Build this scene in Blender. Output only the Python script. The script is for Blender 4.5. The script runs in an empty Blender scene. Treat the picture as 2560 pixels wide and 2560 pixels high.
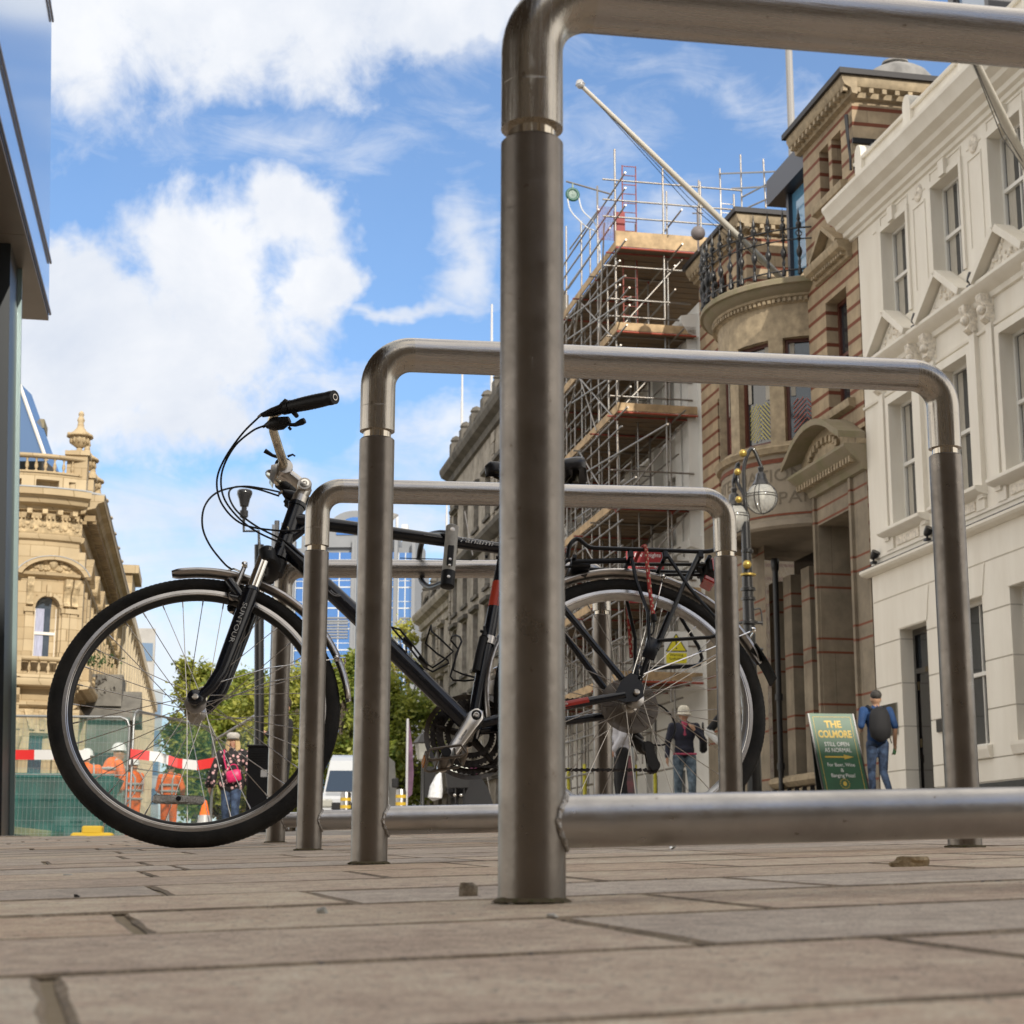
import bpy, math, random
from mathutils import Vector, Matrix
import numpy as np
random.seed(7)
D=bpy.data; SC=bpy.context.scene; COL=SC.collection; PI=math.pi; R_=math.radians
# ------------------------------------------------------------------ camera
cam=D.cameras.new('camera'); camo=D.objects.new('camera',cam); COL.objects.link(camo); SC.camera=camo
FPX=4292.08
CR=Vector((9.99996645e-01,-5.32049065e-04,2.53510649e-03)); CU=Vector((-0.00259034,-0.20539701,0.97867531)); CW=Vector((0,0.97867859,0.20539769))
CO=Vector((-0.00156,-0.00224,0.06606))
camo.matrix_world=Matrix(((CR.x,CU.x,-CW.x,CO.x),(CR.y,CU.y,-CW.y,CO.y),(CR.z,CU.z,-CW.z,CO.z),(0,0,0,1)))
cam.sensor_width=36; cam.lens=36*FPX/2560; cam.clip_start=.02; cam.clip_end=3000
cam.dof.use_dof=True; cam.dof.focus_distance=3.2; cam.dof.aperture_fstop=22
def ray(x,y):                       # direction seen at a point of the 1932-unit picture
    k=2560/1932; return CR*((x*k-1280)/FPX)-CU*((y*k-1280)/FPX)+CW
def at(x,y,Y):                      # point at world depth Y
    q=ray(x,y); return CO+q*((Y-CO.y)/q.y)
# ------------------------------------------------------------------ sky
SUN_DIR=Vector((0.32,-0.84,0.47)).normalized()      # towards the sun: behind the camera, to the right
w=D.worlds.new('World'); SC.world=w; w.use_nodes=True; nt=w.node_tree; nt.nodes.clear(); L=nt.links.new
def N(t,**k):
    n=nt.nodes.new(t)
    for a,b in k.items(): setattr(n,a,b)
    return n
def math_(op,a,b=None,c=None,clamp=False):
    n=N('ShaderNodeMath',operation=op,use_clamp=clamp)
    for i,v in enumerate((a,b,c)):
        if v is None: continue
        if isinstance(v,(int,float)): n.inputs[i].default_value=v
        else: L(v,n.inputs[i])
    return n.outputs[0]
sky=N('ShaderNodeTexSky',sky_type='NISHITA'); sky.sun_disc=False
sky.sun_elevation=math.asin(SUN_DIR.z); sky.sun_rotation=math.atan2(SUN_DIR.x,SUN_DIR.y); sky.air_density=1.0; sky.dust_density=.7; sky.ozone_density=1.6
geo=N('ShaderNodeTexCoord'); sep=N('ShaderNodeSeparateXYZ'); nrm=N('ShaderNodeVectorMath',operation='NORMALIZE')
L(geo.outputs['Generated'],nrm.inputs[0]); L(nrm.outputs[0],sep.inputs[0])
az=math_('ARCTAN2',sep.outputs[0],sep.outputs[1]); el=math_('ARCSINE',sep.outputs[2])
comb=N('ShaderNodeCombineXYZ'); L(az,comb.inputs[0]); L(el,comb.inputs[1])
def noise(vec,scale,detail=6,rough=.55,dist=0,sx=1,sy=1):
    m=N('ShaderNodeMapping'); m.inputs['Scale'].default_value=(sx,sy,1); L(vec,m.inputs[0])
    n=N('ShaderNodeTexNoise'); n.inputs['Scale'].default_value=scale; n.inputs['Detail'].default_value=detail; n.inputs['Roughness'].default_value=rough; n.inputs['Distortion'].default_value=dist
    L(m.outputs[0],n.inputs['Vector']); return n
# domain warp
wn=noise(comb.outputs[0],9,5,.6); sub=N('ShaderNodeVectorMath',operation='SUBTRACT'); L(wn.outputs['Color'],sub.inputs[0]); sub.inputs[1].default_value=(.5,.5,.5)
scl=N('ShaderNodeVectorMath',operation='SCALE'); L(sub.outputs[0],scl.inputs[0]); scl.inputs['Scale'].default_value=.11
add=N('ShaderNodeVectorMath',operation='ADD'); L(comb.outputs[0],add.inputs[0]); L(scl.outputs[0],add.inputs[1]); P=add.outputs[0]
def azel(x,y):
    d=ray(x,y).normalized(); return math.atan2(d.x,d.y), math.asin(d.z)
def blob(x,y,rx,ry,rot=0,gain=1.0):
    a,e=azel(x,y); k=1/3239
    m=N('ShaderNodeMapping',vector_type='TEXTURE'); m.inputs['Location'].default_value=(a,e,0); m.inputs['Rotation'].default_value=(0,0,R_(rot)); m.inputs['Scale'].default_value=(rx*k*1.05,ry*k,1)
    L(P,m.inputs[0]); ln=N('ShaderNodeVectorMath',operation='LENGTH'); L(m.outputs[0],ln.inputs[0])
    return math_('MULTIPLY',math_('SUBTRACT',1.0,ln.outputs['Value']),gain)
blobs=[blob(430,-40,560,200,-3),blob(820,40,320,95,-4,.9),blob(0,-60,500,330,0),blob(250,-150,1500,150,0,1),
 blob(400,470,175,165),blob(560,400,120,115,0,1.0),blob(600,520,90,150,0,.9),blob(240,640,330,250),blob(150,500,230,110),blob(400,640,260,150,0,1),blob(0,640,300,250),
 blob(330,760,230,90,0,.9),blob(480,700,120,70,0,.5)]
F=blobs[0]
for b in blobs[1:]: F=math_('SMOOTH_MAX',F,b,.25)
fb=noise(comb.outputs[0],26,9,.62,.3); fb2=noise(comb.outputs[0],7,6,.6,.2)
F=math_('ADD',F,math_('MULTIPLY',math_('SUBTRACT',fb.outputs[0],.5),1.05))
cum=N('ShaderNodeMapRange',interpolation_type='SMOOTHSTEP'); L(F,cum.inputs[0]); cum.inputs[1].default_value=-.06; cum.inputs[2].default_value=.50
# wisps
wb=[blob(870,450,75,120,-25,1),blob(760,540,190,28,8,1),blob(640,700,110,35,15,.8),blob(820,840,230,60,12,.9),blob(420,960,260,110,0,1.0),blob(250,1010,200,160,0,1.1),blob(480,1120,300,120,0,1),blob(560,870,90,60,0,.9),
 blob(1250,430,160,90,10,.6),blob(1000,950,300,120,0,.9),blob(700,980,260,110,0,1.0),blob(560,250,420,60,4,.35),blob(1150,300,160,80,0,.25),blob(830,890,160,50,0,.9),blob(300,1250,300,160,0,1.2),blob(880,60,200,120,0,.9),blob(1350,150,500,60,-15,.35),blob(1100,620,150,90,0,.5)]
G=wb[0]
for b in wb[1:]: G=math_('SMOOTH_MAX',G,b,.2)
fw=noise(comb.outputs[0],14,9,.66,.8,1,2.6)
G=math_('ADD',G,math_('MULTIPLY',math_('SUBTRACT',fw.outputs[0],.5),1.5))
wis=N('ShaderNodeMapRange',interpolation_type='SMOOTHSTEP'); L(G,wis.inputs[0]); wis.inputs[1].default_value=-.25; wis.inputs[2].default_value=1.0; wis.inputs[4].default_value=.85
# clouds in the rest of the sky (behind and beside the camera)
fr=noise(nrm.outputs[0],2.1,8,.6,.4); rest=N('ShaderNodeMapRange',interpolation_type='SMOOTHSTEP'); L(fr.outputs[0],rest.inputs[0]); rest.inputs[1].default_value=.38; rest.inputs[2].default_value=.54
absaz=math_('ABSOLUTE',az); side=N('ShaderNodeMapRange',interpolation_type='SMOOTHSTEP'); L(absaz,side.inputs[0]); side.inputs[1].default_value=.36; side.inputs[2].default_value=.6
up=N('ShaderNodeMapRange',interpolation_type='SMOOTHSTEP'); L(el,up.inputs[0]); up.inputs[1].default_value=.52; up.inputs[2].default_value=.75
out=math_('MAXIMUM',side.outputs[0],up.outputs[0]); restm=math_('MULTIPLY',rest.outputs[0],out)
cov=math_('MAXIMUM',math_('MAXIMUM',cum.outputs[0],wis.outputs[0]),restm)
lowh=N('ShaderNodeMapRange'); L(el,lowh.inputs[0]); lowh.inputs[1].default_value=0; lowh.inputs[2].default_value=.22; lowh.inputs[3].default_value=.55; lowh.inputs[4].default_value=.06
cov=math_('MAXIMUM',cov,lowh.outputs[0])
shade=N('ShaderNodeMapRange'); L(fb2.outputs[0],shade.inputs[0]); shade.inputs[1].default_value=.30; shade.inputs[2].default_value=.62
ccol=N('ShaderNodeMixRGB'); L(shade.outputs[0],ccol.inputs[0]); ccol.inputs[1].default_value=(5.3,5.8,6.7,1); ccol.inputs[2].default_value=(7.35,7.5,7.8,1)
tint=N('ShaderNodeMixRGB',blend_type='MULTIPLY'); tint.inputs[0].default_value=1; tint.inputs[2].default_value=(.90,1.13,1.36,1); L(sky.outputs[0],tint.inputs[1])
# the clouds on the sun's side of the sky (overhead and behind the camera) are brighter and warmer
br=N('ShaderNodeMixRGB'); L(out,br.inputs[0]); L(ccol.outputs[0],br.inputs[1]); br.inputs[2].default_value=(11.8,11.0,9.9,1); ccol=br
mix=N('ShaderNodeMixRGB'); L(cov,mix.inputs[0]); L(tint.outputs[0],mix.inputs[1]); L(ccol.outputs[0],mix.inputs[2])
bg=N('ShaderNodeBackground'); bg.inputs[1].default_value=.112; L(mix.outputs[0],bg.inputs[0]); wo=N('ShaderNodeOutputWorld'); L(bg.outputs[0],wo.inputs[0])
w.cycles.sampling_method='MANUAL'; w.cycles.sample_map_resolution=1024
# ------------------------------------------------------------------ sun and exposure
sl=D.lights.new('sun','SUN'); sl.energy=3.5; sl.angle=R_(.53); sl.color=(1,.93,.82); slo=D.objects.new('sun',sl); COL.objects.link(slo)
slo.rotation_euler=SUN_DIR.to_track_quat('Z','Y').to_euler(); slo.location=(20,-40,50)
SC.view_settings.view_transform='Standard'; SC.view_settings.look='None'; SC.view_settings.gamma=1; SC.view_settings.use_curve_mapping=False; SC.view_settings.exposure=.22
try:
    SC.cycles.max_bounces=8; SC.cycles.transparent_max_bounces=24; SC.cycles.use_denoising=True
except Exception: pass
# ------------------------------------------------------------------ helpers
def mat(name,col,rough=.6,metal=0,nscale=None,namt=.15,bump=0,bscale=None,stretch=(1,1,1),coat=0,spec=None,col2=None,n2scale=None,alpha=1,trans=0,coord='Object',aniso=0,ior=None,lo=.35,hi=.65):
    m=D.materials.get(name)
    if m: return m
    m=D.materials.new(name); m.use_nodes=True; t=m.node_tree; b=t.nodes['Principled BSDF']; l=t.links.new
    c=tuple(col)+(1,); b.inputs['Base Color'].default_value=c; b.inputs['Roughness'].default_value=rough; b.inputs['Metallic'].default_value=metal
    if coat: b.inputs['Coat Weight'].default_value=coat; b.inputs['Coat Roughness'].default_value=.08
    if spec is not None: b.inputs['Specular IOR Level'].default_value=spec
    if alpha<1: b.inputs['Alpha'].default_value=alpha
    if trans: b.inputs['Transmission Weight'].default_value=trans
    if ior: b.inputs['IOR'].default_value=ior
    if aniso: b.inputs['Anisotropic'].default_value=aniso
    if nscale or bump:
        tc=t.nodes.new('ShaderNodeTexCoord'); mp=t.nodes.new('ShaderNodeMapping'); mp.inputs['Scale'].default_value=stretch; l(tc.outputs[coord],mp.inputs[0])
    if nscale:
        n=t.nodes.new('ShaderNodeTexNoise'); n.inputs['Scale'].default_value=nscale; n.inputs['Detail'].default_value=7; n.inputs['Roughness'].default_value=.62; l(mp.outputs[0],n.inputs['Vector'])
        r=t.nodes.new('ShaderNodeMapRange'); l(n.outputs[0],r.inputs[0]); r.inputs[1].default_value=lo; r.inputs[2].default_value=hi
        x=t.nodes.new('ShaderNodeMixRGB'); l(r.outputs[0],x.inputs[0])
        a=tuple(max(0,v*(1-namt)) for v in col)+(1,); bb=(tuple(col2)+(1,)) if col2 else tuple(min(1,v*(1+namt)) for v in col)+(1,)
        x.inputs[1].default_value=a; x.inputs[2].default_value=bb; last=x
        if n2scale:
            n2=t.nodes.new('ShaderNodeTexNoise'); n2.inputs['Scale'].default_value=n2scale; n2.inputs['Detail'].default_value=5; l(mp.outputs[0],n2.inputs['Vector'])
            y=t.nodes.new('ShaderNodeMixRGB'); y.blend_type='OVERLAY'; y.inputs[0].default_value=.5; l(x.outputs[0],y.inputs[1]); l(n2.outputs['Fac'],y.inputs[2]); last=y
        l(last.outputs[0],b.inputs['Base Color'])
    if bump:
        n=t.nodes.new('ShaderNodeTexNoise'); n.inputs['Scale'].default_value=bscale or nscale or 20; n.inputs['Detail'].default_value=6; l(mp.outputs[0],n.inputs['Vector'])
        bp=t.nodes.new('ShaderNodeBump'); bp.inputs['Strength'].default_value=min(1,bump); bp.inputs['Distance'].default_value=.01 if bump<=1 else .01*bump; l(n.outputs[0],bp.inputs['Height']); l(bp.outputs[0],b.inputs['Normal'])
    return m
class MB:
    def __init__(s): s.v=[]; s.f=[]; s.m=[]; s.mats=[]; s.cur=0; s.T=None; s.marks=[]
    def mark(s): s.marks.append((len(s.v),len(s.f)))            # what follows becomes an object of its own
    def use(s,m):
        if m not in s.mats: s.mats.append(m)
        s.cur=s.mats.index(m); return s
    def add(s,vs,fs):
        o=len(s.v)
        if s.T is not None: vs=[tuple(s.T@Vector(p)) for p in vs]
        s.v+= [tuple(p) for p in vs]; s.f+=[tuple(i+o for i in f) for f in fs]; s.m+=[s.cur]*len(fs); return s
    def box(s,x0,x1,y0,y1,z0,z1):
        if x0>x1:x0,x1=x1,x0
        if y0>y1:y0,y1=y1,y0
        if z0>z1:z0,z1=z1,z0
        return s.add([(x0,y0,z0),(x1,y0,z0),(x1,y1,z0),(x0,y1,z0),(x0,y0,z1),(x1,y0,z1),(x1,y1,z1),(x0,y1,z1)],
            [(0,3,2,1),(4,5,6,7),(0,1,5,4),(1,2,6,5),(2,3,7,6),(3,0,4,7)])
    def rbox(s,c,size,rot=None,bev=0):   # centred box, optional rotation matrix, chamfered
        hx,hy,hz=[k/2 for k in size]; b=bev
        if not b:
            vs=[(sx*hx,sy*hy,sz*hz) for sz in(-1,1) for sx,sy in((-1,-1),(1,-1),(1,1),(-1,1))]
            fs=[(0,3,2,1),(4,5,6,7),(0,1,5,4),(1,2,6,5),(2,3,7,6),(3,0,4,7)]
        else:
            ring=lambda z,i:[(-hx+i+b*0,-hy+b+i*0,z)]
            def oct_(ex,ey,z,bb): return [(-ex+bb,-ey,z),(ex-bb,-ey,z),(ex,-ey+bb,z),(ex,ey-bb,z),(ex-bb,ey,z),(-ex+bb,ey,z),(-ex,ey-bb,z),(-ex,-ey+bb,z)]
            R=[oct_(hx-b,hy-b,-hz,b*.6),oct_(hx,hy,-hz+b,b),oct_(hx,hy,hz-b,b),oct_(hx-b,hy-b,hz,b*.6)]
            vs=sum(R,[]); fs=[tuple(range(7,-1,-1)),tuple(range(24,32))]
            for k in range(3):
                for i in range(8):
                    j=(i+1)%8; fs.append((k*8+i,k*8+j,k*8+8+j,k*8+8+i))
        c=Vector(c); vs=[(rot@Vector(p) if rot else Vector(p))+c for p in vs]
        return s.add(vs,fs)
    def tube(s,pts,r,seg=10,cap=True,closed=False):
        pts=[Vector(p) for p in pts]; n=len(pts); rr=r if isinstance(r,(list,tuple)) else [r]*n
        tan=[]
        for i in range(n):
            if closed: t=pts[(i+1)%n]-pts[i-1]
            else: t=(pts[min(i+1,n-1)]-pts[max(i-1,0)])
            tan.append(t.normalized() if t.length>1e-9 else Vector((0,0,1)))
        a=Vector((0,0,1)) if abs(tan[0].z)<.9 else Vector((0,1,0)); u=(a-tan[0]*a.dot(tan[0])).normalized(); vs=[]
        for i in range(n):
            if i: u=(u-tan[i]*u.dot(tan[i])); u=u.normalized() if u.length>1e-6 else Vector((1,0,0))
            w_=tan[i].cross(u)
            for k in range(seg):
                an=2*PI*k/seg; vs.append(pts[i]+(u*math.cos(an)+w_*math.sin(an))*rr[i])
        fs=[]
        for i in range(n if closed else n-1):
            for k in range(seg):
                j=(k+1)%seg; b0=i*seg; b1=((i+1)%n)*seg; fs.append((b0+k,b0+j,b1+j,b1+k))
        if cap and not closed: fs.append(tuple(range(seg-1,-1,-1))); fs.append(tuple((n-1)*seg+k for k in range(seg)))
        return s.add(vs,fs)
    def cyl(s,a,b,r0,r1=None,seg=12): return s.tube([a,b],[r0,r0 if r1 is None else r1],seg)
    def lathe(s,prof,c=(0,0,0),seg=16,axis='z',a0=0,a1=2*PI):
        full=abs(a1-a0-2*PI)<1e-6; m=seg if full else seg+1; vs=[]
        for r,h in prof:
            for k in range(m):
                an=a0+(a1-a0)*k/seg; x,y=r*math.cos(an),r*math.sin(an)
                p=(x,y,h) if axis=='z' else ((x,h,y) if axis=='y' else (h,x,y)); vs.append((p[0]+c[0],p[1]+c[1],p[2]+c[2]))
        fs=[]
        for i in range(len(prof)-1):
            for k in range(seg):
                j=(k+1)%m if full else k+1; q=(i*m+k,i*m+j,(i+1)*m+j,(i+1)*m+k); fs.append(q if axis!='y' else q[::-1])
        return s.add(vs,fs)
    def prism(s,poly,y0,y1,axis='y'):    # polygon in the other two axes, extruded along axis
        n=len(poly); f=(lambda p,h:(p[0],h,p[1])) if axis=='y' else ((lambda p,h:(p[0],p[1],h)) if axis=='z' else (lambda p,h:(h,p[0],p[1])))
        vs=[f(p,y0) for p in poly]+[f(p,y1) for p in poly]; fs=[tuple(range(n)),tuple(range(2*n-1,n-1,-1))]
        for i in range(n): j=(i+1)%n; fs.append((i,i+n,j+n,j))
        return s.add(vs,fs)
    def sphere(s,c,r,seg=14,rings=9,sc=(1,1,1)):
        vs=[];c=Vector(c)
        for i in range(rings+1):
            th=PI*i/rings
            for k in range(seg): an=2*PI*k/seg; vs.append((c.x+r*sc[0]*math.sin(th)*math.cos(an),c.y+r*sc[1]*math.sin(th)*math.sin(an),c.z+r*sc[2]*math.cos(th)))
        fs=[(i*seg+k,(i+1)*seg+k,(i+1)*seg+(k+1)%seg,i*seg+(k+1)%seg) for i in range(rings) for k in range(seg)]
        return s.add(vs,fs)
    def torus(s,c,R,r,seg=32,rs=8,axis='y',a0=0,a1=2*PI):
        full=abs(a1-a0-2*PI)<1e-6; pts=[]
        for i in range(seg+(0 if full else 1)):
            an=a0+(a1-a0)*i/seg; x,z=R*math.cos(an),R*math.sin(an)
            pts.append((c[0]+x,c[1],c[2]+z) if axis=='y' else ((c[0]+x,c[1]+z,c[2]) if axis=='z' else (c[0],c[1]+x,c[2]+z)))
        return s.tube(pts,r,rs,closed=full)
    def build(s,name,mt=None,parent=None,smooth=None,loc=None,label=None,cat=None,group=None,kind=None,recalc=True):
        if s.marks:
            mk=([(0,0)] if s.marks[0][1]>0 else [])+s.marks+[(len(s.v),len(s.f))]; o=None
            for (v0,f0),(v1,f1) in zip(mk,mk[1:]):
                if f1<=f0: continue
                t=MB(); t.v=s.v[v0:v1]; t.f=[tuple(i-v0 for i in f) for f in s.f[f0:f1]]; o=t.build(name,mt,parent,smooth,loc,label,cat,group,kind,recalc)
            return o
        me=D.meshes.new(name); me.from_pydata(s.v,[],s.f)
        mats=s.mats if s.mats else [mt]
        if mt and s.mats: mats=s.mats
        for m_ in mats: me.materials.append(m_)
        if s.mats: me.polygons.foreach_set('material_index',s.m)
        if recalc:
            import bmesh; bm=bmesh.new(); bm.from_mesh(me); bmesh.ops.recalc_face_normals(bm,faces=bm.faces); bm.to_mesh(me); bm.free()
        if smooth:
            me.polygons.foreach_set('use_smooth',[True]*len(me.polygons)); me.set_sharp_from_angle(angle=R_(smooth))
        me.update(); o=D.objects.new(name,me); COL.objects.link(o)
        if parent: o.parent=parent
        if loc: o.location=loc
        tag(o,label,cat,group,kind); return o
def tag(o,label=None,cat=None,group=None,kind=None):
    if label: o['label']=label
    if cat: o['category']=cat
    if group: o['group']=group
    if kind: o['kind']=kind
    return o
def empty(name,loc=(0,0,0),rz=0,label=None,cat=None,group=None,M=None):
    o=D.objects.new(name,None); COL.objects.link(o); o.empty_display_size=.2
    if M is not None: o.matrix_world=M
    else: o.location=loc; o.rotation_euler=(0,0,rz)
    return tag(o,label,cat,group)
def copy_tree(o,parent=None):
    c=o.copy(); COL.objects.link(c)
    if parent: c.parent=parent
    for ch in [x for x in D.objects if x.parent==o]: copy_tree(ch,c)
    return c
def text_mesh(txt,size,extrude=.0,align='CENTER',bold=0,sx=1,shear=0):
    cu=D.curves.new('txt','FONT'); cu.body=txt; cu.size=size; cu.extrude=extrude; cu.align_x=align; cu.align_y='CENTER'; cu.offset=bold; cu.resolution_u=3; cu.shear=shear
    o=D.objects.new('txt',cu); COL.objects.link(o); bpy.context.view_layer.update()
    dg=bpy.context.evaluated_depsgraph_get(); me=D.meshes.new_from_object(o.evaluated_get(dg)); vs=[(v.co.x*sx,v.co.y,v.co.z) for v in me.vertices]; fs=[tuple(p.vertices) for p in me.polygons]
    D.objects.remove(o); D.curves.remove(cu); D.meshes.remove(me); return vs,fs
def put_text(mb,txt,size,M,extrude=.001,**k):
    vs,fs=text_mesh(txt,size,extrude,**k); T=mb.T; mb.T=None; mb.add([tuple(M@Vector(v)) for v in vs],fs); mb.T=T; return mb
def basis(o,x,y,z):
    return Matrix(((x[0],y[0],z[0],o[0]),(x[1],y[1],z[1],o[1]),(x[2],y[2],z[2],o[2]),(0,0,0,1)))
# plaza frame -> world (the paving falls towards the camera and to the left)
PM=Matrix(((0.9997122,0.00412827,-0.02363211),(-0.00492749,0.99941439,-0.03386136),(0.02347848,0.03396806,0.9991471)))
def PW(x,y,z=0): return PM@Vector((x,y,z))
def zplane(X,Y): return .0235*X+.0339*Y
def zfar(X,Y):
    a=.0205*min(Y,75)+.055*(max(-30,min(X,9))+4)+.02; b=zplane(max(-30,min(X,30)),min(Y,75))-.16+.008*(max(0,min(Y,75)-8)); return min(a,b)
# ------------------------------------------------------------------ ground
asph=mat('street_paving',(.30,.265,.225),.85,nscale=3,namt=.25,bump=.3,bscale=90)
mb=MB(); xs=[-600,-300,-150,-80,-50,-35,-25,-18,-14,-10,-8,-6,-4,-2,0,2,4,6,8,10,14,20,30,50,80,150,300,600]; ys=[-300,-100,-50,-25,-12,-6,-3,0,2,3.5,5,6.5,8,10,13,16,20,25,30,36,44,55,70,90,130,200,400,900]
vs=[(x,y,zfar(x,y)) for y in ys for x in xs]; n=len(xs); mb.add(vs,[(j*n+i,j*n+i+1,(j+1)*n+i+1,(j+1)*n+i) for j in range(len(ys)-1) for i in range(n-1)])
mb.build('ground',asph,kind='structure',smooth=60)
# paving: long granite slabs laid in courses, every slab with an arris and its own height
edge=[(-7.5,16),(-2.7,9.05),(-.5,5.95),(1.3,4.6),(2.6,4.2),(5,3.9),(9,3.6)]
def inside(x,y):
    for (x0,y0),(x1,y1) in zip(edge,edge[1:]):
        if x0<=x<=x1: return y<y0+(y1-y0)*(x-x0)/(x1-x0)
    return False
sa=R_(16.5); T_=(math.cos(sa),math.sin(sa)); Nn=(-math.sin(sa),math.cos(sa))
def slabmat():
    m=D.materials.new('granite_paving'); m.use_nodes=True; t=m.node_tree; b=t.nodes['Principled BSDF']; l=t.links.new
    tc=t.nodes.new('ShaderNodeTexCoord'); at_=t.nodes.new('ShaderNodeVertexColor'); at_.layer_name='slab'
    def nz(s,d,r): n=t.nodes.new('ShaderNodeTexNoise'); n.inputs['Scale'].default_value=s; n.inputs['Detail'].default_value=d; n.inputs['Roughness'].default_value=r; l(tc.outputs['Object'],n.inputs['Vector']); return n
    n1=nz(9,6,.6); n2=nz(520,2,.5); n3=nz(45,8,.7); n4=nz(160,3,.6)
    def mx(f,a,bb,bt='MIX'):
        x=t.nodes.new('ShaderNodeMixRGB'); x.blend_type=bt
        for i,v in enumerate((f,a,bb)):
            if isinstance(v,(int,float)): x.inputs[i].default_value=v
            elif isinstance(v,tuple): x.inputs[i].default_value=v
            else: l(v,x.inputs[i])
        return x.outputs[0]
    c=mx(.55,at_.outputs[0],n1.outputs[0],'OVERLAY'); c=mx(.75,c,n3.outputs[0],'OVERLAY'); c=mx(.8,c,n2.outputs[0],'OVERLAY')
    r=t.nodes.new('ShaderNodeMapRange'); l(n4.outputs[0],r.inputs[0]); r.inputs[1].default_value=.60; r.inputs[2].default_value=.70; c=mx(r.outputs[0],c,(.12,.105,.095,1))
    r2=t.nodes.new('ShaderNodeMapRange'); l(n3.outputs[0],r2.inputs[0]); r2.inputs[1].default_value=.60; r2.inputs[2].default_value=.8; r2.inputs[4].default_value=.5; c=mx(r2.outputs[0],c,(.5,.47,.43,1))
    l(c,b.inputs['Base Color']); b.inputs['Roughness'].default_value=.78
    ad=t.nodes.new('ShaderNodeMath'); ad.operation='ADD'; l(n3.outputs[0],ad.inputs[0]); l(n4.outputs[0],ad.inputs[1])
    bp=t.nodes.new('ShaderNodeBump'); bp.inputs['Strength'].default_value=.75; bp.inputs['Distance'].default_value=.0022; l(ad.outputs[0],bp.inputs['Height']); l(bp.outputs[0],b.inputs['Normal'])
    return m
V=[];Fc=[];Cc=[]
cols=[(.60,.455,.325),(.55,.455,.365),(.60,.475,.35),(.52,.44,.36),(.575,.475,.37),(.55,.435,.33),(.62,.50,.375)]
rw=.2555; known={0:.02,1:.335,2:.083,3:.26}
for row in range(-12,64):
    v0=.545+rw*row; ln=.405; off=known.get(row,random.random()*ln)
    for k in range(-26,30):
        u0=off+ln*k; uc,vc=u0+ln/2,v0+rw/2; cx,cy=T_[0]*uc+Nn[0]*vc,T_[1]*uc+Nn[1]*vc
        if not inside(cx,cy) or cx<-7.5 or cx>8.8 or cy<-1.5: continue
        near=cy<3.2; g=.0022+random.random()*.0010; dz=random.uniform(-.0003,.0004); tl=(random.uniform(-.0003,.0003),random.uniform(-.0003,.0003))
        nu=14 if near else 4; pts=[]
        gv=.0020+random.random()*.0012
        def ring(inset,z,jit):
            o=[];a,b,c_,d_=u0+inset,u0+ln-inset,v0+inset+gv,v0+rw-inset-gv
            per=[(a+(b-a)*i/nu,c_) for i in range(nu)]+[(b,c_+(d_-c_)*i/5) for i in range(5)]+[(b-(b-a)*i/nu,d_) for i in range(nu)]+[(a,d_-(d_-c_)*i/5) for i in range(5)]
            for (p,q) in per:
                p+=random.gauss(0,jit); q+=random.gauss(0,jit); zz=z+dz+tl[0]*(p-uc)/ln*2+tl[1]*(q-vc)/rw*2
                o.append((T_[0]*p+Nn[0]*q,T_[1]*p+Nn[1]*q,zz))
            return o
        rA=ring(g,-.012,.0007); rB=ring(g+.0002,-.0020,.0007); rC=ring(g+.0034,0,.0008); m_=len(rA); o=len(V); V+=rA+rB+rC; c=random.choice(cols); s_=random.uniform(.95,1.05); c=tuple(x*s_ for x in c)
        for q0 in (0,m_):
            for i in range(m_): j=(i+1)%m_; Fc.append((o+q0+i,o+q0+j,o+q0+m_+j,o+q0+m_+i)); Cc.append((.10,.078,.05) if q0==0 else (.27,.21,.145))
        Fc.append(tuple(o+2*m_+i for i in range(m_))); Cc.append(c)
V=[tuple(PM@Vector(v)) for v in V]
me=D.meshes.new('plaza_paving'); me.from_pydata(V,[],Fc); ca=me.color_attributes.new('slab','FLOAT_COLOR','CORNER'); arr=np.ones((len(me.loops),4),np.float32); i=0
for p_,c in zip(me.polygons,Cc): arr[i:i+p_.loop_total,:3]=c; i+=p_.loop_total
ca.data.foreach_set('color',arr.ravel()); me.materials.append(slabmat()); o=D.objects.new('plaza_paving',me); COL.objects.link(o); tag(o,kind='structure')
# joint sand bed and the step down at the edge of the plaza
sand=mat('joint_sand',(.50,.39,.26),.95,nscale=40,namt=.25,bump=.12,bscale=120,col2=(.30,.24,.15))
mb=MB(); poly=[(-7.6,-1.6)]+[(-7.6,16.1)]+edge[1:]+[(9,-1.6)]
vs=[tuple(PW(x,y,-.0030)) for x,y in poly]+[tuple(PW(x,y,-.6)) for x,y in poly]; n=len(poly)
mb.add(vs,[tuple(range(n-1,-1,-1))]+[(i,(i+1)%n,n+(i+1)%n,n+i) for i in range(n)]); mb.build('plaza_bed',sand,kind='structure')
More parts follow.
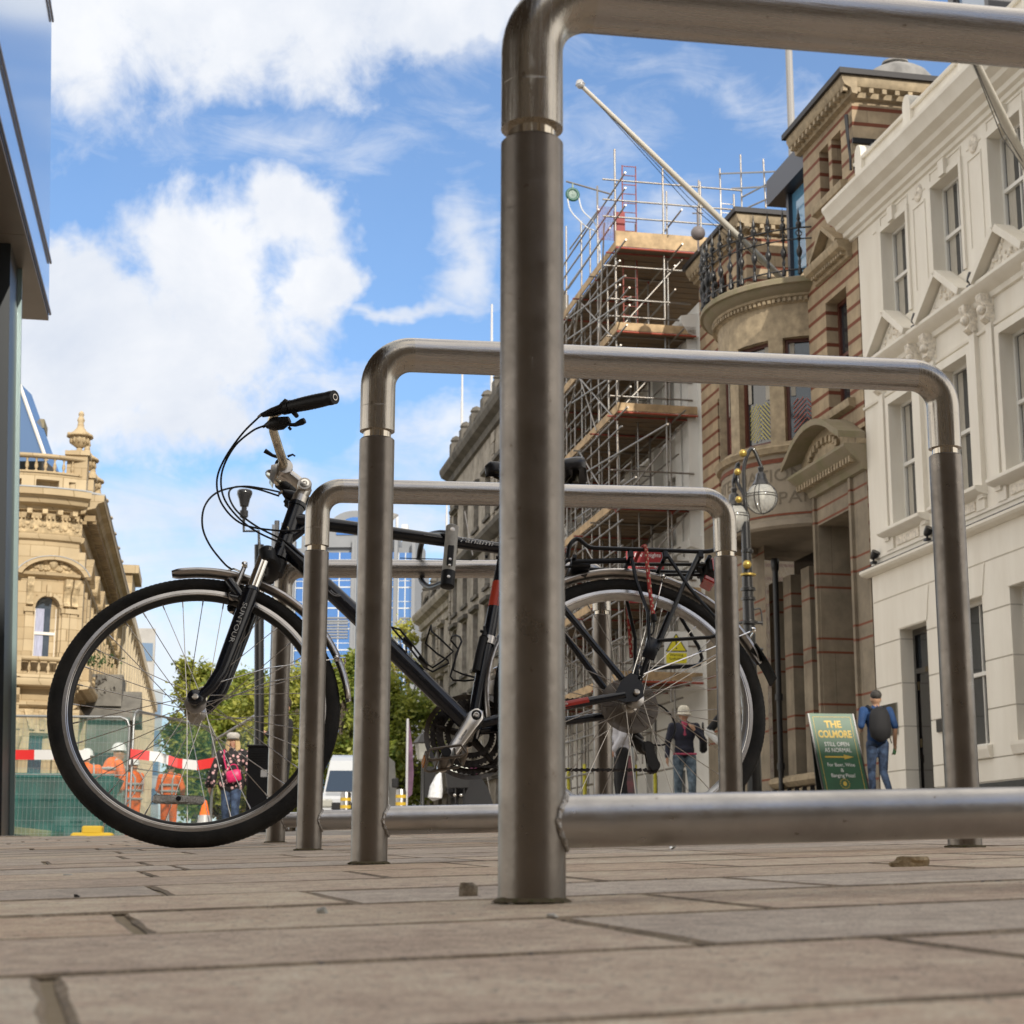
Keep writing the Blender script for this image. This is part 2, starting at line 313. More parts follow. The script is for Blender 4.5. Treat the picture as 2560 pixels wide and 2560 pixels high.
# ------------------------------------------------------------------ cycle stands
def steel(name,col,rough,streak,bumpy,aniso=0,dirt=.35,sscale=(1,1,1)):
    m=D.materials.new(name); m.use_nodes=True; t=m.node_tree; b=t.nodes['Principled BSDF']; l=t.links.new
    tc=t.nodes.new('ShaderNodeTexCoord'); mp=t.nodes.new('ShaderNodeMapping'); mp.inputs['Scale'].default_value=sscale; l(tc.outputs['Object'],mp.inputs[0])
    def nz(s,d=5,vec=None,r=.6): n=t.nodes.new('ShaderNodeTexNoise'); n.inputs['Scale'].default_value=s; n.inputs['Detail'].default_value=d; n.inputs['Roughness'].default_value=r; l(vec or tc.outputs['Object'],n.inputs['Vector']); return n.outputs[0]
    def mr(x,a,bb,c,d): r=t.nodes.new('ShaderNodeMapRange'); l(x,r.inputs[0]); r.inputs[1].default_value=a; r.inputs[2].default_value=bb; r.inputs[3].default_value=c; r.inputs[4].default_value=d; return r.outputs[0]
    big=nz(7,6); st=nz(streak,4,mp.outputs[0]); fine=nz(260,3); spk=nz(120,2)
    x=t.nodes.new('ShaderNodeMixRGB'); l(mr(big,.35,.7,0,1),x.inputs[0]); x.inputs[1].default_value=tuple(col)+(1,); x.inputs[2].default_value=tuple(c*(1-dirt) for c in col)+(1,)
    y=t.nodes.new('ShaderNodeMixRGB'); l(mr(spk,.70,.76,0,.6),y.inputs[0]); l(x.outputs[0],y.inputs[1]); y.inputs[2].default_value=(.12,.09,.06,1); l(y.outputs[0],b.inputs['Base Color'])
    b.inputs['Metallic'].default_value=1
    ra=t.nodes.new('ShaderNodeMath'); ra.operation='ADD'; l(mr(st,.3,.7,rough-.07,rough+.08),ra.inputs[0]); l(mr(big,.3,.7,-.04,.06),ra.inputs[1]); l(ra.outputs[0],b.inputs['Roughness'])
    ad=t.nodes.new('ShaderNodeMath'); ad.operation='ADD'; l(st,ad.inputs[0]); 
    mu=t.nodes.new('ShaderNodeMath'); mu.operation='MULTIPLY'; l(fine,mu.inputs[0]); mu.inputs[1].default_value=bumpy; l(mu.outputs[0],ad.inputs[1])
    # scratches
    mp2=t.nodes.new('ShaderNodeMapping'); mp2.inputs['Rotation'].default_value=(0,R_(25),R_(10)); mp2.inputs['Scale'].default_value=(6,6,160); l(tc.outputs['Object'],mp2.inputs[0])
    sc=mr(nz(1.5,2,mp2.outputs[0]),.735,.76,0,-.5); ad2=t.nodes.new('ShaderNodeMath'); ad2.operation='ADD'; l(ad.outputs[0],ad2.inputs[0]); l(sc,ad2.inputs[1])
    bp=t.nodes.new('ShaderNodeBump'); bp.inputs['Strength'].default_value=.35; bp.inputs['Distance'].default_value=.0006; l(ad2.outputs[0],bp.inputs['Height']); l(bp.outputs[0],b.inputs['Normal'])
    return m
st_post=steel('satin_steel',(.25,.225,.20),.33,60,.6,dirt=.30)
st_top=steel('brushed_steel',(.44,.41,.365),.22,30,.15,dirt=.12,sscale=(14,14,.6))
st_low=steel('satin_steel_rail',(.50,.485,.47),.33,60,.6,dirt=.35)
st_rail=steel('brushed_steel_rail',(.46,.44,.42),.24,30,.15,dirt=.10,sscale=(.5,14,22))
st_neck=mat('polished_steel',(.55,.5,.42),.12,1)
st_weld=mat('weld_bead',(.5,.48,.45),.5,1,nscale=120,namt=.3,bump=1,bscale=160)
def stand(px,py,th,W,label,H=.7287,hb=.0577):
    b1=PW(px,py); e=PM@Vector((math.cos(th),math.sin(th),0)); hd=Vector((e.x,e.y,0)); sl_=e.z/hd.length; hd.normalize(); Wh=W*math.hypot(e.x,e.y); rz=math.atan2(hd.y,hd.x)
    root=empty('bicycle_stand',b1,rz,label,'bicycle stand','steel bicycle stands in a row across the paving')
    def zz(x): return x*sl_
    r=.0252; R=.050; g0,g1=.6005,.6115
    for x in (0,Wh):
        m=MB(); z0=zz(x); m.lathe([(r*1.0,z0-.03),(r,z0+.001),(r,z0+g0-.002),(r-.0018,z0+g0),(r*.78,z0+g0+.0002)],(x,0,0),48); m.build('post',st_post,root,smooth=35)
        m=MB(); m.lathe([(r*.79,z0+g0-.004),(r*.79,z0+g1+.004)],(x,0,0),40); m.build('neck_ring',st_neck,root,smooth=35)
        m=MB(); n_=40; vs_=[]                                # ring of sandy dirt where the post enters the slab
        for k in range(n_):
            a=2*PI*k/n_; q1=r+.0035+.003*random.random(); vs_+=[((x+(r-.001)*math.cos(a)),(r-.001)*math.sin(a),z0+.0035+.0012*random.random()),(x+q1*math.cos(a),q1*math.sin(a),z0+.0004)]
        m.add(vs_,[(2*k,2*k+1,(2*k+3)%(2*n_),(2*k+2)%(2*n_)) for k in range(n_)]); m.build('dirt_collar',mat('sandy_dirt',(.22,.165,.10),.95,nscale=150,namt=.4,col2=(.10,.085,.045)),root,smooth=60)
        m=MB(); m.mark()                                        # dirt and moss caught round the foot
        for k in range(26):
            a=random.random()*2*PI; rr=r+.0005+random.random()*.003; s_=random.uniform(.0008,.0026); m.sphere((x+rr*math.cos(a),rr*math.sin(a),zz(x)+s_*.4),s_,6,4,(1.3,1.3,.8))
        m.build('dirt',mat('foot_dirt',(.16,.13,.08),.95,nscale=200,namt=.4,col2=(.10,.11,.04)),root)
    # bent top rail: one tube with open ends
    pts=[]; z0=g1
    pts.append((0,0,z0)); pts.append((0,0,H-R))
    for k in range(1,13): a=PI-PI/2*k/12; pts.append((R+R*math.cos(a),0,H-R+R*math.sin(a)+zz(R)*(k/12)))
    for k in range(13): a=PI/2-PI/2*k/12; pts.append((Wh-R+R*math.cos(a),0,H-R+R*math.sin(a)+zz(Wh-R+ (R*k/12))))
    pts.append((Wh,0,z0+zz(Wh)))
    m=MB(); 
    m.tube([Vector(p) for p in pts],r,48,cap=True)
    # split the tube by material zones so brushing follows the metal
    o=m.build('top_rail',None,root,smooth=40) if False else None
    me=D.meshes.new('top_rail'); me.from_pydata(m.v,[],m.f); me.materials.append(st_top); me.materials.append(st_rail)
    for p in me.polygons: p.material_index=1 if (R*1.2<p.center.x<Wh-R*1.2) else 0
    me.polygons.foreach_set('use_smooth',[True]*len(me.polygons)); me.set_sharp_from_angle(angle=R_(40)); o=D.objects.new('top_rail',me); COL.objects.link(o); o.parent=root
    rb=.0198; m=MB(); m.tube([(r*.55,0,hb+zz(r)),(Wh-r*.55,0,hb+zz(Wh-r))],rb,40); m.build('lower_rail',st_low,root,smooth=35)
    # weld fillets where the lower rail meets the posts
    for x,sg in ((0,1),(Wh,-1)):
        m=MB(); pts=[]
        for k in range(40):
            a=2*PI*k/40; yy=rb*1.04*math.cos(a); hh=rb*1.04*math.sin(a); xx=math.sqrt(max(0,r*r-yy*yy)); pts.append((x+sg*(xx+.0006),yy,hb+zz(x+sg*r)+hh))
        m.tube(pts,[.0021+.0005*math.sin(k*2.3)+.0004*random.random() for k in range(40)],8,closed=True); m.build('weld',st_weld,root,smooth=60)
    return root
stand(.00853,1.29860,.2222,.89,'nearest steel bicycle stand, its top rail running out of the top right of the picture')
stand(-.20643,2.40042,.23366,.895,'second steel bicycle stand from the camera, framing the bicycle through its hoop')
stand(-.41595,3.45515,.23521,.8865,'third steel bicycle stand, just in front of the black bicycle, before its frame')
stand(-.63900,4.57948,.1709,.881,'farthest steel bicycle stand, behind the bicycle and locked to its top tube')
# loose stones, a screw and bits on the paving
stone_m=mat('grit_stone',(.30,.25,.19),.9,nscale=60,namt=.3,bump=1,bscale=80,col2=(.42,.36,.27))
def stone(name,x,y,s,label,m_=stone_m,group='loose stones on the paving',seed=1,sc=(1.4,1,.7),rot=0):
    rnd=random.Random(seed); m=MB(); m.sphere((0,0,0),1,12,8); k=[rnd.uniform(-1,1) for _ in range(9)]
    for i,(a,b,c) in enumerate(m.v):
        f=1+.22*math.sin(2.3*a+k[0]*3)*math.cos(3*b+k[1]*3)+.18*math.sin(4*c+k[2]*3+2*a)+.08*math.sin(9*a+7*b+5*c); q=[a*f,b*f,c*f]
        for ax in range(3):
            lim=.88+.12*k[3+ax]; q[ax]=max(-lim,min(lim,q[ax]))
        m.v[i]=(q[0]*s*sc[0],q[1]*s*sc[1],(q[2]+.55)*s*sc[2])
    o=m.build(name,m_,smooth=28,label=label,cat='stone',group=group); o.location=PW(x,y,-.0008); o.rotation_euler=(0,0,rot); return o
stone('stone',-.042,1.424,.0085,'small brown stone lying left of the nearest stand foot',seed=3,sc=(1.0,.9,1.0))
stone('stone',-.137,1.215,.0042,'pale grey pebble on a slab between the two stones and the left joint',seed=5,m_=mat('grey_pebble',(.42,.42,.39),.85,nscale=90,namt=.2),sc=(1,1,.8))
stone('stone',-.389,1.54,.0030,'tiny black round pebble at the left of the paving',seed=6,m_=mat('black_pebble',(.02,.02,.02),.6,nscale=90,namt=.2),sc=(1,1,.9))
stone('stone',.418,1.881,.0150,'flat ochre stone on the right of the paving near the second stand foot',seed=9,sc=(1.5,.9,.52),m_=mat('ochre_stone',(.40,.31,.19),.9,nscale=60,namt=.3,bump=1,bscale=90))
stone('stone',-.561,2.174,.0055,'small white chip on the paving in front of the front wheel',seed=12,m_=mat('white_chip',(.6,.58,.54),.8,nscale=90,namt=.1),sc=(1.3,1,.4))
stone('stone',.02,1.118,.0028,'white crumb of stone in the joint right of the nearest foot',seed=14,m_=D.materials['white_chip'],sc=(1.3,1,.8))
stone('stone',-.30,3.30,.0055,'small brown pebble right of the third stand foot',seed=17)
m=MB(); T=Matrix.Rotation(R_(28),4,'Y')@Matrix.Rotation(R_(25),4,'Z'); m.T=T
m.lathe([(0,-.020),(.0022,-.019),(.0024,-.002)],(0,0,0),12,'x'); m.lathe([(.0024,-.002),(.0062,-.001),(.0062,.002),(.0045,.0045),(0,.005)],(0,0,0),14,'x')
o=m.build('screw',mat('zinc',(.6,.62,.62),.3,1),smooth=40,label='small loose silver screw lying on the paving beyond the lower rail',cat='screw'); o.location=PW(.254,2.90,.006)
# ------------------------------------------------------------------ bicycle (x forward, y towards the camera side, z up in the frame's plane; leans on the stand)
B0=Vector((0.32214821,4.20239598,0.15003985)); Be=Vector((-0.98676252,-0.15960347,-0.02874819)); Bl=Vector((0.14421374,-0.94467754,0.29459588)); Bu=Vector((-0.0741763,0.28655029,0.95518941))
bike=empty('bicycle',M=basis(B0,Be,Bl,Bu),label='black hybrid bicycle with silver mudguards and rear rack, leaning between the last two stands',cat='bicycle')
def bk(u,v,l=0):                    # point in the bicycle's own frame at sideways offset l
    d=CR*((u-1280)/FPX)-CU*((v-1280)/FPX)+CW; t=((B0+Bl*l-CO).dot(Bl))/d.dot(Bl); p=CO+d*t-B0; return Vector((p.dot(Be),l,p.dot(Bu)))
paint=mat('black_blue_paint',(.004,.006,.012),.24,0,nscale=8,namt=.3,coat=.35,spec=.4); blackpl=mat('black_plastic',(.006,.006,.007),.5,nscale=30,namt=.3,spec=.3); rub=mat('tyre_rubber',(.008,.0078,.0075),.7,nscale=12,namt=.35,col2=(.022,.020,.017),bump=.4,bscale=400,spec=.25)
alu=mat('silver_alloy',(.66,.64,.62),.28,1,nscale=20,namt=.12,col2=(.5,.46,.4)); chrome=mat('chrome',(.78,.76,.72),.08,1); rimm=mat('rim_alloy',(.50,.48,.46),.24,1,nscale=15,namt=.1); spk=mat('spoke_steel',(.55,.52,.48),.28,1)
mgm=mat('mudguard_silver',(.50,.48,.46),.30,1,nscale=12,namt=.15,bump=.1,bscale=60); chn=mat('dark_chain',(.035,.03,.027),.5,.7,nscale=120,namt=.5); white=mat('white_decal',(.62,.62,.60),.4); redm=mat('red_decal',(.45,.04,.03),.35)
BBx,BBz=.405,.284
# frame
m=MB(); m.tube([(.822,0,.905),(.868,0,.757)],[.0205,.021],20); m.tube([(.8205,0,.91),(.8235,0,.900)],.0235,20); m.tube([(.8665,0,.762),(.8705,0,.749)],.0240,20)
m.tube([(.826,0,.862),(.62,0,.832),(.292,0,.781)],[.0185,.017,.0150],18); m.tube([(.858,0,.785),(.66,0,.573),(BBx+.01,0,BBz+.012)],[.0205,.0222,.0205],20)
m.tube([(.8,0,.842),(.85,0,.80)],[.011,.013],12); m.tube([(BBx,0,BBz),(.272,0,.842)],.0162,18); m.lathe([(.0,-.036),(.021,-.036),(.021,.036),(0,.036)],(BBx,0,BBz),22,'y')
for s in (1,-1):
    m.tube([(.385,s*.022,.288),(.30,s*.040,.302),(.12,s*.058,.328),(.028,s*.064,.342)],[.0125,.012,.0105,.010],14)
    m.tube([(.288,s*.015,.778),(.262,s*.030,.742),(.20,s*.045,.652),(.03,s*.064,.385)],[.0095,.0095,.009,.009],12)
    m.prism([(.055,.33),(.05,.352),(.03,.385),(.008,.40),(-.012,.392),(-.02,.365),(-.018,.338),(.0,.325),(.03,.322)],s*.060,s*.067,'y')
m.tube([(.30,-.037,.302),(.30,.037,.302)],.008,10); m.tube([(.225,-.040,.69),(.225,.040,.69)],.007,10)
m.build('frame',paint,bike,smooth=40)
m=MB(); m.lathe([(0,-.0155),(.0185,-.0155),(.0185,.0155),(0,.0155)],(0,0,0),20,'z'); o=m.build('seat_clamp',blackpl,bike,smooth=40,loc=(.277,0,.83)); o.rotation_euler=(0,R_(-13),0)
def wrap(mb,A,B,r,t0,txt,size,ang=0,sx=1.0,bold=0,outline=False,shear=0,flip=1):
    vs,fs=text_mesh(txt,size,0,align='LEFT',bold=bold,sx=sx,shear=shear); A=Vector(A);B=Vector(B); d=(B-A).normalized(); lat=Vector((0,1,0)); up=lat.cross(d); o=[]
    for x,y,z in vs:
        a=y/r+ang; o.append(A+d*(t0+x)+lat*(r*math.cos(a))+up*(r*math.sin(a)))
    mb.add(o,fs)
def wrap_lines(mb,A,B,r,t0,txt,size,ang,wd=.0008,sx=1,shear=0):   # letters drawn as thin outlines
    cu=D.curves.new('txt','FONT'); cu.body=txt; cu.size=size; cu.align_y='CENTER'; cu.resolution_u=6; cu.shear=shear; cu.fill_mode='NONE'
    o=D.objects.new('txt',cu); COL.objects.link(o); bpy.context.view_layer.update(); dg=bpy.context.evaluated_depsgraph_get(); me=D.meshes.new_from_object(o.evaluated_get(dg))
    A=Vector(A);B=Vector(B); d=(B-A).normalized(); lat=Vector((0,1,0)); up=lat.cross(d)
    def pos(v): a=v.y/r+ang; return A+d*(t0+v.x*sx)+lat*(r*math.cos(a))+up*(r*math.sin(a))
    for e in me.edges: mb.tube([pos(me.vertices[e.vertices[0]].co),pos(me.vertices[e.vertices[1]].co)],wd,4,cap=False)
    D.objects.remove(o); D.curves.remove(cu); D.meshes.remove(me)
m=MB(); wrap(m,(.826,0,.862),(.292,0,.781),.0166,.418,'Tanami',.021,.12,sx=1.5,shear=.25); 
for t in ((.33,.378),(.50,.53)): m.tube([Vector((.826,0,.862)).lerp(Vector((.292,0,.781)),t[0]/.54)+Vector((0,.0165,0)),Vector((.826,0,.862)).lerp(Vector((.292,0,.781)),t[1]/.54)+Vector((0,.0160,0))],.0004,4)
m.build('lettering',white,bike)
m=MB(); A=(.858,0,.785);Bq=(.415,0,.296); wrap_lines(m,A,Bq,.0215,.155,'ID',.050,.30,sx=1.0,shear=.2); wrap_lines(m,A,Bq,.0225,.302,'ES',.050,.30,sx=1.0,shear=.2); m.build('lettering',mat('pale_decal',(.55,.56,.58),.4),bike)
m=MB(); m.torus((0,0,0),.0085,.0008,20,6,'y'); m.tube([(-.004,0,-.004),(.004,0,.004)],.0007,6); o=m.build('head_badge',mat('badge_gold',(.55,.48,.33),.3,1),bike,loc=(.853,.0175,.825)); o.rotation_euler=(0,0,R_(-25))
m=MB(); m.use(redm); m.tube([(.25,.0445,.3085),(.12,.0585,.3295)],[.0118,.0110],12,cap=False); m.use(white); m.tube([(.292,.0405,.3035),(.253,.0440,.3083)],[.0124,.0118],12,cap=False); m.build('decal',None,bike,smooth=60)
m=MB(); wrap(m,(.25,.0445,.3085),(.12,.0585,.3295),.0121,.02,'C3mono6',.012,.1,sx=1.2); m.build('lettering',white,bike)
m=MB(); m.use(mat('red_sticker',(.5,.05,.02),.4)); m.tube([(.3272,0,.612),(.3105,0,.682)],.0165,14,cap=False); m.build('decal',None,bike,smooth=60)
# fork
fk=MB(); ax=Vector((.309,0,-.951))
for s in (1,-1):
    y=s*.056
    fk.tube([(.940,y,.632),(.965,y,.555),(.996,y,.462),(1.012,y,.415),(1.036,y,.376),(1.060,y*1.03,.352)],[.0200,.0195,.0178,.0165,.0145,.0115],18)
    fk.tube([(.938,y,.640),(.9405,y,.630)],[.0185,.0215],18)
    fk.lathe([(0,-.006),(.0175,-.006),(.0195,-.002),(.0195,.004),(.015,.008),(0,.008)],(1.071,s*.060,.349),22,'y')
    fk.tube([(.965,s*.05,.618),(.985,s*.040,.628),(.992,s*.028,.632)],[.012,.010,.008],12)
fk.tube([(.953,.05,.600),(.992,.045,.662),(.995,.0,.686),(.992,-.045,.662),(.953,-.05,.600)],[.011,.0125,.0115,.0125,.011],12)
fork=fk.build('fork',paint,bike,smooth=45)
m=MB()
for s in (1,-1): m.tube([(.905,s*.056,.735),(.941,s*.056,.625)],.0150,18)
m.build('stanchion',chrome,fork,smooth=45)
m=MB()
for s in (1,-1): m.lathe([(0,.022),(.013,.020),(.0205,.012),(.0215,-.012),(.0205,-.020),(0,-.020)],(.9005,s*.056,.733),20)
m.tube([(.874,0,.742),(.884,0,.708)],[.026,.024],18); m.tube([(.900,.056,.730),(.885,.03,.722),(.882,0,.720),(.885,-.03,.722),(.900,-.056,.730)],[.018,.019,.021,.019,.018],14); m.build('fork_crown',blackpl,fork,smooth=45)
m=MB(); wrap(m,(.945,.056,.62),(.996,.056,.462),.0203,.03,'SUNTOUR',.016,.0,sx=1.5); wrap(m,(.893,.056,.757),(.905,.056,.72),.0222,.012,'SR',.010,.2); m.build('lettering',mat('pale_decal2',(.5,.5,.47),.4),fork)
# wheels
def wheel(x,front):
    wr=empty('wheel',(x,0,.346)); wr.parent=bike; wr.name='wheel'
    m=MB(); prof=[]
    for k in range(17):
        a=-.78*PI+1.56*PI*k/16; prof.append((.3262+.0200*math.cos(a)*1.0,.0188*math.sin(a)))
    prof=[(r,h) for r,h in prof]; m.lathe(prof,(0,0,0),120,'y')
    for k in range(180):                                  # tread: shallow shoulder blocks
        a=2*PI*k/180
        for s in (1,-1):
            for b0,b1 in ((.30,.62),):
                c0=Vector((math.cos(a),0,math.sin(a))); c1=Vector((math.cos(a+.019),0,math.sin(a+.019))); 
                p=lambda c,b:c*(.3262+.0206*math.cos(b))+Vector((0,s*.0194*math.sin(b),0)); q=lambda c,b:c*(.3262+.0195*math.cos(b))+Vector((0,s*.0183*math.sin(b),0))
                m.add([p(c0,b0),p(c1,b0),p(c1,b1),p(c0,b1),q(c0,b0),q(c1,b0),q(c1,b1),q(c0,b1)],[(0,1,2,3),(0,4,5,1),(1,5,6,2),(2,6,7,3),(3,7,4,0)])
    m.build('tyre',rub,wr,smooth=50)
    m=MB(); m.use(rimm); m.lathe([(.3165,.0118),(.3150,.0132),(.3135,.0124),(.3030,.0128),(.3015,.0120),(.2995,.0128),(.2975,.0118)],(0,0,0),120,'y'); m.lathe([(.3165,-.0118),(.3150,-.0132),(.3135,-.0124),(.3030,-.0128),(.3015,-.0120),(.2995,-.0128),(.2975,-.0118)],(0,0,0),120,'y')
    m.use(mat('rim_inner',(.5,.49,.47),.35,1,nscale=20,namt=.2)) if not front else m.use(mat('rim_inner_dark',(.03,.03,.03),.4,.5))
    m.lathe([(.2975,.0118),(.291,.009),(.2875,.0045),(.287,0),(.2875,-.0045),(.291,-.009),(.2975,-.0118)],(0,0,0),120,'y'); m.build('rim',None,wr,smooth=30)
    m=MB(); nsp=36; fl=.021 if front else .023; fy=.030 if front else .028
    for k in range(nsp):
        s=1 if k%2 else -1; th=2*PI*k/nsp+.05; d=(1 if (k//2)%2 else -1)*R_(66); yy=s*fy if front else (.032 if s>0 else -.020)
        a=Vector((fl*math.cos(th+d),yy,fl*math.sin(th+d))); b=Vector((.288*math.cos(th),s*.002,.288*math.sin(th))); m.tube([a,b],.00105,5,cap=False); m.tube([b.lerp(a,.055),b.lerp(a,-.003)],.0019,6)
    m.build('spokes',spk,wr)
    m=MB(); m.use(alu)
    if front: m.lathe([(0,-.050),(.006,-.050),(.008,-.036),(.026,-.033),(.026,-.029),(.013,-.024),(.012,.024),(.026,.029),(.026,.033),(.008,.036),(.006,.050),(0,.050)],(0,0,0),28,'y'); m.lathe([(0,.066),(.006,.066),(.0075,.069),(.0075,.073),(.005,.075),(0,.075)],(0,0,0),14,'y')
    else:
        m.lathe([(0,-.055),(.006,-.055),(.02,-.024),(.027,-.022),(.027,-.018),(.014,-.012),(.014,.026),(.027,.030),(.027,.034),(.015,.038),(.012,.055),(0,.055)],(0,0,0),28,'y'); m.lathe([(0,.066),(.006,.066),(.0075,.070),(.0075,.075),(.005,.077),(0,.077)],(0,0,0),14,'y')
    m.build('hub',None,wr,smooth=35)
    if front:
        m=MB(); m.use(mat('clear_reflector',(.62,.60,.56),.12,.35,nscale=300,namt=.35,bump=1,bscale=500)); m.rbox((0,.004,0),(.118,.009,.021),None,.004); m.rbox((0,.0095,0),(.045,.004,.0155),None,.001); m.use(blackpl); m.lathe([(0,.008),(.006,.008),(.006,.013),(0,.013)],(0,0,0),12,'y'); o=m.build('reflector',None,wr,smooth=30,loc=(.035,.016,-.236)); o.rotation_euler=(0,R_(-3),0)
    return wr
wf=wheel(1.071,1); wrr=wheel(0,0)
# mudguards
def guard(cx,a0,a1,R=.3625,w=.0235,name='mudguard'):
    m=MB(); n=60; pr=[(0,-w),(.0065,-w*.9),(.0105,-w*.5),(.012,0),(.0105,w*.5),(.0065,w*.9),(0,w)]; th=.0011; vs=[];fs=[]; k=len(pr)
    for i in range(n+1):
        a=a0+(a1-a0)*i/n; t=min(1,min(i,n-i)/3+.55)
        for r,y in pr: vs.append((cx+(R+r)*math.cos(a),y*t,.346+(R+r)*math.sin(a)))
        for r,y in pr: vs.append((cx+(R+r-th)*math.cos(a),y*t*.985,.346+(R+r-th)*math.sin(a)))
    for i in range(n):
        o=i*2*k;p=o+2*k
        for j in range(k-1): fs+=[(o+j,o+j+1,p+j+1,p+j),(o+k+j,p+k+j,p+k+j+1,o+k+j+1)]
        fs+=[(o,p,p+k,o+k),(o+k-1,o+2*k-1,p+2*k-1,p+k-1)]
    for o in (0,n*2*k): fs+= [tuple(range(o,o+k))+tuple(range(o+2*k-1,o+k-1,-1))]
    m.add(vs,fs); return m.build(name,mgm,bike,smooth=50)
g1=guard(1.071,R_(80),R_(177.5)); g2=guard(0,R_(-8),R_(163))
m=MB(); n=10; vs=[];fs=[]
for i in range(n+1):
    a=R_(156+ (16)*i/n); rr=.3600+.012*i/n
    for y in (-.027,.027): vs+=[((rr+.013)*math.cos(a),y,.346+(rr+.013)*math.sin(a)),((rr+.009)*math.cos(a),y,.346+(rr+.009)*math.sin(a))]
for i in range(n):
    o=4*i;p=o+4; fs+=[(o,o+2,p+2,p),(o+1,p+1,p+3,o+3),(o,p,p+1,o+1),(o+2,o+3,p+3,p+2)]
fs+=[(0,1,3,2),(4*n,4*n+2,4*n+3,4*n+1)]; m.add(vs,fs); m.build('mud_flap',rub,g2)
m=MB(); 
for s in (1,-1):
    m.mark(); m.tube([(1.062,s*.066,.37),(.90,s*.045,.43),(.726,s*.027,.462)],.0016,6); m.tube([(-.118,s*.028,.690),(-.085,s*.05,.60),(-.012,s*.072,.405)],.0018,6); m.tube([(-.012,s*.072,.39),(-.20,s*.045,.47),(-.342,s*.027,.535)],.0018,6)
m.mark(); m.tube([(.726,-.030,.462),(.712,-.026,.465),(.709,0,.466),(.712,.026,.465),(.726,.030,.462)],.0022,6); m.tube([(-.119,-.030,.694),(-.122,0,.706),(-.119,.030,.694)],.0022,6); m.tube([(-.345,-.029,.537),(-.352,0,.546),(-.345,.029,.537)],.0022,6)
for p in ((.732,.030,.461),(-.118,.031,.684),(-.337,.030,.533)): m.rbox(p,(.012,.008,.014),None,.002); m.lathe([(0,0),(.0042,0),(.0042,.004),(0,.005)],(p[0],p[1]+.004,p[2]),10,'y')
m.build('mudguard_stay',chrome,bike,smooth=40)
# v brakes
def vbrake(px,pz,tx,tz,s,dirn):
    m=MB(); y=s*.036; m.use(alu); m.tube([(px,y,pz),((px+tx)/2,s*.040,(pz+tz)/2),(tx,s*.038,tz)],[.0085,.0065,.0055],10); m.lathe([(0,-.006),(.0105,-.006),(.0105,.007),(.0055,.0085),(.005,.012),(0,.012)],(px,y,pz),16,'y') if s>0 else m.lathe([(0,-.012),(.0105,-.008),(.0105,.006),(0,.006)],(px,y,pz),16,'y')
    m.use(blackpl); m.rbox((px+dirn*.012,s*.020,pz-.002),(.052,.010,.012),Matrix.Rotation(R_(-20*dirn),3,'Y'),.003); m.lathe([(0,-.004),(.006,-.004),(.006,.006),(0,.006)],(px+dirn*.004,s*.028,pz+.004),10,'y'); return m.build('brake_arm',None,bike,smooth=40)
for s in (1,-1): vbrake(.985,.628,.957,.706,s,-1); vbrake(.205,.602,.188,.690,s,1)
m=MB(); m.tube([(.957,.04,.706),(.958,-.02,.712),(.960,-.04,.710)],.0022,6); m.tube([bk(608,1432,.035),bk(585,1422,.02),bk(572,1425,0)],.0026,8); m.rbox((.956,.0405,.712),(.014,.012,.018),None,.003); m.build('brake_noodle',chrome,bike,smooth=50)
# stem, bars, controls
m=MB(); m.tube([(.8225,0,.904),(.8135,0,.932)],[.0195,.0185],18); m.tube([(.8145,0,.93),(.800,0,.958)],[.0170,.0185],18); m.lathe([(0,-.024),(.017,-.024),(.0185,-.020),(.0185,.020),(.017,.024),(0,.024)],(.803,0,.958),22,'y'); m.tube([(.803,0,.958),(.828,0,.983),(.853,0,1.003)],[.0165,.0155,.0165],18); m.tube([(.853,-.022,1.010),(.853,.022,1.010)],.0205,20); m.prism([(.862,1.025),(.888,1.018),(.893,.978),(.884,.962),(.880,.985),(.872,.998)],-.013,.013,'y'); m.build('stem',alu,bike,smooth=45)
m=MB(); m.lathe([(.0,.024),(.0115,.024),(.0115,.0255),(.007,.0255),(.006,.023),(.003,.023),(.0028,.0255),(0,.0255)],(.803,0,.958),20,'y'); m.build('stem_bolt',chrome,bike,smooth=40)
hb_=[(.855,0,1.012),(.858,.035,1.016),(.868,.065,1.030),(.884,.105,1.062),(.889,.135,1.078),(.882,.160,1.084),(.86,.19,1.080),(.742,.300,1.045)]
m=MB(); m.tube([(x,-y,z) for x,y,z in hb_[::-1]]+hb_[1:],.0115,14); m.build('handlebar',mat('bar_alloy',(.62,.57,.46),.25,1,nscale=50,namt=.25),bike,smooth=50)
m=MB(); m.lathe([(.0205,-.013),(.022,-.010),(.022,.010),(.0205,.013)],(.857,0,1.0215),22,'y'); m.tube([(.862,.018,1.036),(.872,.022,1.037),(.885,.026,1.039),(.905,.03,1.051)],[.006,.0045,.0045,.0065],8); m.tube([(.845,0.012,1.045),(.832,.012,1.051),(.826,.012,1.046)],[.004,.003,.0025],6); m.build('clamp_lever',blackpl,bike,smooth=50)
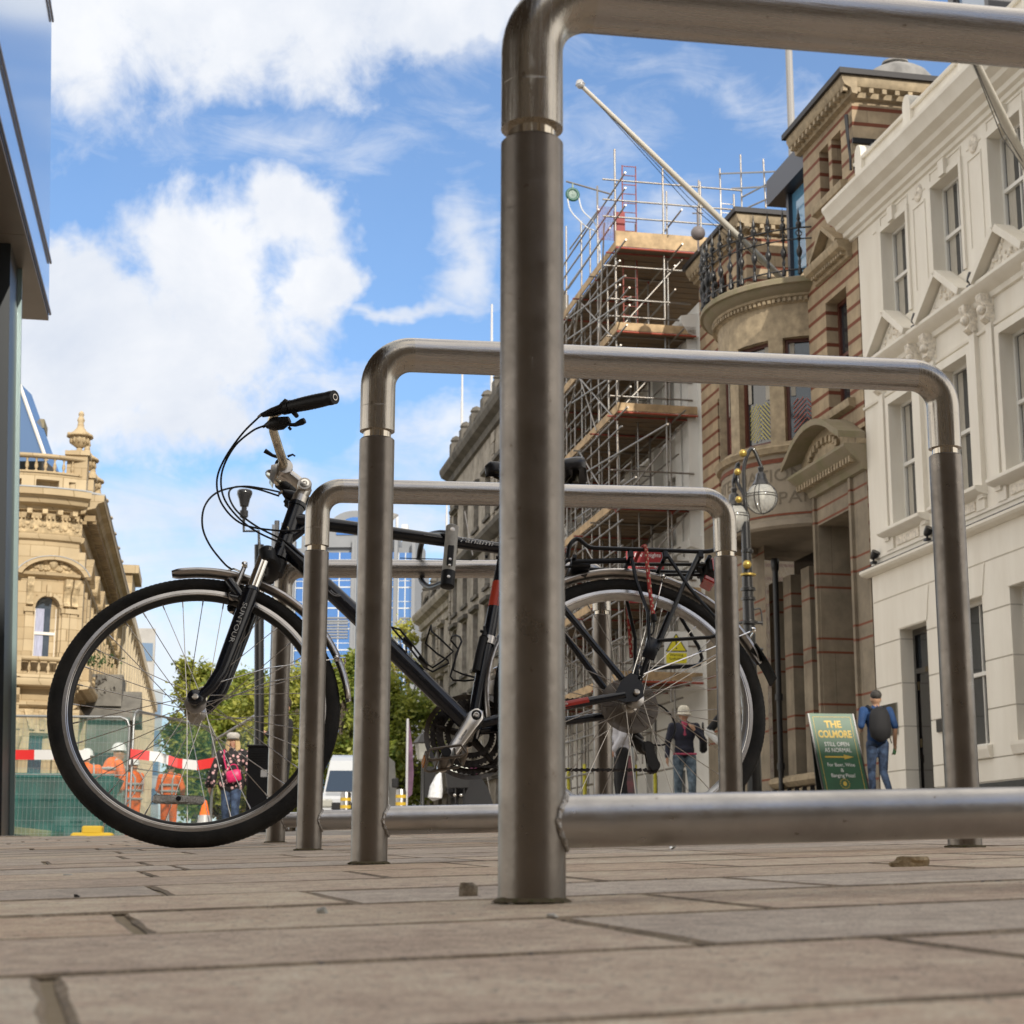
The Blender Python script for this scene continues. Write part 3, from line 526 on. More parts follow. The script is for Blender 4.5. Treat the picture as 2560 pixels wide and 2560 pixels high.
def controls(s):
    S=lambda p:Vector((p[0],s*p[1],p[2]))
    g0=Vector((.842,.207,1.0753)); g1_=Vector((.742,.300,1.0455)); d=(g1_-g0).normalized()
    m=MB(); pts=[];rr=[]
    for k in range(26):
        t=k/25; p=g0.lerp(g1_+d*.004,t); pts.append(S(p)); rr.append(.0160+.0022*math.sin(t*PI)+.0012*(t>.86)+(.0006 if k%2 else 0))
    m.tube(pts,rr,20); g=m.build('grip',blackpl,bike,smooth=50)
    m=MB(); m.use(alu); e=g1_+d*.0045; m.tube([S(e),S(e+d*.0015)],.0085,16); m.use(blackpl); m.tube([S(e+d*.0010),S(e+d*.0021)],.0062,14); m.build('bar_end',None,g,smooth=40)
    m=MB(); c=Vector((.852,.197,1.079)); m.tube([S(c+d*-.012),S(c+d*.012)],.0175,16)
    if s>0:
        m.tube([bk(724,1022,.20),bk(705,1022,.19),bk(680,1030,.175),bk(655,1038,.165)],[.011,.013,.011,.006],10); m.tube([bk(722,1008,.215),bk(715,1003,.21),bk(700,1018,.2),bk(668,1032,.185)],[.006,.0075,.007,.005],8); m.tube([bk(734,1030,.22),bk(742,1040,.20)],[.007,.006],8)
    else: m.tube([bk(735,1245,-.19),bk(722,1238,-.185),bk(706,1228,-.17)],[.017,.016,.006],10); m.tube([bk(745,1262,-.20),bk(725,1262,-.19),bk(712,1250,-.18)],[.013,.014,.006],8); m.tube([bk(715,1262,-.22),bk(735,1275,-.26),bk(752,1283,-.30)],[.006,.006,.006],8)
    m.build('brake_lever',blackpl,bike,smooth=45)
    m=MB(); 
    if s>0: m.tube([bk(668,1064,.15),bk(684,1060,.165),bk(705,1058,.18),bk(724,1050,.19)],[.008,.0175,.017,.010],12); m.tube([bk(722,1062,.195),bk(738,1062,.20),bk(754,1055,.21),bk(762,1051,.215)],[.004,.0055,.0085,.0075],8); m.tube([bk(722,1068,.19),bk(727,1074,.19)],[.004,.004],6)
    else: m.tube([bk(760,1240,-.17),bk(745,1225,-.16)],[.016,.014],10)
    m.build('gear_shifter',blackpl,bike,smooth=45)
controls(1); controls(-1)
def spline(P,n=8):
    P=[Vector(p) for p in P]; P=[P[0]*2-P[1]]+P+[P[-1]*2-P[-2]]; o=[]
    for i in range(1,len(P)-2):
        for k in range(n):
            t=k/n; a,b,c,d=P[i-1],P[i],P[i+1],P[i+2]; o.append(.5*((2*b)+(c-a)*t+(2*a-5*b+4*c-d)*t*t+(3*b-a-3*c+d)*t**3))
    o.append(P[-2]); return o
m=MB()
for pts in ([(652,1038,.165),(605,1085,.15),(560,1150,.12),(542,1205,.10),(556,1262,.08),(606,1310,.05),(690,1326,.03),(765,1326,.022)],
            [(664,1063,.15),(630,1078,.14),(585,1118,.12),(555,1180,.10),(558,1240,.08),(592,1290,.05),(640,1328,.04),(703,1358,.03)],
            [(703,1231,-.17),(660,1222,-.14),(606,1216,-.10),(545,1230,-.05),(512,1265,-.02),(506,1315,0),(524,1362,.01),(560,1408,.02),(580,1424,.02)],
            [(698,1240,-.17),(640,1222,-.15),(590,1217,-.12),(572,1235,-.08),(590,1275,-.03),(640,1315,0),(710,1352,.02),(750,1385,.02),(772,1405,.015)]):
    m.tube(spline([bk(*p) for p in pts]),.0026,8)
m.tube([bk(1000,1395,.02),bk(1180,1400,.018)],.0012,5); m.tube([bk(830,1480,.0),bk(965,1615,0),bk(1120,1760,0)],.0009,5); m.tube([bk(965,1600,.018),bk(1110,1745,.018)],.0009,5)
for u,v in ((1213,1398),(1240,1400)): m.tube([bk(u,v-6,.012),bk(u+6,v-6,.012)],.0045,8)
m.build('cable',blackpl,bike,smooth=60)
for q in ((652,1038,.165),(664,1063,.15),(703,1231,-.17)):
    m=MB(); p=bk(*q); d=(bk(q[0]-8,q[1]+6,q[2])-p).normalized(); m.tube([p-d*.004,p+d*.009],[.0048,.0034],8); m.build('barrel_adjuster',alu if q[0]!=664 else blackpl,bike,smooth=40)
# saddle and seatpost
m=MB(); m.tube([(.283,0,.80),(.243,0,.975)],.0135,16); m.tube([(.243,-.02,.978),(.243,.02,.978)],.013,12); m.build('seatpost',blackpl,bike,smooth=50)
m=MB(); vs=[];fs=[]; nx,ny=22,15
def sad(t): 
    w=.020+.0005*t+ .058*(1/(1+math.exp((t-.42)*-0-(.40-t)*16))); return w*math.sqrt(max(.02,1-abs(2*t-1)**14))
for i in range(nx):
    t=i/(nx-1); x=.052+.272*t; w=sad(t); zt=1.036+.010*math.cos(t*PI*1.0)**2-.010*math.exp(-((t-.45)/.25)**2)-(.012 if i in(0,nx-1) else 0); th=.022+.018*math.exp(-((t-.05)/.30)**2)
    for j in range(ny):
        a=PI*j/(ny-1); yy=w*math.cos(a); z=zt-.004-th*.5*(1-math.sin(a)**.6)*1.6 -.008*abs(math.cos(a))**3*(1 if t<.5 else .6); vs.append((x,yy,z))
    for j in range(ny):
        a=PI*j/(ny-1); vs.append((x,w*math.cos(a)*.93,zt-.030-th*.35-(.010 if t<.4 else 0)+.010*math.sin(a)))
k=2*ny
for i in range(nx-1):
    for j in range(ny-1): fs+=[(i*k+j,i*k+j+1,(i+1)*k+j+1,(i+1)*k+j),(i*k+ny+j,(i+1)*k+ny+j,(i+1)*k+ny+j+1,i*k+ny+j+1)]
    fs+=[(i*k,(i+1)*k,(i+1)*k+ny,i*k+ny),(i*k+ny-1,i*k+2*ny-1,(i+1)*k+2*ny-1,(i+1)*k+ny-1)]
for i in (0,nx-1): fs.append(tuple(i*k+j for j in range(ny))+tuple(i*k+ny+j for j in range(ny-1,-1,-1)))
m.add(vs,fs); sd=m.build('saddle',mat('saddle_vinyl',(.013,.013,.016),.33,nscale=50,namt=.2),bike,smooth=60)
m=MB()
for s in (1,-1): m.tube([(.30,s*.012,1.005),(.26,s*.020,.990),(.20,s*.022,.985),(.12,s*.04,1.0),(.085,s*.05,1.005)],.0035,8)
for s in (1,-1):
    m.tube([(.085,s*.03,1.0),(.09,s*.03,.965)],.009,8); m.tube([(.10,s*.02,.99),(.12,s*.02,.965),(.105,s*.02,.955)],.004,6)
m.build('saddle_rail',mat('rail_dark',(.05,.045,.03),.35,.8),sd,smooth=50)
# chainset
m=MB(); m.use(chn)
for R,y in ((.098,-.052),(.080,-.044),(.062,-.038)):
    nt_=48; vs=[];fs=[]
    for k in range(nt_*2):
        a=2*PI*k/(nt_*2); ro=R+(.0022 if k%2 else -.0022); 
        for rr,yy in ((ro,y-.0013),(ro,y+.0013),(R-.014,y+.0013),(R-.014,y-.0013)): vs.append((BBx+rr*math.cos(a),yy,BBz+rr*math.sin(a)))
    t=nt_*2
    for k in range(t):
        j=(k+1)%t
        for q in range(4): fs.append((4*k+q,4*k+(q+1)%4,4*j+(q+1)%4,4*j+q))
    m.add(vs,fs)
for k in range(5):
    a=2*PI*k/5+.3; d=Vector((math.cos(a),0,math.sin(a))); c=Vector((BBx,-.047,BBz)); m.tube([c+d*.012,c+d*.088],[.011,.007],8)
m.build('chainring',None,bike,smooth=30)
m=MB(); m.lathe([(.100,-.056),(.112,-.054),(.1125,-.0525),(.100,-.0545)],(BBx,0,BBz),64,'y'); m.build('chain_guard',mat('guard_smoke',(.06,.045,.03),.3,0,nscale=60,namt=.4),bike,smooth=40)
# chain
def chain(P):
    m=MB(); pts=[]
    for a,b in zip(P,P[1:]):
        a=Vector(a);b=Vector(b); n=max(1,int((b-a).length/.0127)); pts+= [a.lerp(b,i/n) for i in range(n)]
    pts.append(Vector(P[-1]))
    for i,(a,b) in enumerate(zip(pts,pts[1:])):
        d=(b-a); c=(a+b)/2; an=math.atan2(d.z,d.x); rot=Matrix.Rotation(-an,3,'Y'); m.rbox(c,(d.length*.99,.0056 if i%2 else .0036,.0052),rot,0); m.lathe([(0,-.0035),(.0043,-.0035),(.0043,.0035),(0,.0035)],tuple(a),8,'y')
    return m.build('chain',chn,bike)
arc=lambda cx,cz,r,a0,a1,y,n=18:[(cx+r*math.cos(R_(a0+(a1-a0)*i/n)),y,cz+r*math.sin(R_(a0+(a1-a0)*i/n))) for i in range(n+1)]
chain(arc(0,.346,.034,200,96,-.040,8)+arc(BBx,BBz,.081,96,-94,-.044,24)+[(.185,-.044,.190),(-.03,-.044,.186)]+arc(-.045,.196,.017,-80,-190,-.043,5)+[(-.04,-.042,.24)])
m=MB()
for i,(R,y) in enumerate(((.058,-.020),(.052,-.0235),(.046,-.027),(.040,-.0305),(.035,-.034),(.030,-.0375),(.026,-.041))): m.lathe([(.012,y-.001),(R,y-.001),(R,y+.001),(.012,y+.001)],(0,0,.346),40,'y')
m.build('cassette',mat('cassette_steel',(.25,.2,.14),.4,1,nscale=80,namt=.4),bike,smooth=30)
gm=D.materials.new('spoke_guard_plastic'); gm.use_nodes=True; t=gm.node_tree; b=t.nodes['Principled BSDF']; b.inputs['Base Color'].default_value=(.16,.135,.11,1); b.inputs['Roughness'].default_value=.35; b.inputs['Alpha'].default_value=.72
m=MB(); m.lathe([(.020,-.0165),(.060,-.0175),(.073,-.0165),(.0745,-.015),(.073,-.0145),(.060,-.0155),(.020,-.0145)],(0,0,.346),56,'y')
for k in range(12): a=2*PI*k/12; m.tube([(.030*math.cos(a),-.0145,.346+.030*math.sin(a)),(.070*math.cos(a),-.0145,.346+.070*math.sin(a))],.0012,5)
m.build('spoke_guard',gm,bike,smooth=40)
m=MB(); m.tube([(0,-.07,.346),(-.012,-.07,.30),(-.030,-.066,.270)],[.011,.013,.014],10); m.tube([(-.010,-.062,.275),(-.035,-.060,.25),(-.055,-.050,.232)],[.014,.016,.012],10)
for y in (-.050,-.036): m.prism([(-.032,.258),(-.050,.254),(-.064,.205),(-.060,.186),(-.046,.181),(-.036,.197)],y-.0012,y+.0012,'y')
for c in ((-.043,.244),(-.052,.197)): m.lathe([(0,-.049),(.016,-.049),(.016,-.038),(0,-.038)],(c[0],0,c[1]),16,'y')
m.build('rear_derailleur',mat('derailleur_black',(.02,.018,.016),.4,.4),bike,smooth=40)
m=MB(); m.tube(spline([(-.05,-.068,.262),(-.095,-.066,.262),(-.125,-.066,.300),(-.115,-.066,.345),(-.07,-.068,.375),(.03,-.068,.36)]),.0025,8); m.build('cable',blackpl,bike,smooth=50)
m=MB(); m.tube([(.351,-.0,.507),(.346,0,.528)],.019,16); m.use(alu); m.prism([(.345,.43),(.315,.44),(.30,.40),(.32,.385),(.35,.395)],-.05,-.046,'y'); m.tube([(.33,-.03,.46),(.315,-.045,.43)],.008,8); m.build('front_derailleur',alu,bike,smooth=40)
# cranks and pedals
def crank(s):
    c=Vector((BBx,s*.078,BBz)); d=Vector((.57,0,-.82)).normalized()*(1 if s>0 else -1); y=Vector((0,s,0)); n=d.cross(Vector((0,1,0)))
    m=MB(); L_=.158; pts=[]; 
    for t,w,h in ((-.018,.011,.009),(-.012,.017,.0105),(0,.0225,.0110),(.03,.0195,.0100),(.09,.0165,.009),(.145,.0145,.0085),(.160,.0130,.0080),(.170,.0065,.007)):
        o=c+d*t+y*(.010*t/.17); pts.append([o+n*w*a+y*h*b for a,b in ((-1,-.8),(-.8,.7),(-.5,1),(.5,1),(.8,.7),(1,-.8))])
    vs=sum(pts,[]); fs=[]
    for i in range(len(pts)-1):
        for j in range(6): fs.append((6*i+j,6*i+(j+1)%6,6*i+6+(j+1)%6,6*i+6+j))
    fs+=[tuple(range(6)),tuple(range(len(vs)-6,len(vs)))]; m.add(vs,fs); ck=m.build('crank',alu,bike,smooth=40)
    m=MB(); q=c+y*.0105
    m.use(blackpl); m.lathe([(0,-.001*s),(.0125,-.001*s),(.0125,.0028*s),(.0085,.0030*s),(.0080,-.001*s)],tuple(q),20,'y'); m.use(alu); m.lathe([(.0072,.002*s),(.0066,.004*s),(.0045,.0042*s),(.004,.001*s),(0,.001*s)],tuple(q),18,'y'); m.build('crank_bolt',None,ck,smooth=35)
    if s>0:
        m=MB(); up=-n if n.z<0 else n; T=basis(c+d*.045+y*.0128,d,-n if True else n,y); 
        put_text(m,'Suntour',.010,basis(c+d*.062+y*.0138,-d,d.cross(y)*1,y),.0002); m.build('lettering',mat('grey_etch',(.12,.12,.12),.5),ck)
    p=c+d*L_+y*.016; pd=empty('pedal',p); pd.parent=bike; rot=Matrix.Rotation(R_(8),3,'Y'); 
    m=MB(); Rr=lambda x,yy,z:rot@Vector((x,yy,z)); w2=.046;h2=.013; y0,y1=s*.012,s*.088
    for yy in (y0,y1): m.tube([Rr(-w2,yy,-h2*.6),Rr(-w2*.8,yy,h2),Rr(w2*.8,yy,h2),Rr(w2,yy,-h2*.6),Rr(w2*.75,yy,-h2),Rr(-w2*.75,yy,-h2)],.0035,6,closed=True)
    for x in (-w2,w2):
        m.rbox(Rr(x,(y0+y1)/2,0),(.006,abs(y1-y0),.024),rot,.001)
    for x in (-.02,.02): m.rbox(Rr(x,(y0+y1)/2,0),(.004,abs(y1-y0),.018),rot,.001)
    m.tube([Rr(0,0,0),Rr(0,y1,0)],[.0125,.0105],14); m.build('pedal_cage',mat('pedal_resin',(.10,.08,.06),.35,nscale=50,namt=.3),pd,smooth=40)
    m=MB(); m.tube([Rr(0,y1,0),Rr(0,y1+s*.004,0)],.0115,14); m.build('pedal_cap',blackpl,pd,smooth=40)
    m=MB(); 
    for x in (-w2-.004,w2+.004): m.mark(); m.rbox(Rr(x,(y0+y1)/2,0),(.004,.05,.014),rot,.001)
    m.build('pedal_reflector',mat('amber_reflector',(.55,.20,.03),.2,nscale=300,namt=.3),pd)
crank(1); crank(-1)
# rack
rk=MB(); rk_m=mat('rack_black',(.005,.006,.009),.35,nscale=30,namt=.3,spec=.35)
for s in (1,-1):
    y=s*.060
    rk.tube(spline([(.136,y*.9,.728),(.128,y,.762),(.108,y,.780),(.092,y,.768),(.075,y,.755),(.03,y,.752),(-.10,y,.748),(-.225,y,.744),(-.262,y,.751),(-.282,y*.8,.756)],4),.0055,10)
    rk.tube([(-.029,y,.745),(-.036,y,.66),(-.052,s*.078,.56),(-.048,s*.082,.52),(-.043,s*.084,.46)],.0050,8)
    rk.tube([(-.215,y,.742),(-.150,s*.068,.630),(-.062,s*.084,.455)],.0055,8); rk.tube([(-.121,y,.745),(-.170,s*.070,.635),(-.222,s*.088,.540),(-.228,s*.090,.508),(-.218,s*.090,.490),(-.200,s*.090,.485),(-.068,s*.088,.478)],.0050,8)
    rk.rbox((-.048,s*.084,.458),(.034,.008,.060),Matrix.Rotation(R_(-25),3,'Y'),.003); rk.tube([(-.040,s*.082,.445),(-.014,s*.068,.385)],[.0065,.0055],8)
    rk.tube([(.125,y*.7,.722),(-.02,y*.7,.727)],.0075,8); rk.tube([(-.02,y*.5,.722),(-.24,y*.5,.722)],.005,8); rk.tube([(.12,y*.5,.715),(.20,y*.4,.712),(.285,s*.02,.735)],.0035,8)
    for x in (-.029,-.121,-.215): rk.rbox((x,y,.734),(.015,.013,.020),None,.002)
for x in (.118,-.029,-.121,-.215,-.24): rk.tube([(x,-.06,.730),(x,.06,.730)],.0055,8)
rk.rbox((.10,0,.716),(.05,.09,.018),None,.003); rack=rk.build('rear_rack',rk_m,bike,smooth=45)
m=MB(); m.use(blackpl); m.rbox((-.250,0,.716),(.030,.085,.040),None,.006); m.tube([(-.240,0,.735),(-.225,0,.72)],.012,10); m.use(mat('red_lens',(.40,.01,.01),.12,nscale=400,namt=.3,coat=1)); m.rbox((-.266,0,.716),(.006,.078,.034),None,.002); m.rbox((-.243,0,.682),(.032,.055,.014),Matrix.Rotation(R_(-30),3,'Y'),.003); m.rbox((-.252,.0425,.716),(.006,.003,.036),None,.001); m.build('rear_light',None,bike,smooth=30)
def cord(name,pts,r,c1,c2,label=None):
    m=MB(); P=spline(pts,14); a=mat(name+'_a',c1,.8); b=mat(name+'_b',c2,.8)
    for i,(p,q) in enumerate(zip(P,P[1:])):
        m.use(a); m.tube([p,q],r,8,cap=False)
        if i%2: d=(q-p); u=Vector((0,1,0)); m.use(b); v=d.normalized().cross(u); m.tube([p+v*r*.4*(1 if i%4==1 else -1)+u*r*.75,q+v*r*.4*(1 if i%4==1 else -1)+u*r*.75],r*.42,5)
    return m
m=cord('bungee',[(-.060,-.062,.74),(-.062,.0,.760),(-.069,.064,.757),(-.066,.074,.70),(-.062,.084,.60),(-.062,.09,.535)],.0052,(.42,.05,.045),(.6,.5,.35)); m.v=[tuple((B0+Be*v[0]+Bl*v[1]+Bu*v[2])) for v in m.v]
bg_=m.build('bungee_cord',None,None,smooth=60,label='red speckled bungee cord hooked over the rear rack of the bicycle',cat='cord')
m=MB(); m.tube([(-.062,.09,.548),(-.062,.09,.530)],.0075,10); m.tube(spline([(-.062,.09,.532),(-.058,.090,.505),(-.05,.09,.492)]),.0025,6); m.v=[tuple((B0+Be*v[0]+Bl*v[1]+Bu*v[2])) for v in m.v]; m.build('hook',blackpl,bg_,smooth=50)
m=cord('bungee',[(-.045,-.055,.735),(-.040,-.064,.70),(-.040,-.078,.60),(-.038,-.088,.51)],.0048,(.32,.05,.045),(.5,.4,.3)); m.build('bungee_strand',None,None,smooth=60) if False else None
m.v=[tuple((B0+Be*v[0]+Bl*v[1]+Bu*v[2])) for v in m.v]; m.build('far_strand',None,bg_,smooth=60)
# bottle cages and pump
cs=lambda x,y,l:bk(1000+x*.31056,1150+y*.31056,l)
m=MB(); m.tube([cs(-70,1345,.018),cs(0,1365,.02),cs(110,1500,.02),cs(215,1640,.02),cs(262,1672,.028),cs(340,1620,.036),cs(428,1542,.036),cs(340,1455,.036),cs(255,1380,.02),cs(250,1330,0)],.0026,8)
m.tube([cs(250,1330,0),cs(205,1475,-.03),cs(300,1560,-.036),cs(385,1612,-.036),cs(392,1635,-.034),cs(262,1705,-.028),cs(200,1670,-.02),cs(60,1490,-.02),cs(-40,1380,-.02),cs(-70,1345,0.018)],.0026,8)
m.rbox(cs(60,1470,.0)+Vector((0,0,-.002)),(.03,.026,.006),Matrix.Rotation(R_(-47),3,'Y'),.001); m.rbox(cs(185,1625,.0),(.03,.026,.006),Matrix.Rotation(R_(-47),3,'Y'),.001); m.build('bottle_cage',blackpl,bike,smooth=60)
m=MB(); m.tube([cs(600,1750,.02),cs(500,1722,.03),cs(428,1690,.034),cs(450,1570,.036),cs(495,1462,.03),cs(485,1428,.02),cs(455,1412,0),cs(420,1420,-.02),cs(408,1450,-.03),cs(470,1525,-.036),cs(430,1650,-.036),cs(405,1742,-.034),cs(428,1772,-.03),cs(520,1778,-.02),cs(600,1770,-.02),cs(628,1700,-.016),cs(690,1480,0)],.0026,8); m.build('bottle_cage',blackpl,bike,smooth=60)
m=MB(); m.tube([cs(672,1430,.018),cs(640,1560,.018),cs(612,1700,.018)],.0105,14); m.tube([cs(676,1420,.018),cs(684,1385,.018)],[.008,.006],10); m.tube([cs(645,1375,.018),cs(672,1385,.018),cs(684,1375,.018),cs(676,1340,.018)],[.0035,.0055,.005,.003],8); m.tube([cs(655,1490,.018),cs(700,1440,.012)],[.008,.008],8); m.build('pump',blackpl,bike,smooth=45)
# u lock round the top tube and the stand
root=empty('u_lock',M=bike.matrix_world.copy(),label='grey and black u lock joining the bicycle top tube to the farthest stand',cat='lock')
m=MB(); t0=bk(1131,1316,.062); t1=bk(1118,1468,.062); d=(t1-t0); g=mat('lock_grey',(.34,.33,.30),.5,nscale=60,namt=.15); m.tube([t0-d*.005,t0+d*.012,t0+d*.76],[.0125,.0165,.0165],24); m.build('lock_body',g,root,smooth=40)
m=MB(); m.tube([t0+d*.755,t0+d*.99,t0+d*1.0],[.0178,.0178,.014],24); m.rbox(t0+d*.53+Vector((0,.0155,0)),(.016,.006,.060),Matrix.Rotation(math.atan2(d.x,-d.z)*-1,3,'Y'),.0028); m.build('lock_cover',blackpl,root,smooth=40)
m=MB(); 
for f,r in ((.10,.0062),(.88,.0042),(.60,.0035),(.70,.0035)): q=t0+d*f+Vector((0,.0150 if f<.5 else (.0170 if f>.8 else .0185),0)); m.lathe([(0,0),(r,0),(r,.0018),(0,.0022)],tuple(q),14,'y')
m.build('keyhole',alu,root,smooth=40)
m=MB(); m.tube(spline([t0+d*.13,bk(1100,1332,-.02),bk(1072,1338,-.16),bk(1058,1350,-.27),bk(1050,1375,-.325),bk(1047,1410,-.335),bk(1050,1440,-.325),bk(1060,1460,-.27),bk(1080,1468,-.12),t0+d*.90],6),.0078,12); m.build('shackle',mat('shackle_black',(.006,.007,.01),.35,nscale=40,namt=.3),root,smooth=60)
# ------------------------------------------------------------------ street frontage on the right: local x runs back towards the camera, y inwards, z up
THR=R_(-78.7); dR=Vector((math.cos(THR),math.sin(THR),0)); nR=Vector((-math.sin(THR),math.cos(THR),0)); OR=nR*14.0
def onR(px,py,dep=14.0):             # local (x, y, z) of a sight line met at distance dep from the street axis
    q=ray(px,py); t=(dep-CO.dot(nR))/q.dot(nR); p=CO+q*t; return Vector((p.dot(dR),dep-14.0,p.z))
def Rw_(v): return OR+dR*v[0]+nR*v[1]+Vector((0,0,v[2]))
MB_add=MB.add
def add2(s,vs,fs):
    if callable(s.T): T=s.T; s.T=None; MB_add(s,[tuple(T(*p)) for p in vs],fs); s.T=T; return s
    return MB_add(s,vs,fs)
MB.add=add2
def bld(name,x0,label,cat='building',group=None):
    r=empty(name,OR+dR*x0,THR,label,cat,group); return r,Matrix.Translation((-x0,0,0))
def wallg(mb,x0,x1,z0,z1,ops=(),y=0,rev=.25,nx=1,flip=False):
    xs=sorted(set([x0,x1]+[v for o in ops for v in (o[0],o[1]) if x0<v<x1])); 
    if nx>1:
        ex=[x0+(x1-x0)*i/nx for i in range(1,nx)]; xs=sorted(set(xs+[e for e in ex if min(abs(e-x) for x in xs)>.05]))
    zs=sorted(set([z0,z1]+[v for o in ops for v in (o[2],o[3]) if z0<v<z1]))
    for a,b in zip(xs,xs[1:]):
        for c,d in zip(zs,zs[1:]):
            mx,mz=(a+b)/2,(c+d)/2
            if any(o[0]<mx<o[1] and o[2]<mz<o[3] for o in ops): continue
            mb.add([(a,y,c),(b,y,c),(b,y,d),(a,y,d)],[(0,1,2,3)])
    for o in ops:
        a,b=max(o[0],x0),min(o[1],x1); c,d=max(o[2],z0),min(o[3],z1)
        if a>=b or c>=d: continue
        if o[0]>=x0: mb.add([(a,y,c),(a,y,d),(a,y+rev,d),(a,y+rev,c)],[(0,1,2,3)])
        if o[1]<=x1: mb.add([(b,y,c),(b,y+rev,c),(b,y+rev,d),(b,y,d)],[(0,1,2,3)])
        if o[3]<=z1: mb.add([(a,y,d),(b,y,d),(b,y+rev,d),(a,y+rev,d)],[(0,1,2,3)])
        if o[2]>=z0: mb.add([(a,y,c),(a,y+rev,c),(b,y+rev,c),(b,y,c)],[(0,1,2,3)])
    return mb
def gold(name,col,base=.02): 
    m=D.materials.get(name)
    if m: return m
    m=mat(name,col,.06,0,spec=.8); m.node_tree.nodes['Principled BSDF'].inputs['IOR'].default_value=1.7
    b=m.node_tree.nodes['Principled BSDF']; t=m.node_tree; n=t.nodes.new('ShaderNodeTexNoise'); n.inputs['Scale'].default_value=1.3; tc=t.nodes.new('ShaderNodeTexCoord'); t.links.new(tc.outputs['Object'],n.inputs['Vector']); bp=t.nodes.new('ShaderNodeBump'); bp.inputs['Strength'].default_value=.25; bp.inputs['Distance'].default_value=.05; t.links.new(n.outputs[0],bp.inputs['Height']); t.links.new(bp.outputs[0],b.inputs['Normal']); return m
glass=gold('window_glass',(.03,.035,.04)); curt=mat('net_curtain',(.42,.39,.33),.9,nscale=18,namt=.2,stretch=(6,6,.3)); wpaint=mat('white_sash_paint',(.72,.70,.65),.45)
def sash(root,T,x0,x1,z0,z1,y,fm=wpaint,gm_=glass,fw=.06,mid=True,curtain=True,bar=True,md=None):
    f=MB(); f.T=T; yy0,yy1=y-.05,y+.02
    f.box(x0,x0+fw,yy0,yy1,z0,z1); f.box(x1-fw,x1,yy0,yy1,z0,z1); f.box(x0+fw,x1-fw,yy0,yy1,z0,z0+fw*1.2); f.box(x0+fw,x1-fw,yy0,yy1,z1-fw,z1)
    if mid: zm=md or (z0+z1)/2; f.box(x0+fw,x1-fw,yy0-.012,yy1+.01,zm-.035,zm+.035)
    if bar: xm=(x0+x1)/2; f.box(xm-.014,xm+.014,yy0+.02,yy1-.004,z0+fw*1.2,z1-fw)
    o=f.build('window',fm,root)
    g=MB(); g.T=T; g.add([(x0+fw*.5,y+.005,z0+.02),(x1-fw*.5,y+.005,z0+.02),(x1-fw*.5,y+.005,z1-.02),(x0+fw*.5,y+.005,z1-.02)],[(0,1,2,3)]); p=g.build('pane',gm_,o)
    return o
cream=mat('cream_stucco',(.80,.745,.64),.65,nscale=1.1,namt=.10,bump=.12,bscale=25,lo=.3,hi=.7,stretch=(1.5,1.5,.35),col2=(.83,.79,.70)); lead=mat('lead_flashing',(.12,.125,.13),.5,nscale=5,namt=.3); dark=mat('black_metal',(.012,.012,.013),.35); plinth=mat('dark_plinth',(.035,.038,.035),.6,nscale=4,namt=.3)
def prism_x(mb,poly,x0,x1): return mb.prism(poly,x0,x1,'x')
# ---- white stucco building
wb,T=bld('stucco_building',-32.5,'cream stucco building with sash windows and carved pediments at the right edge')
X0,X1=-32.5,-9.0; cxs=[-30.66+2.37*i for i in range(9)]
op2=[(c-.605,c+.605,10.9,12.97) for c in cxs]; op1=[(c-.56,c+.56,6.78,9.30) for c in cxs]; 
opg=[(-31.27,-30.04,1.0,4.74)]+[(c-.62,c+.62,2.25,4.86) for c in (-28.36,-26.1+.0,-23.7,-21.3,-18.9,-16.5,-14.1)]
m=MB(); m.T=T; wallg(m,X0,X1,10.35,14.0,op2,0,.26); wallg(m,X0,X1,6.20,10.35,op1,0,.26)
cz=[1.62,2.45,3.25,3.66,4.56,5.42,5.98]; cz=[1.62,2.02,2.86,3.70,4.56,5.44,6.0]
for a,b in zip(cz,cz[1:]): wallg(m,X0,X1,a+.012,b-.012,opg,0,.30)
m.add([(X0,0,.2),(X0,7,.2),(X0,7,14),(X0,0,14)],[(0,1,2,3)])
m.build('wall',cream,wb)
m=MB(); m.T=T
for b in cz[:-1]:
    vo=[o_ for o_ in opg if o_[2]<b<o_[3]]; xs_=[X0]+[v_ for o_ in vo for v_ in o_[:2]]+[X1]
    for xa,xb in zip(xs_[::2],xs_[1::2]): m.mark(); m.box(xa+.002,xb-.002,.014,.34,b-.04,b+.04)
m.build('joint',mat('joint_stucco',(.50,.46,.39),.8),wb)  # recessed joint strips in a darker stucco tone
m=MB(); m.T=T; wallg(m,X0-.0,X1,.2,1.60,[(-31.27,-30.04,.1,1.61)],-.03,.05); m.add([(X0,-.03,1.60),(X1,-.03,1.60),(X1,0,1.60),(X0,0,1.60)],[(0,1,2,3)]); m.build('plinth',plinth,wb)
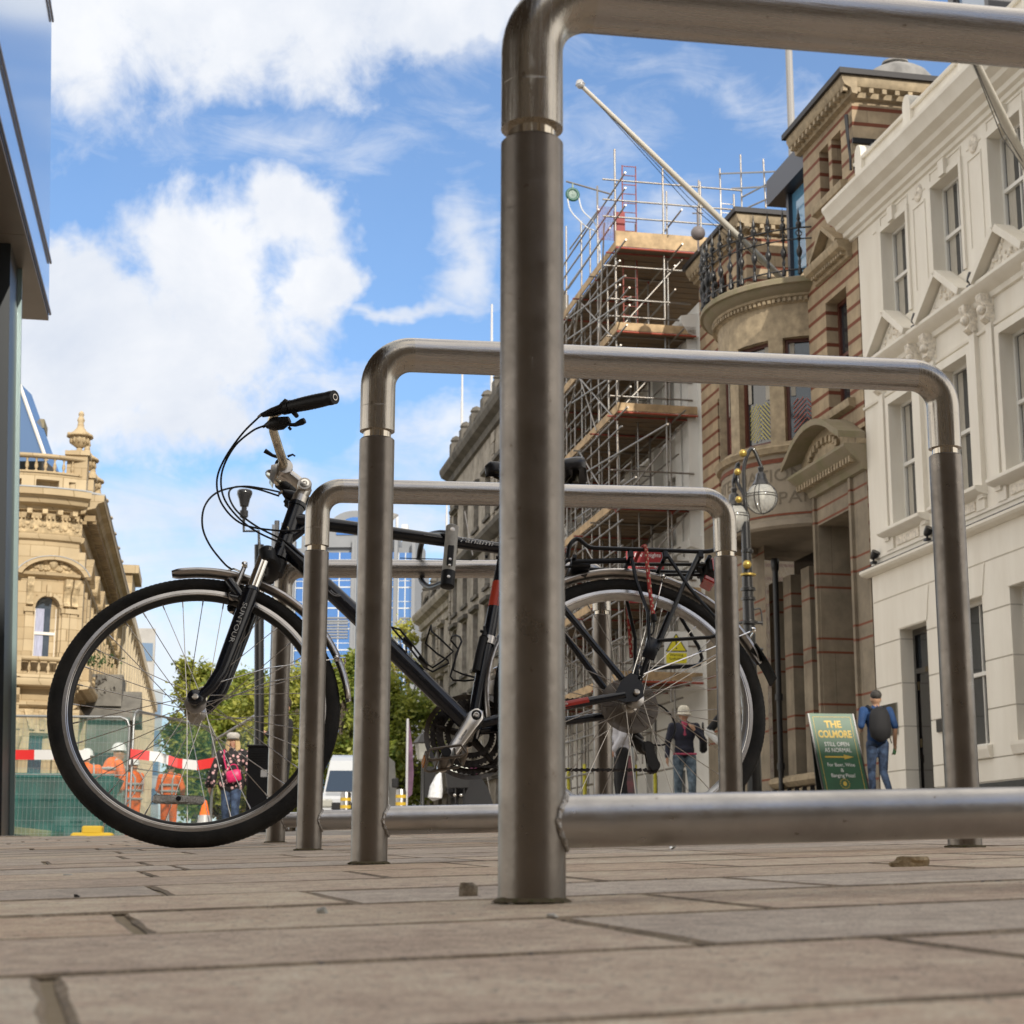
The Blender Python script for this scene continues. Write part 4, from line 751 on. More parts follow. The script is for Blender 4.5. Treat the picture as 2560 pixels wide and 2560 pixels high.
# string course, cornices, entablature
m=MB(); m.T=T; prism_x(m,[(-.16,6.02),(-.20,6.06),(-.20,6.12),(-.04,6.19),(0,6.19),(0,5.985),(-.05,5.985)],X0-.18,X1); m.box(X0,X1,-.03,0,6.30,6.36)
m.build('string_course',cream,wb); m=MB(); m.T=T; prism_x(m,[(-.21,6.125),(0,6.215),(0,6.195),(-.20,6.108)],X0-.2,X1); m.build('flashing',lead,wb)
m=MB(); m.T=T; prism_x(m,[(0,13.35),(-.05,13.37),(-.07,13.44),(-.14,13.47),(-.16,13.56),(-.30,13.62),(-.34,13.70),(-.50,13.78),(-.56,13.93),(-.62,14.02),(-.62,14.10),(0,14.16)],X0-.45,X1); m.build('cornice',cream,wb,smooth=30)
m=MB(); m.T=T; m.box(X0+.02,X1,.02,.30,14.16,14.93); prism_x(m,[(-.03,14.93),(-.05,14.97),(-.05,15.0),(.36,15.0),(.36,14.93)],X0,X1)
for k in range(10):
    x=X0+.12+2.47*k; pts=[(x,15.0)]+[(x+.17-.17*math.cos(PI*i/8),15.08+.22*math.sin(PI*i/8)) for i in range(9)]+[(x+.34,15.0)]; m.prism(pts,-.06,.20,'y'); m.box(x,x+.34,-.06,.20,14.17,15.0)
m.build('parapet',cream,wb,smooth=35); m=MB(); m.T=T; m.box(X0+.05,X1,.0,.34,15.002,15.02); m.box(X0,X0+.5,.2,.6,15.02,15.3); m.build('flashing',lead,wb)
orn=mat('carved_stucco',(.76,.70,.60),.7,nscale=14,namt=.25,bump=3,bscale=14)
# window surrounds
S1=MB(); S1.T=T; S2=MB(); S2.T=T
for c,o in zip(cxs,op2):
    S1.mark(); S2.mark()
    for s in (-1,1): S1.box(c+s*.605-(.10 if s<0 else 0),c+s*.605+(.10 if s>0 else 0),-.045,0,10.9,12.97)
    S1.box(c-.705,c+.705,-.045,0,12.975,13.09); S1.box(c-.12,c+.12,-.10,0,12.99,13.30)
    for s in (-1,1):
        for z in (13.10,13.28): S1.box(c+s*.40-.26,c+s*.40+.26,-.02,0,z,z+.02)
        S1.box(c+s*.66-.012,c+s*.66+.012,-.02,0,13.10,13.3); S1.box(c+s*.9,c+s*1.05,-.018,0,13.09,13.105)
    # roundel and panel between windows
    x=c+1.185; S2.sphere((x,-.01,13.12),.16,12,8,(1,.35,1.15)); S2.sphere((x,-.06,13.12),.07,10,6,(1,.4,1)); S1.box(x-.24,x+.24,-.022,0,12.86,12.885)
    S1.box(x-.27,x-.25,-.02,0,11.2,12.9) ; S1.box(x+.25,x+.27,-.02,0,11.2,12.9)
for c,o in zip(cxs,op1):
    S1.mark(); S2.mark()
    for s in (-1,1):
        a=c+s*.56; S1.box(min(a,a+s*.15),max(a,a+s*.15),-.06,0,6.78,9.30); S1.box(min(a+s*.19,a+s*.40),max(a+s*.19,a+s*.40),-.09,0,6.55,9.62)
    S1.box(c-.71,c+.71,-.06,0,9.30,9.46); prism_x(S1,[(0,6.60),(-.20,6.66),(-.24,6.70),(-.24,6.76),(0,6.775)],c-.98,c+.98)
    for s in (-1,1):     # console brackets
        S2.prism([(0,10.10),(-.26,10.10),(-.25,9.98),(-.16,9.90),(-.15,9.78),(-.20,9.66),(-.10,9.58),(0,9.6)],c+s*.86-.10,c+s*.86+.10,'x'); S1.box(c+s*.78-.16,c+s*.78+.16,-.05,0,6.36,6.60)
        S2.sphere((c+s*.86,-.2,9.82),.09,10,6)
    # relief panel under the sill
    S2.box(c-.52,c+.52,-.03,0,6.40,6.57)
    # triangular pediment on the entablature
    S1.prism([(c-.78,10.335),(c+.78,10.335),(c,10.90)],-.16,-.02,'y')
    for s in (-1,1):
        p0,p1=Vector((c+s*.90,0,10.30)),Vector((c,0,10.955)); d=(p1-p0).normalized(); n_=Vector((-d.z,0,d.x)); n_=n_ if n_.z>0 else -n_
        q=[p0,p1,p1+n_*.13,p0+n_*.13]; S1.prism([(v.x,v.z) for v in q],-.36,-.02-s*.0015,'y')
    for k in range(26):
        t=random.uniform(-.62,.62); z=10.36+random.random()*(.52*(1-abs(t)/.78)-.05 if abs(t)<.7 else .02); S2.sphere((c+t,-.165,max(10.38,z)),random.uniform(.035,.07),7,5,(1,.6,1))
S1.mark(); prism_x(S1,[(0,10.02),(-.06,10.03),(-.08,10.12),(-.16,10.16),(-.24,10.20),(-.30,10.27),(-.30,10.33),(0,10.335)],X0-.1,X1)
prism_x(S1,[(0,9.50),(-.04,9.51),(-.05,9.56),(0,9.58)],X0,X1)
S1.build('window_surround',cream,wb,smooth=30); S2.build('carving',orn,wb,smooth=50)
for c in cxs[:5]: sash(wb,T,c-.605,c+.605,10.9,12.97,.26); sash(wb,T,c-.56,c+.56,6.78,9.30,.26)
for o in opg[1:6]: sash(wb,T,o[0],o[1],o[2],o[3],.28); 
m=MB(); m.T=T
for o in opg[1:]: m.mark(); prism_x(m,[(0,2.02),(-.06,2.03),(-.10,2.18),(-.10,2.24),(0,2.249)],o[0]-.10,o[1]+.10); m.prism([(o[0]-.04,4.87),(o[1]+.04,4.87),(o[1]+.18,5.42),(o[0]-.18,5.42)],-.018,0,'y')
m.mark(); m.prism([(-31.31,4.76),(-30.0,4.76),(-29.86,5.42),(-31.45,5.42)],-.018,0,'y'); m.build('sill',cream,wb)
# curtains behind the glass read as pale bands in the panes
m=MB(); m.T=T; y=.262
for c in cxs[:5]:
    m.mark(); m.box(c-.50,c-.24,y-.0,y+.003,10.96,12.9); m.mark(); m.box(c-.46,c-.26,y,y+.003,6.86,9.22)
m.build('curtain',curt,wb)
# door
m=MB(); m.T=T; dx0,dx1=-31.27,-30.04; m.box(dx0,dx0+.09,.27,.36,1.0,4.74); m.box(dx1-.09,dx1,.27,.36,1.0,4.74); m.box(dx0+.09,dx1-.09,.27,.36,4.62,4.74); m.box(dx0+.09,dx1-.09,.25,.36,3.86,3.96); m.box(dx0+.09,dx1-.09,.31,.36,1.0,3.86)
for z0_,z1_ in ((1.25,2.15),(2.3,3.7)):
    for s in (0,1): xx=dx0+.16+s*.50; m.box(xx,xx+.41,.302,.31,z0_,z1_)
door=m.build('door',mat('black_door_paint',(.006,.006,.007),.12,coat=1),wb)
m=MB(); m.T=T; m.add([(dx0+.09,.33,3.96),(dx1-.09,.33,3.96),(dx1-.09,.33,4.62),(dx0+.09,.33,4.62)],[(0,1,2,3)]); m.build('transom_light',glass,door)
m=MB(); m.T=T
for z in (1.35,2.45,3.55): m.mark(); m.box(dx0+.10,dx0+.135,.285,.31,z,z+.16)
m.build('hinge',mat('brass_dull',(.40,.33,.20),.35,1),door)
m=MB(); m.T=T; m.box(-32.28,-31.52,-.03,0,2.72,3.34); pl=m.build('name_plate',mat('mirror_plate',(.30,.31,.30),.08,1),wb); m=MB(); m.T=T; m.box(-29.75,-29.5,-.04,0,2.62,2.85); m.build('letter_box',dark,wb)
m=MB(); m.T=T; m.box(-29.72,-29.35,-.03,0,1.25,1.62); m.build('meter_box',mat('meter_cream',(.5,.46,.38),.6),wb)
def spot(p,label):
    r=empty('spotlight',Rw_(p),THR,label,'spotlight','black spotlights on the ledges of the cream building'); m=MB(); m.box(-.06,.06,-.05,.05,0,.05); m.cyl((0,0,.05),(0,0,.12),.02,seg=8); m.build('bracket',dark,r); m=MB(); m.tube([(-.04,0,.13),(.03,.0,.16),(.09,.02,.24)],[.055,.075,.085],12); m.build('lamp_head',dark,r,smooth=40)
for p,l in (((-32.15,-.10,6.20),'black spotlight on the ledge beside the far end of the cream building above the door'),((-29.62,-.10,6.20),'black spotlight on the ledge between the door and the first ground floor window'),((-29.47,-.22,10.34),'black spotlight between the first and second small pediments'),((-27.1,-.22,10.34),'black spotlight between the second and third small pediments'),((-32.35,-.22,10.34),'black spotlight left of the first small pediment')): spot(p,l)
# roof lights of the cream building (dark steel box dormers)
m=MB(); m.T=T; m.box(X0+.4,X1,1.6,1.7,15.0,15.4); 
m.build('roof',lead,wb); dm=mat('dormer_steel',(.10,.10,.105),.4,.3)
m=MB(); m.T=T
for x in (-29.4,-24.6):
    m.box(x,x+.22,.8,4,15.0,17.9); m.box(x+1.5,x+1.65,.8,4,15.0,17.9); m.box(x,x+1.65,.7,4,17.9,18.1); m.box(x+.22,x+.30,.85,.95,15,17.9)
m.build('dormer',dm,wb); m=MB(); m.T=T
for x in (-29.4,-24.6): m.box(x+.30,x+1.5,.9,.93,15.0,17.9)
m.build('dormer_glass',mat('pale_glass',(.25,.35,.5),.05,0,spec=1),wb)
# flagpoles
def flagpole(name,base,tip,r,label,rope=True):
    b=Rw_(base);t=Rw_(tip); r_=empty('flagpole',b,0,label,'flagpole'); d=t-b; m=MB(); m.tube([(0,0,0),d*.5,d],[r,r*.85,r*.55],12); m.build('pole',mat('flagpole_paint',(.62,.59,.52),.4),r_,smooth=50)
    m=MB(); m.sphere(d,r*1.1,10,6); m.tube([d,d+Vector((-.02,0,.1))],[r*1.3,r*.8],8); m.build('finial',mat('finial_grey',(.5,.5,.5),.3,.6),r_,smooth=50)
    if rope:
        m=MB()
        for o in (.12,.28): m.tube([d*.97,d*.5-Vector((0,0,o+.1)),d*.12-Vector((0,0,o*.5))],.008,5)
        m.build('rope',dark,r_)
    return r_
flagpole('f',Vector(onR(1478,528,14.3)),Vector(onR(1095,160,8.2)),.085,'white flagpole slanting out over the street from the iron balcony')
flagpole('f',Vector(onR(1945,330,13.9)),Vector(onR(1812,60,9.5)),.085,'white flagpole slanting out in front of the cream building at the right edge')
# ---- banded stone and brick building
def banded(name,pitch,red,z0,pair=None,base=(.40,.31,.20),rc=(.17,.048,.022)):
    m=D.materials.new(name); m.use_nodes=True; t=m.node_tree; b=t.nodes['Principled BSDF']; l=t.links.new; tc=t.nodes.new('ShaderNodeTexCoord'); sp=t.nodes.new('ShaderNodeSeparateXYZ'); l(tc.outputs['Object'],sp.inputs[0])
    def mt(op,a,b_=None,c=None):
        n=t.nodes.new('ShaderNodeMath'); n.operation=op
        for i,v in enumerate((a,b_,c)):
            if v is None: continue
            if isinstance(v,(int,float)): n.inputs[i].default_value=v
            else: l(v,n.inputs[i])
        return n.outputs[0]
    zz=mt('SUBTRACT',sp.outputs[2],z0); md=mt('FLOORED_MODULO',zz,pitch); band=mt('LESS_THAN',md,red)
    if pair: band=mt('MAXIMUM',band,mt('MULTIPLY',mt('GREATER_THAN',md,pair),mt('LESS_THAN',md,pair+red)))
    n=t.nodes.new('ShaderNodeTexNoise'); n.inputs['Scale'].default_value=1.6; n.inputs['Detail'].default_value=8; n.inputs['Roughness'].default_value=.65; l(tc.outputs['Object'],n.inputs[0])
    ms=t.nodes.new('ShaderNodeMapping'); ms.inputs['Scale'].default_value=(2.2,2.2,.35); l(tc.outputs['Object'],ms.inputs[0]); n2=t.nodes.new('ShaderNodeTexNoise'); n2.inputs['Scale'].default_value=1.5; n2.inputs['Detail'].default_value=6; l(ms.outputs[0],n2.inputs[0])
    cb=t.nodes.new('ShaderNodeCombineXYZ'); l(mt('ADD',sp.outputs[0],sp.outputs[1]),cb.inputs[0]); l(zz,cb.inputs[1])
    br=t.nodes.new('ShaderNodeTexBrick'); l(cb.outputs[0],br.inputs[0]); br.inputs['Scale'].default_value=1; br.inputs['Brick Width'].default_value=.95; br.inputs['Row Height'].default_value=pitch; br.inputs['Mortar Size'].default_value=.006; br.inputs['Color1'].default_value=tuple(c*1.06 for c in base)+(1,); br.inputs['Color2'].default_value=tuple(c*.86 for c in base)+(1,); br.inputs['Mortar'].default_value=tuple(c*.5 for c in base)+(1,)
    x=t.nodes.new('ShaderNodeMixRGB'); x.blend_type='OVERLAY'; x.inputs[0].default_value=.45; l(br.outputs[0],x.inputs[1]); l(n.outputs[0],x.inputs[2])
    st=t.nodes.new('ShaderNodeMapRange'); l(n2.outputs[0],st.inputs[0]); st.inputs[1].default_value=.5; st.inputs[2].default_value=.8; st.inputs[4].default_value=.5; x3=t.nodes.new('ShaderNodeMixRGB'); l(st.outputs[0],x3.inputs[0]); l(x.outputs[0],x3.inputs[1]); x3.inputs[2].default_value=(.16,.12,.08,1)
    y=t.nodes.new('ShaderNodeMixRGB'); l(band,y.inputs[0]); l(x3.outputs[0],y.inputs[1]); y.inputs[2].default_value=tuple(rc)+(1,); z=t.nodes.new('ShaderNodeMixRGB'); z.blend_type='OVERLAY'; z.inputs[0].default_value=.3; l(y.outputs[0],z.inputs[1]); l(n.outputs[0],z.inputs[2]); l(z.outputs[0],b.inputs['Base Color']); b.inputs['Roughness'].default_value=.8
    bp=t.nodes.new('ShaderNodeBump'); bp.inputs['Strength'].default_value=.4; bp.inputs['Distance'].default_value=.02; l(n.outputs[0],bp.inputs['Height']); l(bp.outputs[0],b.inputs['Normal']); return m
bandU=banded('banded_masonry',.368,.085,.10); bandL=banded('paired_band_masonry',1.44,.048,-.98,pair=.30,base=(.235,.195,.14)); ston=mat('buff_stone',(.34,.27,.175),.75,nscale=1.5,namt=.15,bump=.3,bscale=12,n2scale=6); stond=mat('weathered_stone',(.34,.285,.195),.85,nscale=2.5,namt=.25,bump=.6,bscale=14,col2=(.20,.185,.10),lo=.45,hi=.7); brown=mat('brown_frame_paint',(.10,.03,.018),.4); slate=mat('dark_eave',(.02,.018,.02),.6)
sb,T=bld('banded_building',-36,'stone building with red brick bands, curved bow and iron balcony',)
m=MB(); m.T=T; A0,A1=-35.5,-32.55; tw=[(-34.5,-33.95,14.86,16.12),(-33.77,-33.22,14.86,16.12),(-34.45,-33.25,9.95,12.5)]
wallg(m,A0,A1,9.2,16.75,tw,0,.35); m.add([(A1,0,6.3),(A1,8,6.3),(A1,8,16.75),(A1,0,16.75)],[(0,1,2,3)]); m.add([(A0,0,9.2),(A0,0,16.75),(A0,4,16.75),(A0,4,9.2)],[(0,1,2,3)])
F0,F1=-43.6,-39.62; wallg(m,F0,F1,9.2,16.4,[(-42.2,-41.2,10,12.4),(-42.2,-41.2,14,15.6)],0,.3); m.add([(F1,0,9.2),(F1,4,9.2),(F1,4,16.4),(F1,0,16.4)],[(0,1,2,3)]); m.add([(F0,0,1),(F0,0,16.4),(F0,8,16.4),(F0,8,1)],[(0,1,2,3)])
m.add([(F1,3.9,9.2),(A0,3.9,9.2),(A0,3.9,15.4),(F1,3.9,15.4)],[(0,1,2,3)])
m.build('wall',bandU,sb)
m=MB(); m.T=T; wallg(m,A0-.02,A1,.8,8.9,[(-35.35,-33.55,1.55,7.62)],0,.75); wallg(m,F0,-38.9,.8,9.2,[],0,.3)
for x in (-39.35,-38.35,-37.15,-36.25): m.box(x-.26,x+.26,.35,1.0,1.9,7.0)
m.box(-33.42,-33.30,-.07,0,1.5,8.3); m.box(-35.50,-35.38,-.07,-.0,1.5,8.3)
m.build('ground_floor_wall',bandL,sb)
m=MB(); m.T=T; m.lathe([(.78,1.4),(.78,7.63)],(-34.45,1.35,0),28); m.lathe([(.84,1.5),(.84,2.3),(.78,2.4)],(-34.45,1.35,0),28); m.build('column',bandL,sb,smooth=60)
m=MB(); m.T=T; m.box(-39.6,-35.5,1.02,1.1,1,7.6); m.build('dark_glazing',mat('black_glazing',(.012,.012,.014),.2),sb)  # near-black glazing set back behind the piers
m=MB(); m.T=T; prism_x(m,[(.3,1.95),(.05,2.0),(-.05,2.10),(-.05,2.2),(.1,2.26),(.3,2.28)],-38.9,-35.5); m.box(-38.9,-35.5,.1,.3,1.55,1.95); m.build('low_sill',ston,sb)
m=MB(); m.T=T
for k in range(9): m.box(-38.9,-35.5,-.12,-.06,1.02+.10*k-.10,1.07+.10*k-.10)
for k in range(8): m.box(-38.88+.48*k,-38.84+.48*k,-.14,-.04,.6,1.95)
m.build('railing',dark,sb)
m=MB(); m.T=T; m.mark()
for x in (-38.0,): m.cyl((x,-.06,1),(x,-.06,7.2),.07,seg=10); m.lathe([(.07,7.05),(.09,7.1),(.10,7.3),(.08,7.35)],(x,-.06,0),10); m.lathe([(.10,4.0),(.10,4.15)],(x,-.06,0),10); m.lathe([(.10,2.4),(.10,2.55)],(x,-.06,0),10)
m.mark(); m.tube([(-32.68,-.08,16.2),(-32.60,-.1,15.7),(-32.6,-.06,15.2),(-32.6,-.06,14.9)],[.05,.04,.03,.03],8); m.box(-32.56,-32.50,-.02,.8,15.5,15.62); m.box(-32.56,-32.50,-.02,.8,14.9,15.05)
m.mark(); m.tube([(-39.9,-.1,16.0),(-39.95,-.1,15.4),(-40.0,-.1,14.6)],[.07,.05,.05],8); m.build('downpipe',dark,sb,smooth=40)
# eaves with brackets, both pavilions
def eave(a,b,z,side=6.0,ov=.34):
    m=MB(); m.T=T; prism_x(m,[(0,z-.42),(-.12,z-.40),(-.15,z-.28),(-ov+.06,z-.22),(-ov,z-.10),(-ov,z),(0,z)],a-.1,b+ov); m.prism([(b,z-.42),(b+.12,z-.40),(b+.15,z-.28),(b+ov-.06,z-.22),(b+ov,z-.101),(b+ov,z-.001),(b,z-.001)],0,side,'y')
    k=a
    while k<b+.3: m.box(k,k+.10,-.28,-.13,z-.34,z-.235); k+=.24
    k=-.3
    while k<side: m.box(b+.13,b+.28,k,k+.10,z-.34,z-.235); k+=.30
    m.build('eave',ston,sb,smooth=30)
    m=MB(); m.T=T; r=.62; zt=z+.13; m.prism([(a-.2,-ov-.08),(b+ov+.08,-ov-.08),(b+ov+.08,side),(a-.2,side)],z+.002,zt,'z'); m.build('gutter',slate,sb)
    m=MB(); m.T=T; cx,cy=(a+b)/2,side*.5; m.add([(a,-ov,zt),(b+ov,-ov,zt),(b+ov,side,zt),(a,side,zt),(cx,cy,zt+.12)],[(0,1,4),(1,2,4),(2,3,4),(3,0,4)]) ; m.build('roof',lead,sb)
eave(A0-.05,A1,16.92,7.5); eave(F0,F1,16.52,4.0)
# near pavilion dressings
m=MB(); m.T=T; prism_x(m,[(0,14.62),(-.14,14.66),(-.16,14.76),(-.16,14.82),(0,14.85)],-34.75,-32.95); prism_x(m,[(0,9.72),(-.14,9.76),(-.16,9.86),(-.16,9.92),(0,9.94)],-34.7,-33.0)
m.box(-33.94,-33.78,.05,.3,14.86,16.12); m.mark(); prism_x(m,[(0,13.02),(-.08,13.04),(-.12,13.16),(-.30,13.24),(-.34,13.34),(-.34,13.40),(0,13.42)],-34.85,-32.85)
for s in (-1,1):
    p0,p1=Vector((-33.85+s*.75,0,13.42)),Vector((-33.85,0,13.98)); d=(p1-p0).normalized(); n_=Vector((-d.z,0,d.x)); n_=n_ if n_.z>0 else -n_; q=[p0,p1,p1+n_*.10,p0+n_*.10]; m.prism([(v.x,v.z) for v in q],-.30,-.0-.002*(s+1),'y')
m.prism([(-34.5,13.42),(-33.2,13.42),(-33.85,13.93)],-.08,0,'y'); k=-34.7
while k<-33.0: m.box(k,k+.06,-.22,-.11,13.10,13.18); k+=.13
m.build('window_dressing',ston,sb,smooth=30)
# segmental pediment over the entrance
m=MB(); m.T=T; prism_x(m,[(0,8.25),(-.10,8.27),(-.14,8.40),(-.40,8.62),(-.50,8.74),(-.50,8.80),(0,8.82)],-36.0,-32.5); pc=-34.25; pts=[]; 
for i in range(17): t=-1+2*i/16; pts.append((pc+1.75*t,8.82+.72*max(0,math.cos(t*PI/2))**1.0*(1 if abs(t)<.7 else .9)+.10*abs(t)))
out=[(x,z+.14) for x,z in pts]; 
for a,b,c,d in zip(pts,pts[1:],out,out[1:]): m.prism([a,b,d,c],-.62,-.02,'y')
m.build('entrance_pediment',stond,sb,smooth=25)
m=MB(); m.T=T; m.prism([(x,z) for x,z in pts]+[(pc+1.75,8.8),(pc-1.75,8.8)],-.22,0,'y'); k=-35.9
while k<-32.6: m.box(k,k+.08,-.34,-.13,8.44,8.58); k+=.16
for i in range(9): a=PI*(.12+.76*i/8); m.box(pc+.85*math.cos(a)-.06,pc+.85*math.cos(a)+.06,-.30,-.2,8.86+.34*math.sin(a),9.0+.34*math.sin(a))
m.build('entablature',ston,sb)
# bow
BX,BY,BR=-37.62,.95,2.30
bend=lambda s,y,z:(BX+36+(BR-y)*math.sin(s/BR),BY-(BR-y)*math.cos(s/BR),z)
smax=BR*R_(112); wins=[]
for c in (-2.7,-1.4,-.1,1.2,2.5,3.75): wins.append((c-.47,c+.47,9.66,12.10))
m=MB(); m.T=bend; wallg(m,-smax,smax,9.55,12.97,wins,0,.30,nx=26); m.build('bow_wall',ston,sb,smooth=30)
m=MB(); m.T=bend; wallg(m,-smax,smax,7.85,9.38,[],0,.1,nx=26); m.build('inscribed_band',mat('band_stone',(.27,.225,.165),.8,nscale=2,namt=.12,bump=.3,bscale=15),sb,smooth=30)
a0,a1=R_(-90-112),R_(-90+112)
def ringp(name,prof,mt_): m=MB(); m.T=Matrix.Translation((36,0,0)); m.lathe([(BR+r,z) for r,z in prof],(BX,BY,0),40,'z',a0,a1); return m.build(name,mt_,sb,smooth=30)
ringp('bow_cornice',[(0,12.90),(.05,12.93),(.06,13.02),(.12,13.05),(.14,13.10)],ston); ringp('balcony_edge',[(.14,13.10),(.20,13.13),(.30,13.20),(.34,13.26),(.42,13.27),(.42,13.38),(.38,13.42),(-BR,13.42)],stond)
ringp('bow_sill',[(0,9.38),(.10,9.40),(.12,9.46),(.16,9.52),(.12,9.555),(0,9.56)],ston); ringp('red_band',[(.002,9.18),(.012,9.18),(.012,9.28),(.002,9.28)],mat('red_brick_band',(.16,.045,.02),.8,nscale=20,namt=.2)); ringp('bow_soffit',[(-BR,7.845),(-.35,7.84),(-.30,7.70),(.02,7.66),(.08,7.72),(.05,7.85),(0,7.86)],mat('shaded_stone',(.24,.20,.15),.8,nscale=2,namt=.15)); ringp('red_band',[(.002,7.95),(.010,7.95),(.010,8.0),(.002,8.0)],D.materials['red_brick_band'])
m=MB(); m.T=bend; k=-smax
while k<smax: m.box(k,k+.06,-.13,-.055,12.935,13.015); k+=.12
m.build('dentil',ston,sb)
yel=mat('yellow_lattice',(.50,.42,.03),.5); redl=mat('red_lattice',(.45,.10,.06),.5)
for i,wn_ in enumerate(wins):
    f=MB(); f.T=bend; x0,x1,z0,z1=wn_; fw=.075
    f.box(x0,x0+fw,.16,.24,z0,z1); f.box(x1-fw,x1,.16,.24,z0,z1); f.box(x0+fw,x1-fw,.16,.24,z0,z0+.09); f.box(x0+fw,x1-fw,.16,.24,z1-fw,z1); o=f.build('window',brown,sb)
    g=MB(); g.T=bend; g.add([(x0+.04,.225,z0+.03),(x1-.04,.225,z0+.03),(x1-.04,.225,z1-.03),(x0+.04,.225,z1-.03)],[(0,1,2,3)]); g.build('pane',glass,o)
    lt=MB(); lt.T=bend; mt_=yel if i%2==1 else redl
    cz0,cz1=z0+.12,z0+1.05
    for k in range(-2,9):
        for sgn in (1,-1):
            zc=cz0+.11*k; xa,xb=((x0+x1)/2-.32,(x0+x1)/2) if sgn>0 else ((x0+x1)/2+.02,(x0+x1)/2+.33); 
            for j in range(5):
                u0=xa+(xb-xa)*j/5; u1=xa+(xb-xa)*(j+1)/5; za=zc+sgn*.32*j/5+(.34 if sgn<0 else 0); zb=zc+sgn*.32*(j+1)/5+(.34 if sgn<0 else 0)
                if cz0<min(za,zb) and max(za,zb)<cz1: lt.add([(u0,.212,za),(u1,.212,zb),(u1,.212,zb+.028),(u0,.212,za+.028)],[(0,1,2,3)])
    lt.build('lattice',mt_,o)
    g=MB(); g.T=bend; g.box(x0+.10,x0+.22,.214,.222,z0+1.1,z1-.08); g.box(x1-.24,x1-.09,.214,.222,z0+1.1,z1-.08); g.build('curtain',curt,o)
# the inscription cut in the band
m=MB(); 
def bent_text(mb,txt,size,s0,z,sx=1.1):
    vs,fs=text_mesh(txt,size,.0,align='CENTER',sx=sx); mb.add([(s0+x,-.006,z+y) for x,y,_ in vs],fs)
m.T=bend; bent_text(m,'INTERNATIONAL',.42,1.15,8.88,1.15); bent_text(m,'ASSURANCE COMPANY',.40,-.05,8.34,1.25) if False else bent_text(m,'COMPANY',.40,1.85,8.34,1.25)
m.build('inscription',mat('cut_letters',(.17,.14,.10),.9),sb)
for x0,x1,z0,z1 in ((-34.5,-33.95,14.86,16.12),(-33.77,-33.22,14.86,16.12)): sash(sb,T,x0,x1,z0,z1,.33,brown,mid=False,bar=False)
sash(sb,T,-34.45,-33.25,9.95,12.5,.33,brown,fw=.09); sash(sb,T,-42.2,-41.2,10,12.4,.28,brown); sash(sb,T,-42.2,-41.2,14,15.6,.28,brown)
# iron balcony railing round the bow
r=empty('balcony_railing',Rw_((BX,BY,13.46)),THR,'black wrought iron railing with spiked balusters round the balcony above the bow','railing'); rr=BR+.36
m=MB()
for z,w_ in ((.12,.022),(.85,.018),(1.12,.022)): m.torus((0,0,z),rr,w_,50,6,'z',a0+.15,a1-.15)
m.build('rail',dark,r)
for k in range(27):
    a=a0+.17+(a1-a0-.34)*k/26; m=MB(); c=(rr*math.cos(a),rr*math.sin(a),0)
    m.lathe([(.05,0),(.055,.1),(.03,.16),(.026,.4),(.055,.46),(.075,.55),(.055,.62),(.026,.68),(.026,.8),(.06,.86),(.026,.92),(.028,1.1),(.072,1.17),(.065,1.24),(.03,1.28),(.05,1.34),(.018,1.5),(.0,1.66)],c,8); m.torus((c[0],c[1],.30),.07,.016,12,5,'y'); m.torus((c[0],c[1],.99),.07,.014,12,5,'x'); m.build('baluster',dark,r,smooth=50)
# canopy beam and glass screen between the pavilions, mast and dome behind
r=empty('steel_canopy',Rw_((-37.5,1.5,15.0)),THR,'dark steel canopy beam with glass screen between the two gabled pavilions','canopy'); m=MB(); m.box(-.5,2.0,-1.5,-.8,1.2,1.85); m.box(.3,.45,-1.3,-1.1,-1.5,1.2); m.box(-.5,-.3,-.8,2.2,1.2,1.7); m.build('beam',mat('canopy_steel',(.045,.05,.065),.4,.2),r); m=MB(); m.box(.45,1.9,-1.2,-1.17,-1.0,1.15); m.build('glass_screen',mat('blue_glass',(.10,.25,.40),.04,0,spec=1),r)
p=at(1490,150,52); m=MB(); m.cyl((0,0,-9),(0,0,4.5),.13,.11,10); o=m.build('mast',mat('mast_grey',(.30,.29,.28),.5),label='grey vertical mast standing behind the roof of the banded building',cat='mast'); o.location=p
p=at(1690,150,47); r=empty('roof_dome',p,0,'grey lead dome with a round cap behind the gabled roof','dome'); dmm=mat('dome_lead',(.22,.215,.205),.6,nscale=1.2,namt=.35,bump=.3,bscale=6,stretch=(1,1,.3)); m=MB(); m.lathe([(1.12,-2.0),(1.12,-.35),(1.06,-.12),(.93,.06),(.74,.20),(.52,.30),(.36,.34)],(0,0,0),36); m.build('shell',dmm,r,smooth=50); m=MB(); m.lathe([(.36,.33),(.34,.42),(.29,.43),(.29,.45),(.40,.47),(.38,.54),(.25,.61),(0,.64)],(0,0,0),28); m.build('cap',dmm,r,smooth=40)
